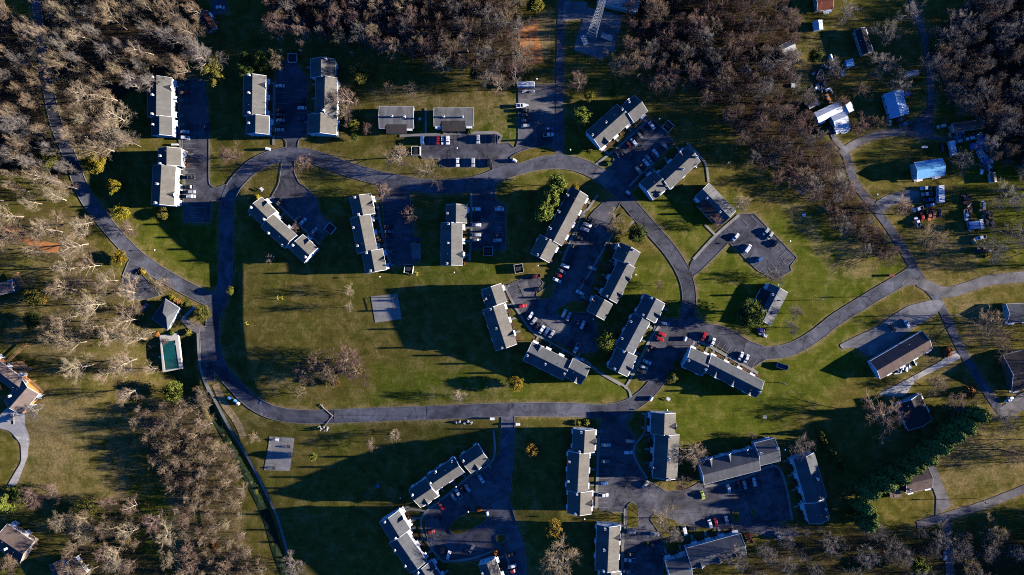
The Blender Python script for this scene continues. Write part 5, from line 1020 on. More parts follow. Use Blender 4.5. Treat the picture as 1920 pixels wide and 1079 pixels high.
for a in (('M', 262, 212, -70, 'white mailbox cabinet on the corner beside the red SUV'), ('R4', 650, 725, 40, 'pale mailbox cabinet at the paved junction'), ('Y', 1165, 920, 30, 'white mailbox cabinet on the island of the upper loop'), ('A6', 600, 85, -60, 'white mailbox cabinet where the lower road bends'), ('A5', 728, 197, 0, 'white mailbox cabinet at the top of the lower spur road'), ('P', 1590, 230, 80, 'blue-white mailbox shelter on the turning loop island'), ('A5', 872, 228, 0, 'small white cabinet at the right of the lower spur entry'), ('R2', 790, 660, 10, 'dark cabinet at the bend above the upper loop')):
    cabinet(a[4], *a[:4], dims=(2.2, 1.2, 1.6))
for i, (x, y) in enumerate(((245, 335), (262, 350), (212, 320))): cabinet(['pale blue bin left beside the road bend', 'larger pale bin beside the road bend', 'blue bin by the reeds at the road bend'][i], 'A4', x, y, 30, (1.4, 1.2, 1.2), ['metal_blue', 'lamp_white', 'tarp_blue'][i], 'waste_bin', 'bin')
# rocks at the culvert, pipe over the road
w = W(px('A4', 742, 485)); rk = thing('rock_pile', 'heap of grey stones at the lower road edge', 'rocks', w)
def rock_mesh(sd):
    r_ = random.Random(sd); m = MB(); ph = (1 + 5 ** .5) / 2; vs_ = [(-1, ph, 0), (1, ph, 0), (-1, -ph, 0), (1, -ph, 0), (0, -1, ph), (0, 1, ph), (0, -1, -ph), (0, 1, -ph), (ph, 0, -1), (ph, 0, 1), (-ph, 0, -1), (-ph, 0, 1)]
    f = [(0, 11, 5), (0, 5, 1), (0, 1, 7), (0, 7, 10), (0, 10, 11), (1, 5, 9), (5, 11, 4), (11, 10, 2), (10, 7, 6), (7, 1, 8), (3, 9, 4), (3, 4, 2), (3, 2, 6), (3, 6, 8), (3, 8, 9), (4, 9, 5), (2, 4, 11), (6, 2, 10), (8, 6, 7), (9, 8, 1)]
    m.poly([tuple(c_ * .5 * r_.uniform(.75, 1.15) for c_ in v_) for v_ in vs_], f); return m.mesh('rock', ['stone'])
ROCKS = [rock_mesh(i) for i in range(4)]
for i in range(26):
    a = random.uniform(0, 6.28); r_ = 3.2 * random.random() ** .5; o = link('rock', ROCKS[i % 4], rk, (r_ * math.cos(a), r_ * math.sin(a) * .75, random.uniform(0, .5)), a); k = random.uniform(.35, .8); o.scale = (k, k, k * .8)
for i, (x, y) in enumerate(((525, 218), (545, 215), (570, 222), (590, 214), (608, 222))):
    w = W(px('A5', x, y)); o = tag(link('boulder', ROCKS[i % 4], None, w, i), ORD[i] + ' pale boulder from the left in the short row below the lower road', 'boulder', 'boulders below the lower road'); o.scale = (1.3, 1, .8)
bm = MB(); q = [W(px('A4', *p_), .3) for p_ in ((720, 355), (745, 380), (790, 420), (760, 458), (745, 478))]
for i in range(4): bm.bar(q[i], q[i + 1], .16, n=6)
tag(bm.build('drain_hose', ['siding_tan']), 'tan hose lying bent across the lower road to the stones', 'hose')
w = W(px('A4', 725, 360)); d = thing('drain_inlet', 'dark drain inlet in the grass above the lower road', 'drain', w); m = MB(); m.box(-1, 1, -.6, .6, -.2, .25); m.build('frame', ['concrete'], d); m = MB(); m.box(-.8, .8, -.45, .45, .25, .28); m.build('grate', ['dark_metal'], d)
# wooden decks at the left houses
def deck(lab, zone, pts, h, mat='wood_deck'):
    c = [W(px(zone, *q), h) for q in pts]; b0 = sum(c, Vector()) / len(c); g = float(terr(b0.x, b0.y)); t_ = thing('wooden_deck', lab, 'deck', (b0.x, b0.y, g)); n = len(c)
    a, b_ = c[0], c[1]; d_, e_ = c[3], c[2]; k = max(4, int((d_ - a).length / .45))
    for i in range(k):
        t0, t1 = i / k, (i + .9) / k; Q = [a.lerp(d_, t0), b_.lerp(e_, t0), b_.lerp(e_, t1), a.lerp(d_, t1)]; m = MB(); m.hull8([(v_.x - b0.x, v_.y - b0.y, h - .1) for v_ in Q] + [(v_.x - b0.x, v_.y - b0.y, h) for v_ in Q]); m.build('plank', [mat], t_)
    for v_ in c: m = MB(); m.bar((v_.x - b0.x, v_.y - b0.y, -.5), (v_.x - b0.x, v_.y - b0.y, h + .9), .09, n=4); m.build('post', [mat], t_)
    for i in range(n): p_, q_ = c[i], c[(i + 1) % n]; m = MB(); m.bar((p_.x - b0.x, p_.y - b0.y, h + .9), (q_.x - b0.x, q_.y - b0.y, h + .9), .07, n=4); m.build('railing', [mat], t_)
deck('wooden deck on the small tan-roofed house', 'LH', [(75, 150), (110, 105), (160, 185), (120, 215)], 2.0); deck('wooden deck at the top of the large left house', 'LH', [(60, 680), (140, 665), (198, 715), (125, 765)], 2.6); deck('long wooden walkway leading up from the large left house', 'LH', [(50, 660), (65, 665), (172, 565), (158, 555)], 1.6); deck('orange-brown porch on the right of the large left house', 'LH', [(175, 800), (212, 790), (270, 855), (240, 868)], 2.2); deck('deck along the lower right side of the large left house', 'LH', [(165, 950), (240, 865), (262, 862), (182, 950)], 2.0); deck('small deck at the brown-roofed house near the bottom left', 'A3', [(45, 815), (75, 800), (215, 905), (195, 935)], 1.8)
deck('dark wooden deck left of the house below the conifer row', 'A7', [(680, 600), (740, 590), (750, 640), (690, 648)], 1.2, 'wood_pole')
# scrap in the yards on the right
def scrap(lab, zone, x, y, ang, n, spread, mats, sd):
    r_ = random.Random(sd); w = W(px(zone, x, y)); t_ = thing('scrap_heap', lab, 'scrap', w, -R(ang))
    for i in range(n):
        a_, b_, h_ = r_.uniform(.4, 2.2), r_.uniform(.3, 1.0), r_.uniform(.2, 1.1); m = MB(); m.hull8([(-a_, -b_, 0), (a_, -b_, 0), (a_, b_, 0), (-a_, b_, 0), (-a_ * .9, -b_ * .8, h_), (a_ * .9, -b_ * .9, h_), (a_ * .8, b_ * .8, h_ * .8), (-a_ * .8, b_ * .9, h_ * 1.2)]); o = m.build('scrap_piece', [r_.choice(mats)], t_, (r_.uniform(-1, 1) * spread[0], r_.uniform(-1, 1) * spread[1], r_.uniform(0, .3)), r_.uniform(0, 6.28))
SM = ['rust', 'metal_rust', 'steel', 'dark_metal', 'wood_pole', 'metal_grey']
scrap('rusty scrap strip beside the white pickup in the field', 'RJ', 740, 310, 80, 26, (8, 1.6), ['rust', 'metal_rust', 'dark_metal', 'wood_pole'], 1); scrap('pile of poles and boards at the edge of the green field', 'RJ', 925, 360, 65, 18, (6, 1.8), ['wood_pole', 'rust', 'wood_deck'], 2); scrap('rusty heap at the top of the scrap strip', 'RJ', 690, 185, 20, 16, (2.6, 2.2), ['rust', 'dark_metal'], 3)
scrap('heap of dark and white junk below the long barn', 'RT', 720, 300, 12, 34, (10, 2.2), SM + ['trim_white', 'tarp_blue'], 4); scrap('dark junk under the grey trees at the right', 'RT', 890, 360, 60, 26, (5, 4), SM + ['trim_white'], 5); scrap('low junk beside the small trailers', 'RT', 905, 600, 80, 22, (4, 3), SM + ['tarp_blue', 'trim_white'], 6)
scrap('clutter of white and dark items at the wood edge', 'RH', 290, 235, 10, 14, (5, 1.2), SM + ['trim_white', 'trim_white'], 7); scrap('dark clutter strip on the grass behind the white metal-roofed house', 'RH', 240, 130, 60, 16, (5, 2), SM + ['rust'], 8); scrap('red and grey clutter by the blue-shaded house', 'RH', 1190, 610, 0, 8, (2, 1), SM + ['paint_red'], 9); scrap('row of white objects along the long brown house', 'RB', 620, 580, -28, 14, (6, .7), ['trim_white', 'steel', 'metal_grey'], 10); scrap('patterned clutter at the lower end of the low house by the green tree', 'Q', 470, 830, 25, 10, (2.2, 1.0), ['plastic_purple', 'steel', 'paint_red', 'metal_grey'], 11)
scrap('clutter below the dark-roofed house at the upper right', 'RH', 380, 30, 20, 12, (6, 1.5), SM + ['trim_white', 'paint_red'], 12)
# orange loader
w = W(px('RJ', 890, 705)); ld = thing('wheel_loader', 'orange-yellow loader in its own shadow in the field', 'loader', w, R(-65)); m = MB(); m.hull8([(-2, -.9, .7), (1.2, -.9, .7), (1.2, .9, .7), (-2, .9, .7), (-2, -.8, 1.8), (.9, -.8, 1.7), (.9, .8, 1.7), (-2, .8, 1.8)]); m.build('body', ['orange_paint'], ld); m = MB(); m.box(-.6, .6, -.6, .6, 1.8, 2.9); m.build('cab', ['glass'], ld); m = MB(); m.box(-.7, .7, -.7, .7, 2.9, 3.0); m.build('cab_roof', ['orange_paint'], ld); m = MB(); m.bar((1, -.6, 1.4), (3, -.6, .6), .12, n=5); m.bar((1, .6, 1.4), (3, .6, .6), .12, n=5); m.build('lift_arm', ['orange_paint'], ld); m = MB(); m.hull8([(2.9, -1.2, .1), (3.8, -1.2, .1), (3.8, 1.2, .1), (2.9, 1.2, .1), (2.9, -1.2, 1.0), (3.1, -1.2, 1.0), (3.1, 1.2, 1.0), (2.9, 1.2, 1.0)]); m.build('bucket', ['rust'], ld)
for q in (-1.3, 1.0):
    for s_ in (-1, 1): o = link('wheel', WHEELB, ld, (q, s_ * 1.0, .65)); o.scale = (1.35, 1.2, 1.35)
cabinet('rusty tank left of the orange loader', 'RJ', 780, 612, 60, (3.0, 1.4, 1.3), 'siding_tan', 'storage_tank', 'tank'); cabinet('blue covered box above the orange loader', 'RJ', 820, 700, 30, (2.6, 2.0, 1.4), 'dark_metal', 'storage_box', 'box'); cabinet('purple canopy beside the blue-shaded house', 'RH', 1250, 305, -10, (2.6, 2.2, 2.2), 'plastic_purple', 'canopy_tent', 'canopy'); cabinet('white-roofed small shelter on the strip above the dark-roofed house', 'R5', 348, 330, 70, (3.2, 1.2, 1.8), 'lamp_white', 'storage_box', 'box'); cabinet('blue tarpaulin shelter on the shaded grass near the dark-roofed house', 'R5', 450, 362, -15, (4.0, 3.6, 2.0), 'metal_blue', 'shelter', 'shelter'); cabinet('pale blue tank lying on the grass by the back lane', 'RT', 282, 413, 0, (3.0, 1.0, .9), 'metal_white', 'storage_tank', 'tank'); cabinet('small white satellite stand at the wood edge', 'R5', 140, 483, 0, (2.0, 2.0, .6), 'lamp_white', 'satellite_dish', 'dish'); cabinet('pale green shelter beside the back lane', 'R5', 800, 420, -10, (6.5, 2.6, 2.2), 'metal_grey', 'shelter', 'shelter')
cabinet('dark brick sign bed at the mouth of the east road', 'R6', 688, 530, 0, (2.6, 1.2, 1.6), 'brick', 'entrance_sign', 'sign')
cabinet('white crates in a row on the grass beside the top left block', 'R2', 265, 635, 0, (3.5, .9, .7), 'lamp_white', 'crate_row', 'crates'); cabinet('white air-conditioning box between the two duplexes', 'Y', 155, 478, 0, (1.1, 1.1, 1.0), 'lamp_white', 'air_conditioner', 'air conditioner')
# ------------------------------------------------------------------ trees
def tubes(segs, sides):
    """segs: rows of (x0,y0,z0,x1,y1,z1,r0,r1) -> vertices, quads"""
    s_ = np.asarray(segs, float); a = s_[:, :3]; b = s_[:, 3:6]; d = b - a; d /= np.linalg.norm(d, axis=1)[:, None] + 1e-9
    ref = np.where(np.abs(d[:, 2:3]) < .9, np.array([[0, 0, 1.0]]), np.array([[1.0, 0, 0]])); t1 = np.cross(d, ref); t1 /= np.linalg.norm(t1, axis=1)[:, None]; t2 = np.cross(d, t1)
    V = []; 
    for (c, r_) in ((a, s_[:, 6]), (b, s_[:, 7])):
        for k in range(sides):
            an = 2 * math.pi * k / sides; V.append(c + (t1 * math.cos(an) + t2 * math.sin(an)) * r_[:, None])
    V = np.stack(V, 1); n = len(s_); base = np.arange(n)[:, None] * (2 * sides); F = []
    for k in range(sides):
        k2 = (k + 1) % sides; F.append(np.stack([base[:, 0] + k, base[:, 0] + k2, base[:, 0] + sides + k2, base[:, 0] + sides + k], 1))
    return V.reshape(-1, 3), np.concatenate(F)
def bare_skeleton(sd, H, Rc, low=.25, limbs=10, dens=1.0, tw=.021):
    r_ = random.Random(sd); big = []; mid = []; fine = []
    def rv(k): return Vector((r_.uniform(-1, 1), r_.uniform(-1, 1), r_.uniform(-1, 1))) * k
    def grow(p, d, L, r0, lev, bend):
        n = (4, 4, 3, 2, 1)[lev]; pts = [p]; q = p; e = d.copy()
        for i in range(n): e = (e + rv(.16) + Vector((0, 0, bend))).normalized(); q = q + e * (L / n); pts.append(q)
        dst = big if lev <= 1 else (mid if lev == 2 else fine); r1 = r0 * (.45 if lev < 3 else .3)
        for i in range(n):
            ra = r0 + (r1 - r0) * i / n; rb = r0 + (r1 - r0) * (i + 1) / n; dst.append((*pts[i], *pts[i + 1], ra, rb))
        return pts
    tr = grow(Vector((0, 0, -.4)), Vector((0, 0, 1)), H * .78, H * .0165, 0, .02)
    def along(pts, t_):
        k = t_ * (len(pts) - 1); i = min(int(k), len(pts) - 2); return pts[i].lerp(pts[i + 1], k - i), (pts[i + 1] - pts[i]).normalized()
    def side(d, ang, az):
        o = d.orthogonal().normalized(); w_ = d.cross(o); s_ = o * math.cos(az) + w_ * math.sin(az); return (d * math.cos(ang) + s_ * math.sin(ang)).normalized()
    az = r_.uniform(0, 6.28)
    for i in range(limbs):
        t_ = low + (1 - low) * (i + .3) / limbs; az += 2.4 + r_.uniform(-.4, .4); p, d = along(tr, min(1, t_)); L = Rc * (1.25 - .75 * (t_ - low) / (1 - low)) * r_.uniform(.85, 1.15)
        l1 = grow(p, side(d, r_.uniform(.75, 1.1) * (1.15 - .5 * t_), az), L, H * .0062 * (1.2 - .5 * t_) + .03, 1, .10)
        for j in range(max(3, int(6 * dens))):
            p2, d2 = along(l1, .25 + .75 * (j + r_.random()) / 6 if j < 6 else r_.uniform(.3, 1)); l2 = grow(p2, side(d2, r_.uniform(.5, .95), r_.uniform(0, 6.28)), L * r_.uniform(.32, .52), .046, 2, .07)
            for k in range(max(2, int(5 * dens))):
                p3, d3 = along(l2, r_.uniform(.25, 1)); l3 = grow(p3, side(d3, r_.uniform(.4, .9), r_.uniform(0, 6.28)), L * r_.uniform(.18, .30), .027, 3, .05)
                for m_ in range(max(2, int(4 * dens))):
                    p4, d4 = along(l3, r_.uniform(.15, 1)); fine.append((*p4, *(p4 + side(d4, r_.uniform(.35, .9), r_.uniform(0, 6.28)) * (L * r_.uniform(.10, .2))), tw, .008))
    return big, mid, fine
BARE = []
def bare_variant(sd, H, Rc, **k):
    big, mid, fine = bare_skeleton(sd, H, Rc, **k); V, F = tubes(big, 5); trunk = mesh_np('trunk', V, F, 'bark_grey')
    V1, F1 = tubes(mid, 4); V2, F2 = tubes(fine, 3); crown = mesh_np('crown', np.concatenate([V1, V2]), np.concatenate([F1, F2 + len(V1)]), 'twig_tan'); return (trunk, crown, H, Rc)
for sd, H, Rc in ((1, 19, 6.6), (2, 20, 7.2), (3, 17, 5.8), (4, 21, 7.0), (5, 18, 6.2), (6, 16, 6.4)): BARE.append(bare_variant(sd, H, Rc, limbs=12, dens=1.3))
SMALL = [bare_variant(11, 9, 4.4, low=.16, limbs=12, dens=1.25, tw=.022), bare_variant(12, 8, 4.0, low=.14, limbs=12, dens=1.25, tw=.022), bare_variant(13, 10, 4.6, low=.2, limbs=12, dens=1.25, tw=.022)]
def leafy_variant(sd, H, Rc, low, n, clumps, size, shape='round'):
    g = np.random.default_rng(sd); big, mid, fine = bare_skeleton(sd + 50, H * .9, Rc * .85, low=.2, limbs=7, dens=.55); V, F = tubes(big + mid, 4); trunk = mesh_np('trunk', V, F, 'bark_dark'); C = []
    for i in range(clumps):
        if shape == 'cone':
            h = low + (1 - low) * (i + .5) / clumps; rr = Rc * (1.02 - h) * g.uniform(.55, 1.0) + .15; a = g.uniform(0, 6.28); C.append((rr * math.cos(a), rr * math.sin(a), H * h, max(.55, Rc * .42 * (1.15 - h))))
        elif shape == 'column':
            h = low + (1 - low) * (i + .5) / clumps; rr = Rc * math.sqrt(g.random()) * .75 * min(1, (1.08 - h) * 2.2); a = g.uniform(0, 6.28); C.append((rr * math.cos(a), rr * math.sin(a), H * h, Rc * g.uniform(.28, .42)))
        else:
            d = g.normal(size=3); d /= np.linalg.norm(d); k = g.uniform(.35, .85); C.append((d[0] * Rc * k, d[1] * Rc * k, H * (low + 1) / 2 + d[2] * H * (1 - low) / 2 * k * .95, Rc * g.uniform(.24, .42)))
    C = np.array(C); idx = g.integers(0, clumps, n); d = g.normal(size=(n, 3)); d /= np.linalg.norm(d, axis=1)[:, None]; P = C[idx, :3] + d * C[idx, 3:4] * (g.random((n, 1)) ** .45) * np.array([1, 1, .75])
    a = g.normal(size=(n, 3)); a /= np.linalg.norm(a, axis=1)[:, None]; q = np.cross(a, d + .01); q /= np.linalg.norm(q, axis=1)[:, None] + 1e-9; sz = size * g.uniform(.6, 1.25, (n, 1)); a = a * sz; q = q * sz * .6
    V = np.stack([P - a, P - q * .8, P + a, P + q * .8], 1).reshape(-1, 3); F = np.arange(4 * n).reshape(n, 4); return (trunk, mesh_np('crown', V, F, 'leaf_olive'), H, Rc)
LEAFY = [leafy_variant(21, 9, 4.2, .18, 5200, 46, .30), leafy_variant(22, 8, 4.0, .15, 5200, 40, .30), leafy_variant(23, 10, 4.4, .22, 5200, 54, .30)]
CONE = [leafy_variant(31, 11, 3.2, .04, 6500, 70, .30, 'cone'), leafy_variant(32, 12, 3.4, .04, 6500, 76, .30, 'cone')]
BELT = [leafy_variant(51, 12, 3.4, .05, 9000, 90, .30, 'column'), leafy_variant(52, 12, 3.4, .05, 9000, 90, .30, 'column')]
def bush_mesh(sd, n=260):
    g = np.random.default_rng(sd); d = g.normal(size=(n, 3)); d /= np.linalg.norm(d, axis=1)[:, None]; d[:, 2] = np.abs(d[:, 2]) * 1.1; P = d * g.uniform(.65, 1.0, (n, 1)); a = g.normal(size=(n, 3)); a /= np.linalg.norm(a, axis=1)[:, None]; q = np.cross(a, d); q /= np.linalg.norm(q, axis=1)[:, None] + 1e-9; a *= .24; q *= .15
    return mesh_np('shrub', np.stack([P - a, P - q, P + a, P + q], 1).reshape(-1, 3), np.arange(4 * n).reshape(n, 4), 'leaf_olive')
BUSH = [bush_mesh(41), bush_mesh(42)]
def tree(var, p_crown, rad_px, twig, bark, label, name='bare_tree', group=None, hk=None, cat='tree', at_base=False, zfrac=.62):
    """stand a tree so that its crown is seen at pixel p_crown; rad_px is the crown radius in the photograph"""
    trunk, crown, H, Rc = var; k = rad_px * S / Rc; kz = k if hk is None else hk / H
    w = W(p_crown, 0 if at_base else H * kz * zfrac); g = float(terr(w.x, w.y)); t_ = thing(name, label, cat, (w.x, w.y, g), random.uniform(0, 6.28), group); t_.scale = (k, k, kz)
    link('trunk', trunk, t_, mat=bark); link('crown', crown, t_, mat=twig); return t_
def sample(poly, gap, seed, tries=9000):
    g = random.Random(seed); xs = [p[0] for p in poly]; ys = [p[1] for p in poly]; out = []
    cand = np.array([(g.uniform(min(xs), max(xs)), g.uniform(min(ys), max(ys))) for _ in range(tries)]); cand = cand[inside(cand, poly)]
    for c in cand:
        if all((c[0] - o[0]) ** 2 + (c[1] - o[1]) ** 2 > gap * gap for o in out): out.append(c)
    return out
WSPEC = {'nw': (33, ['twig_tan', 'twig_grey', 'twig_tan', 'twig_pale'], 'bark_pale', 'bare tan tree in the wood at the top left corner', 'trees of the top left wood', 20, 24),
 'w': (34, ['twig_grey', 'twig_tan', 'twig_pale'], 'bark_grey', 'bare tree at the left edge beyond the forest road', 'trees beyond the forest road', 19, 23),
 'sw': (42, ['twig_pale', 'twig_tan', 'twig_pale'], 'bark_pale', 'pale spreading bare tree on the lawns left of the pool', 'trees left of the pool', 21, 21),
 'thicket': (21, ['twig_tan', 'twig_pale', 'twig_tan', 'twig_brown'], 'bark_pale', 'small tan bare tree in the thicket by the lower left brook', 'trees of the brook thicket', 13, 10),
 'n': (23, ['twig_brown', 'twig_grey', 'twig_red', 'twig_tan'], 'bark_grey', 'bare brown tree in the dark wood along the top edge', 'trees of the top middle wood', 18, 19),
 'ne': (24, ['twig_red', 'twig_brown', 'twig_red', 'twig_grey'], 'bark_dark', 'bare reddish-brown tree in the wood right of the mast', 'trees of the wood right of the mast', 16, 16),
 'e': (27, ['twig_grey', 'twig_grey', 'twig_brown'], 'bark_dark', 'bare grey tree in the wood at the upper right edge', 'trees of the upper right wood', 18, 17),
 'se': (40, ['twig_grey', 'twig_grey', 'twig_tan'], 'bark_dark', 'bare grey tree in the wood along the bottom right edge', 'trees of the bottom right wood', 18, 15),
 'bl': (42, ['twig_pale', 'twig_tan', 'twig_red'], 'bark_pale', 'pale bare tree by the brown roofs at the bottom left', 'trees at the bottom left', 19, 16)}
wood = []
for i, (k, (gap, tw, bk, lab, grp, rad, hh)) in enumerate(WSPEC.items()):
    for p in sample(WOODS[k], gap, 100 + i): r_ = rad * random.choice((.6, .75, .9, 1, 1.1, 1.25, 1.45)) * random.uniform(.9, 1.1); wood.append((r_ * (1 if -5 < p[0] < 1925 and -5 < p[1] < 1084 else .01), p, r_, k))
wood.sort(key=lambda t_: -t_[0])
NW = 245; WT = {}
for j, (_, p, r_, k) in enumerate(wood[:NW]):
    gap, tw, bk, lab, grp, rad, hh = WSPEC[k]; tc = random.choice(tw); o = tree(random.choice(BARE if hh > 12 else SMALL), p, r_, tc, bk, lab, 'bare_tree', grp, hh * random.uniform(.85, 1.15) * (.45 if k == 'ne' and p[1] > 300 else 1)); WT.setdefault(k, []).append((o, p, r_, tc))
PLACE = {'nw': 'the top left wood', 'w': 'the far left wood', 'sw': 'the trees left of the pool', 'thicket': 'the brook thicket', 'n': 'the top middle wood', 'ne': 'the wood right of the mast', 'e': 'the upper right wood', 'se': 'the bottom right wood', 'bl': 'the bottom left trees'}
TONE = {'tan': 'tan', 'grey': 'grey', 'pale': 'pale', 'brown': 'brown', 'red': 'reddish'}
for k, L in WT.items():
    xs = sorted(t_[1][0] for t_ in L); ys = sorted(t_[1][1] for t_ in L); rs = sorted(t_[2] for t_ in L); n = len(L); cells = {}
    for o, p, r_, tc in L:
        cx = 'left' if p[0] < xs[n // 3] else ('right' if p[0] > xs[2 * n // 3] else 'middle'); cy = 'upper' if p[1] < ys[n // 3] else ('lower' if p[1] > ys[2 * n // 3] else 'central')
        sz = 'smaller' if r_ < rs[n // 2] else 'larger'; cells.setdefault((sz, TONE[tc[5:]], cy, cx), []).append((p[1], o))
    for (sz, tone, cy, cx), its in cells.items():
        its.sort(key=lambda t_: t_[0])
        for i, (_, o) in enumerate(its): o['label'] = f"{sz} {tone} bare tree, {cy} {cx} of {PLACE[k]}" + ('' if len(its) == 1 else f", {ORD[min(i, 9)]} from top")
# the many smaller trees between them, one mass
rest = [(p, r_, WSPEC[k][6] * (.45 if k == 'ne' and p[1] > 300 else 1), k) for _, p, r_, k in wood[NW:]]
for i, (k, (gap, *_r)) in enumerate(WSPEC.items()):
    g2 = {'sw': 80, 'thicket': 32, 'nw': 50, 'w': 60, 'n': 25, 'ne': 22, 'e': 30, 'se': 60, 'bl': 80}[k]
    rest += [(p, _r[4] * random.uniform(.45, .95), _r[5] * random.uniform(.5, .9) * (.5 if k == 'ne' and p[1] > 300 else 1), k) for p in sample(WOODS[k], g2, 300 + i)]
# woods go on past the edges of the picture
for poly, gap in (([(1950, -80), (2110, -80), (2110, 330), (1950, 300)], 17), ([(1950, 990), (2110, 960), (2110, 1130), (1950, 1130)], 17), ([(500, -110), (985, -110), (985, -35), (500, -35)], 28), ([(1175, -110), (1480, -110), (1480, -35), (1175, -35)], 28), ([(-110, 0), (-35, 0), (-35, 760), (-110, 760)], 30), ([(1940, 340), (2060, 340), (2060, 500), (1940, 500)], 34), ([(1945, 600), (2060, 600), (2060, 880), (1945, 880)], 44)):
    rest += [(p, 17, 16, 'e' if poly[0][0] > 1900 else 'n') for p in sample(poly, gap, 7)]
def scatter(name, items, label, cat):
    """one object: every point carries an instance of a bare tree, turned and scaled by attributes"""
    store = bpy.data.collections.new('woodland_kinds'); kinds = {}
    for tone, bark in (('twig_tan', 'bark_grey'), ('twig_brown', 'bark_grey'), ('twig_grey', 'bark_dark'), ('twig_red', 'bark_dark')):
        for j, (trunk, crown, H, Rc) in enumerate(BARE[:3]):
            V = []; F = []; M = []; n = 0
            for mi, me in enumerate((trunk, crown)):
                v_ = np.empty(len(me.vertices) * 3, np.float32); me.vertices.foreach_get('co', v_); f_ = np.empty(len(me.loops), np.int32); me.loops.foreach_get('vertex_index', f_)
                V.append(v_.reshape(-1, 3) / np.array([Rc, Rc, H])); F.append(f_.reshape(-1, 4) + n); M += [mi] * len(me.polygons); n += len(me.vertices)
            me = mesh_np('woodland_kind', np.concatenate(V), np.concatenate(F), [bark, tone]); me.polygons.foreach_set('material_index', M)
            o = bpy.data.objects.new(f'kind_{len(kinds):02d}', me); store.objects.link(o); kinds.setdefault(tone, []).append(len(store.objects) - 1)
    P = []; RT_ = []; SC = []; VR = []
    for p, r_, hh, k in items:
        w = W(p, hh * .6); P.append((w.x, w.y, float(terr(w.x, w.y)) - .2)); RT_.append((random.uniform(-.08, .08), random.uniform(-.08, .08), random.uniform(0, 6.28))); SC.append((r_ * S, r_ * S, hh)); VR.append(random.choice(kinds.get(random.choice(WSPEC[k][1]), kinds['twig_tan'])))
    me = bpy.data.meshes.new(name); me.from_pydata(P, [], []); me.materials.append(MATS['twig_brown'])
    for nm, ty, data in (('turn', 'FLOAT_VECTOR', RT_), ('size', 'FLOAT_VECTOR', SC), ('pick', 'INT', VR)):
        at = me.attributes.new(nm, ty, 'POINT'); at.data.foreach_set('vector' if ty != 'INT' else 'value', np.array(data).ravel())
    o = tag(link(name, me), label, cat, None, 'stuff'); ng = bpy.data.node_groups.new('scatter_trees', 'GeometryNodeTree')
    ng.interface.new_socket('Geometry', in_out='INPUT', socket_type='NodeSocketGeometry'); ng.interface.new_socket('Geometry', in_out='OUTPUT', socket_type='NodeSocketGeometry')
    N = ng.nodes; gi = N.new('NodeGroupInput'); go = N.new('NodeGroupOutput'); ip = N.new('GeometryNodeInstanceOnPoints'); ci = N.new('GeometryNodeCollectionInfo'); ci.inputs[0].default_value = store; ci.inputs[1].default_value = True; ci.inputs[2].default_value = True
    ip.inputs['Pick Instance'].default_value = True; A = {}
    for nm, ty in (('turn', 'FLOAT_VECTOR'), ('size', 'FLOAT_VECTOR'), ('pick', 'INT')): a = N.new('GeometryNodeInputNamedAttribute'); a.data_type = ty; a.inputs[0].default_value = nm; A[nm] = a.outputs[0]
    K = ng.links; K.new(gi.outputs[0], ip.inputs['Points']); K.new(ci.outputs[0], ip.inputs['Instance']); K.new(A['pick'], ip.inputs['Instance Index']); K.new(A['turn'], ip.inputs['Rotation']); K.new(A['size'], ip.inputs['Scale']); K.new(ip.outputs[0], go.inputs[0])
    md = o.modifiers.new('scatter', 'NODES'); md.node_group = ng
scatter('woodland', rest, 'mass of smaller bare trees between the larger ones in the woods', 'woodland')
def brush():
    S_ = []; g = random.Random(5)
    for k, poly in WOODS.items():
        dens = {'thicket': 10, 'sw': 30}.get(k, 18)
        for p in sample(poly, dens, 55, 5000):
            w = W(p); 
            for i in range(9):
                a = g.uniform(0, 6.28); L = g.uniform(1.0, 2.8); o = Vector((g.uniform(-1.2, 1.2), g.uniform(-1.2, 1.2), 0)); q = w + o; e = q + Vector((math.cos(a) * L * .7, math.sin(a) * L * .7, L)); S_.append((*q, *e, .035, .012))
                for j in range(3): m_ = q.lerp(e, g.uniform(.3, .9)); S_.append((*m_, *(m_ + Vector((g.uniform(-.8, .8), g.uniform(-.8, .8), g.uniform(.1, .7)))), .025, .008))
    V, F = tubes(S_, 3); tag(link('undergrowth', mesh_np('undergrowth', V, F, 'brush_twig')), 'tangle of thin undergrowth on the floor of the woods', 'undergrowth', None, 'stuff')
brush()
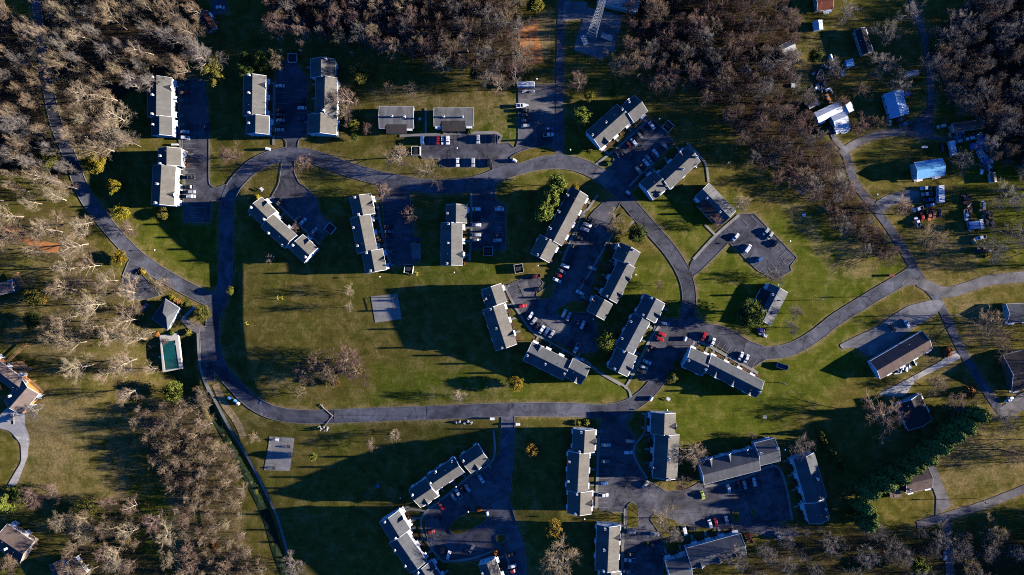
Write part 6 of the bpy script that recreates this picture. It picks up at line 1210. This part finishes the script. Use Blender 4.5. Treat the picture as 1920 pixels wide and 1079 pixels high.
# trees one can pick out, each with its own place
B, M_ = BARE, SMALL
for (var, x, y, r_, tw, bk, hh, lab) in (
 (B[0], 190, 262, 40, 'twig_pale', 'bark_pale', 20, 'very large pale bare tree at the lower end of the top left wood'), (B[1], 150, 175, 34, 'twig_tan', 'bark_pale', 20, 'large tan bare tree leaning left in the top left wood'),
 (M_[0], 520, 115, 17, 'twig_tan', 'bark_grey', 10, 'round tan bare tree beside the white enclosure at top left'), (B[2], 655, 185, 27, 'twig_red', 'bark_pale', 13, 'wide reddish bare tree right of the stepped three-part block'), (M_[1], 645, 215, 17, 'twig_tan', 'bark_pale', 9, 'smaller bare tree touching the lower end of the three-part block'),
 (M_[1], 727, 165, 12, 'twig_tan', 'bark_pale', 7, 'little bare tree on the grass behind the left duplex'), (M_[2], 768, 168, 16, 'twig_tan', 'bark_pale', 8, 'little twiggy tree behind the gap of the duplexes'), (M_[0], 688, 240, 11, 'twig_red', 'bark_grey', 6, 'small bare tree at the left end of the duplex path'),
 (B[4], 748, 290, 26, 'twig_pale', 'bark_pale', 12, 'pale bare tree left of the duplex car park enclosure'), (B[5], 800, 322, 28, 'twig_tan', 'bark_grey', 12, 'tan bare tree below the duplex car park'), (M_[0], 430, 292, 22, 'twig_red', 'bark_pale', 8, 'pinkish bare tree on the lawn inside the first bend'), (M_[1], 567, 308, 17, 'twig_red', 'bark_pale', 8, 'pinkish bare tree beside the upper loop mouth'),
 (M_[2], 718, 362, 18, 'twig_red', 'bark_pale', 8, 'pinkish tree at the top end of the stepped narrow block'), (M_[0], 768, 405, 18, 'twig_red', 'bark_pale', 7, 'lone reddish tree in the middle of the dark car park'), (M_[1], 712, 450, 8, 'twig_red', 'bark_pale', 4, 'small pinkish tree before the stepped narrow block'), (M_[2], 552, 430, 10, 'twig_red', 'bark_pale', 5, 'small pinkish tree before the slanting block'),
 (M_[0], 508, 483, 10, 'twig_pale', 'bark_pale', 5, 'small pale tree behind the slanting block'), (M_[1], 655, 545, 10, 'twig_pale', 'bark_pale', 8, 'upper of two small pale trees on the central lawn'), (M_[2], 653, 577, 11, 'twig_pale', 'bark_pale', 8, 'lower of two small pale trees on the central lawn'),
 (M_[0], 566, 702, 24, 'twig_tan', 'bark_pale', 9, 'leftmost tree of the large bare clump above the lower road'), (M_[1], 594, 684, 28, 'twig_red', 'bark_pale', 11, 'second tree from the left in the large bare clump above the lower road'), (M_[2], 624, 698, 28, 'twig_tan', 'bark_pale', 11, 'middle tree of the large bare clump above the lower road'), (M_[0], 648, 676, 29, 'twig_red', 'bark_pale', 12, 'fourth tree from the left in the large bare clump above the lower road'), (M_[1], 668, 698, 24, 'twig_red', 'bark_pale', 10, 'rightmost tree of the large bare clump above the lower road'), (M_[1], 562, 740, 14, 'twig_tan', 'bark_pale', 6, 'small tree at the lower left of the bare clump'),
 (M_[2], 863, 743, 14, 'twig_pale', 'bark_pale', 6, 'small white-twigged tree above the lower road'), (M_[0], 695, 832, 12, 'twig_pale', 'bark_pale', 6, 'left of two pale trees below the lower road'), (M_[1], 738, 818, 12, 'twig_pale', 'bark_pale', 6, 'right of two pale trees below the lower road'), (M_[2], 478, 822, 13, 'twig_tan', 'bark_grey', 7, 'thin bare tree left of the small grey court'),
 (M_[0], 688, 928, 7, 'twig_pale', 'bark_pale', 4, 'tiny pale tree on the dark lower lawn'), (B[2], 1040, 1045, 40, 'twig_tan', 'bark_grey', 15, 'wide tan bare tree at the bottom edge in the middle'), (B[4], 1305, 848, 26, 'twig_pale', 'bark_pale', 14, 'star-shaped pale bare tree left of the three-dormer block'), (M_[0], 1280, 905, 20, 'twig_red', 'bark_grey', 8, 'pinkish bare tree at the foot of the right upright block'),
 (B[5], 1245, 978, 27, 'twig_tan', 'bark_grey', 11, 'tan bare tree on the island of the lower right car park'), (M_[2], 1268, 1005, 16, 'twig_grey', 'bark_grey', 8, 'grey bare tree beside the lower right island'), (M_[1], 1215, 820, 9, 'twig_grey', 'bark_dark', 6, 'upper small tree in front of the right upright block'), (M_[0], 1213, 876, 9, 'twig_grey', 'bark_dark', 6, 'lower small tree in front of the right upright block'),
 (M_[1], 1140, 498, 9, 'twig_grey', 'bark_dark', 6, 'upper small dark tree left of the centre right block'), (M_[2], 1124, 530, 10, 'twig_grey', 'bark_dark', 6, 'lower small dark tree left of the centre right block'), (M_[0], 1236, 535, 10, 'twig_tan', 'bark_dark', 6, 'thin tree on the lawn right of the centre right block'), (M_[1], 1155, 417, 20, 'twig_tan', 'bark_dark', 8, 'brownish bare tree near the car park mouth at the junction'),
 (M_[2], 1393, 380, 18, 'twig_pale', 'bark_pale', 9, 'pale bare tree at the top of the right car park'), (M_[0], 1345, 420, 14, 'twig_red', 'bark_dark', 7, 'reddish bare tree below the low house at the right car park'), (M_[1], 1455, 520, 14, 'twig_grey', 'bark_dark', 8, 'thin bare tree at the lower corner of the right car park'), (M_[2], 1492, 588, 14, 'twig_grey', 'bark_dark', 8, 'upper thin tree on the lawn right of the low house'), (M_[0], 1485, 615, 15, 'twig_grey', 'bark_dark', 8, 'lower thin tree on the lawn right of the low house'),
 (B[0], 1150, 125, 27, 'twig_tan', 'bark_grey', 15, 'round bare tree below the gravel yard'), (B[2], 1090, 155, 20, 'twig_red', 'bark_grey', 12, 'reddish bare tree right of the top lane'), (B[3], 1245, 140, 26, 'twig_red', 'bark_grey', 15, 'bare tree standing out below the top right wood'), (B[4], 1480, 108, 30, 'twig_grey', 'bark_grey', 14, 'grey bare tree over the pale roof at the wood edge'),
 (B[1], 1665, 70, 26, 'twig_grey', 'bark_grey', 13, 'grey bare tree right of the dark-roofed house'), (B[5], 1590, 25, 20, 'twig_grey', 'bark_grey', 11, 'grey bare tree beside the white garden shed'), (B[3], 1660, 110, 28, 'twig_grey', 'bark_dark', 13, 'wide bare tree left of the back lane'), (M_[0], 1612, 238, 20, 'twig_red', 'bark_dark', 7, 'reddish bush tree right of the white metal-roofed house'), (M_[1], 1645, 232, 14, 'twig_brown', 'bark_dark', 7, 'brown bush tree left of the blue-shaded house'),
 (B[0], 1690, 400, 24, 'twig_tan', 'bark_dark', 12, 'bare tree beside the gravel drive of trucks'), (B[2], 1740, 455, 30, 'twig_tan', 'bark_dark', 13, 'bare tree over the grass between lane and loader'), (B[3], 1900, 360, 30, 'twig_grey', 'bark_dark', 17, 'large bare tree at the right edge with a long shadow'), (B[1], 1910, 430, 32, 'twig_grey', 'bark_dark', 17, 'bare tree at the right edge above the pale road'), (B[4], 1850, 608, 34, 'twig_tan', 'bark_dark', 15, 'wide bare tree left of the grey-roofed house'),
 (M_[2], 1755, 725, 22, 'twig_tan', 'bark_dark', 8, 'bare tree on the triangle lawn beside the long driveway'), (B[5], 1655, 780, 38, 'twig_red', 'bark_grey', 15, 'large reddish-grey bare tree in front of the shaded house'), (B[2], 1500, 835, 24, 'twig_grey', 'bark_dark', 12, 'grey bare tree above the blue-shaded block'), (M_[0], 1412, 818, 9, 'twig_red', 'bark_dark', 5, 'small pinkish tree behind the three-dormer block'),
 (B[0], 1800, 745, 26, 'twig_brown', 'bark_dark', 11, 'brown bare tree at the upper end of the conifer row'), (B[3], 1900, 790, 26, 'twig_grey', 'bark_dark', 13, 'bare tree at the right edge below the fork'), (B[4], 1895, 850, 24, 'twig_brown', 'bark_dark', 13, 'bare tree at the right edge over the brown grass'),
 (B[1], 150, 1005, 34, 'twig_pale', 'bark_pale', 16, 'pale bare tree above the brown roofs at bottom left'), (B[0], 205, 1040, 34, 'twig_pale', 'bark_pale', 16, 'pale bare tree right of the brown roofs at bottom left'), (M_[0], 60, 935, 24, 'twig_red', 'bark_grey', 8, 'reddish round tree above the brown-roofed house'), (M_[1], 98, 925, 18, 'twig_red', 'bark_grey', 7, 'smaller reddish tree above the brown-roofed house'), (M_[2], 65, 770, 20, 'twig_grey', 'bark_grey', 8, 'bare tree at the driveway of the large left house'),
 (M_[0], 240, 430, 18, 'twig_red', 'bark_pale', 8, 'pinkish bare tree hanging over the west road'), (M_[1], 300, 535, 18, 'twig_tan', 'bark_grey', 7, 'bare tree beside the pool car park'), (M_[2], 255, 580, 14, 'twig_tan', 'bark_grey', 8, 'bare tree at the lower end of the pool car park'), (M_[0], 365, 607, 12, 'twig_tan', 'bark_grey', 5, 'small bare tree before the pool forecourt'),
 (B[1], 1712, 30, 22, 'twig_grey', 'bark_dark', 13, 'bare tree left of the back lane at the top edge'), (B[5], 1560, 130, 20, 'twig_grey', 'bark_dark', 11, 'bare tree over the clutter behind the white metal-roofed house'), (B[3], 1700, 150, 24, 'twig_grey', 'bark_dark', 12, 'bare tree above the blue-shaded house'), (B[0], 1625, 165, 18, 'twig_brown', 'bark_dark', 10, 'brown bare tree left of the blue-shaded house'), (M_[2], 1578, 195, 14, 'twig_brown', 'bark_dark', 7, 'thin tree behind the white metal-roofed house'), (B[2], 1875, 470, 26, 'twig_grey', 'bark_dark', 14, 'bare tree right of the orange loader'), (B[4], 1800, 300, 22, 'twig_grey', 'bark_dark', 13, 'bare tree over the small shed by the junk yard'), (B[5], 1885, 650, 24, 'twig_brown', 'bark_dark', 13, 'bare tree above the dark purple-roofed house'), (B[0], 1860, 1000, 24, 'twig_tan', 'bark_dark', 13, 'bare tree below the lane at the bottom right'), (B[3], 1790, 1030, 24, 'twig_grey', 'bark_dark', 13, 'bare tree beside the bottom right drive'),
 (M_[1], 550, 1062, 22, 'twig_grey', 'bark_grey', 8, 'bare tree by the brook at the bottom edge'), (M_[2], 20, 1060, 24, 'twig_tan', 'bark_grey', 9, 'bare tree at the bottom left corner'), (M_[0], 310, 640, 8, 'twig_brown', 'bark_dark', 5, 'dark little tree at the pool house corner')):
    tree(var, (x, y), r_, tw, bk, lab, hk=hh)
L_, C_ = LEAFY, CONE
for (var, x, y, r_, lf, hh, lab, cat) in (
 (L_[0], 670, 138, 22, 'olive', 8, 'round olive-yellow tree above the reddish bare tree', 0), (L_[2], 663, 235, 11, 'olive', 6, 'small olive tree below the reddish bare tree', 0), (L_[1], 665, 258, 8, 'green', 5, 'small green tree at the edge of the shade by the duplexes', 0),
 (L_[2], 1092, 217, 18, 'lime', 9, 'bright green tree left of the diagonal block nearest the wood', 0), (L_[2], 1044, 342, 20, 'lime', 17, 'topmost of the three green pines by the block', 0), (L_[0], 1032, 370, 20, 'lime', 17, 'middle one of the three green pines by the block', 0), (L_[1], 1020, 398, 19, 'lime', 15, 'lowest of the three green pines by the block', 0), (L_[1], 1078, 352, 9, 'yellow', 5, 'small yellow tree at the top of the block with pines', 0),
 (L_[0], 1105, 180, 11, 'olive', 7, 'small olive tree right of the top lane', 0), (L_[1], 1105, 283, 7, 'olive', 4, 'small olive bush tree at the lower end of the diagonal block', 0), (L_[0], 1195, 440, 20, 'green', 8, 'green tree at the top end of the centre right block', 0), (L_[2], 1406, 590, 29, 'green', 13, 'big green tree left of the low house on the right lawn', 0), (L_[1], 1136, 641, 20, 'lime', 9, 'bright green tree behind the block with red cars', 0),
 (L_[1], 968, 720, 16, 'yellow', 7, 'yellow-green tree above the lower road', 0), (L_[0], 995, 844, 14, 'gold', 8, 'golden tree on the dark lawn right of the spur road', 0), (L_[2], 1036, 990, 18, 'gold', 8, 'golden-brown tree above the wide bare tree at the bottom', 0), (L_[1], 752, 917, 7, 'olive', 4, 'little round olive tree by the block below the lower road', 0),
 (L_[0], 178, 306, 23, 'yellow', 8, 'yellow-green tree below the very large pale tree', 0), (L_[1], 212, 350, 16, 'yellow', 7, 'upper round golden-green tree left of the top left blocks', 0), (L_[2], 227, 396, 18, 'yellow', 7, 'lower round golden-green tree left of the top left blocks', 0), (L_[1], 304, 400, 13, 'olive', 5, 'olive tree below the second top left block', 0), (L_[0], 223, 485, 16, 'yellow', 6, 'bright yellow tree at the pool car park mouth', 0),
 (L_[0], 378, 587, 17, 'olive', 5, 'round olive tree on the pool forecourt island', 0), (L_[2], 322, 735, 22, 'lime', 11, 'bright green conifer below the swimming pool', 0), (L_[1], 431, 545, 9, 'olive', 5, 'small olive tree where the west roads meet', 0), (L_[2], 62, 555, 22, 'olive', 8, 'dark olive tree right of the tan-roofed house', 0), (L_[0], 60, 602, 20, 'green', 8, 'green bush tree left of the pale bare trees', 0), (L_[1], 85, 298, 22, 'olive', 8, 'olive tree among the bare trees at the left', 0),
 (L_[2], 395, 128, 20, 'olive', 9, 'upper olive tree at the right end of the top left wood', 0), (L_[0], 406, 150, 16, 'olive', 8, 'lower olive tree at the right end of the top left wood', 0), (L_[1], 268, 122, 12, 'olive', 7, 'small olive tree above the top left block', 0), (L_[2], 460, 130, 16, 'green', 7, 'left green tree of the group above the white-car block', 0), (L_[0], 490, 112, 18, 'green', 8, 'right green tree of the group above the white-car block', 0), (L_[1], 458, 108, 12, 'green', 7, 'dark green tree behind the group above the white-car block', 0),
 (L_[1], 1002, 8, 18, 'olive', 9, 'olive tree at the top edge beside the red earth', 0), (C_[0], 8, 945, 24, 'lime', 12, 'bright green conifer at the lower left edge', 0), (L_[2], 160, 957, 22, 'olive', 8, 'olive tree above the pale trees at bottom left', 0), (L_[0], 400, 1024, 9, 'rust', 6, 'rust-orange small tree in the brook thicket', 0), (L_[1], 237, 1015, 8, 'gold', 6, 'small golden tree right of the pale trees at bottom left', 0),
 (C_[1], 1262, 708, 12, 'olive', 6, 'olive conifer at the left end of the long block', 0), (L_[1], 1268, 684, 7, 'olive', 4, 'small olive tree above the conifer by the long block', 0), (L_[2], 586, 857, 9, 'lime', 6, 'lone bright cypress right of the small grey court', 0), (L_[2], 1725, 1062, 18, 'lime', 10, 'bright green tree at the bottom right', 0), (L_[0], 1530, 105, 15, 'green', 8, 'green tree left of the dark-roofed house', 0), (L_[1], 1762, 85, 20, 'olive', 9, 'olive tree at the left rim of the upper right wood', 0), (L_[2], 670, 695, 10, 'yellow', 4, 'yellow shrub tree in the right of the bare clump', 0), (L_[0], 628, 716, 11, 'gold', 4, 'golden shrub tree under the middle of the bare clump', 0), (L_[1], 890, 140, 12, 'olive', 8, 'olive tree at the rim of the top middle wood', 0), (L_[2], 1425, 105, 13, 'lime', 9, 'light green tree inside the wood right of the mast', 0),
 (L_[0], 1430, 850, 8, 'olive', 4, 'small tree at the back step of the three-dormer block', 0)):
    tree(var, (x, y), r_, 'leaf_' + lf, 'bark_dark', lab, 'leafy_tree' if var in L_ else 'pine_tree', hk=hh)
# the conifer row at lower right and the short one beside the blue-shaded block
LONG = []; TENS = ORD + 'eleventh twelfth thirteenth fourteenth fifteenth sixteenth seventeenth eighteenth nineteenth twentieth'.split() + ['twenty-' + q for q in ORD[:9]] + ['thirtieth'] + ['thirty-' + q for q in ORD]
row_pts = spline([(1640, 985), (1632, 950), (1645, 925), (1690, 900), (1740, 868), (1790, 830), (1825, 800), (1850, 778)], 13)
for i, p in enumerate(row_pts):
    for off in ((0, 0), (-5, 7)) if i % 2 == 0 else ((3, -4),):
        tree(BELT[i % 2], (p[0] + off[0] + random.uniform(-3, 3), p[1] + off[1] + random.uniform(-3, 3)), random.uniform(13, 17), 'leaf_hedge', 'bark_dark', 'dark green conifer in the long row at the lower right', 'conifer_tree', 'conifers of the long row', random.uniform(15, 18), zfrac=.88)['label'] = f"{TENS[len(LONG)]} dark green conifer from the lower left end of the long row"; LONG.append(1)
for i, (x, y) in enumerate(((1541, 815), (1547, 828), (1555, 842), (1562, 848), (1572, 862), (1580, 874), (1584, 884))):
    tree(C_[i % 2], (x, y), random.uniform(7, 10), 'leaf_olive', 'bark_dark', ORD[i] + ' small olive conifer from the top in the short row by the blue-shaded block', 'conifer_tree', 'conifers of the short row', random.uniform(6, 8))
def shrub(p3, r_, mat, label, group=None, name='shrub'):
    o = tag(link(name, random.choice(BUSH), None, p3, random.uniform(0, 6), None, mat), label, 'shrub', group); o.scale = (r_, r_, r_ * random.uniform(.7, 1.0)); return o
byroot = {}
for (q, root) in SHRUBS: byroot.setdefault(root.name, (root, []))[1].append(q)
NUM = ['first', 'second', 'third', 'fourth', 'fifth', 'sixth', 'seventh', 'eighth', 'ninth', 'tenth', 'eleventh', 'twelfth', 'thirteenth', 'fourteenth', 'fifteenth', 'sixteenth']
for root, qs in byroot.values():
    ax = 1 if np.ptp([q[1] for q in qs]) > np.ptp([q[0] for q in qs]) else 0; qs.sort(key=lambda q: -q[1] if ax else q[0]); wd = root['label'].replace(',', '').split()[:9]
    while wd[-1] in ('the', 'a', 'of', 'at', 'on', 'in', 'its', 'by', 'with', 'to', 'and', 'where', 'that', 'over', 'from', 'along', 'inside', 'right', 'left', 'above', 'below', 'own', 'against', 'their', 'two', 'three', 'is', 'beside', 'great', 'curved', 'half', 'car', 'lower', 'upper', 'loop', 'cut', 'standing', 'open', 'facing', 'round', 'dark', 'row', 'white'): wd.pop()
    for i, q in enumerate(qs): shrub((q[0], q[1], float(terr(*q)) + .05), random.uniform(.55, .95), random.choice(['leaf_olive', 'leaf_green', 'leaf_gold', 'leaf_rust', 'leaf_olive']), f"{NUM[min(i, 15)]} shrub from the {'top' if ax else 'left'} before the {' '.join(wd)}", 'shrubs in the front beds')
for i, (x, y, r_, m_) in enumerate(((405, 612, 1.6, 'gold'), (485, 605, 1.6, 'gold'), (560, 603, 1.8, 'olive'), (640, 603, 1.7, 'green'), (685, 597, 2.6, 'green'))): w = W(px('Y', x, y)); shrub(w, r_ * .75, 'leaf_' + m_, ORD[i] + ' round bush from the left before the right duplex', 'bushes before the right duplex')
for i, (x, y, r_) in enumerate(((250, 75, 1.5), (330, 68, 2.0), (208, 72, 1.7))): w = W(px('S', x, y)); shrub(w, r_, 'leaf_olive', ['middle', 'right', 'left'][i] + ' clipped bush above the three-step block with the pickup')
for i, (x, y, m_) in enumerate(((470, 460, 'yellow'), (495, 475, 'gold'), (520, 490, 'rust'), (545, 505, 'gold'), (580, 510, 'green'))): w = W(px('PH', x, y)); shrub(w, 1.7, 'leaf_' + m_, ORD[i] + ' bush from the left along the top of the pool house')
for i, (zz, x, y, r_, m_, lab) in enumerate((('PH', 590, 705, 2.2, 'olive', 'low hedge bush beside the pool'), ('PH', 362, 720, 1.6, 'rust', 'rust bush left of the pool house door'), ('PH', 468, 710, 1.6, 'green', 'green bush at the pool gate'), ('PH', 260, 270, 2.0, 'gold', 'bush on the pool car park island'), ('G', 430, 985, 1.6, 'green', 'bush on the round lawn by the diagonal block'), ('P', 1475, 185, 2.0, 'rust', 'round rust bush on the turning loop island'), ('P', 1700, 760, 1.8, 'rust', 'rust bush at the small block end'), ('RB', 960, 450, 3.0, 'rust', 'dark red bush beside the long driveway'), ('RB', 1150, 790, 3.4, 'rust', 'dark red bush above the conifer row'), ('A1', 240, 610, 2.2, 'gold', 'golden bush near the dark olive tree'), ('D', 240, 150, 1.8, 'yellow', 'yellow bush at the top of the slanting block'), ('A5', 1600, 900, 1.2, 'olive', 'bush at the lower end of the three-step block'))): w = W(px(zz, x, y)); shrub(w, r_, 'leaf_' + m_, lab)
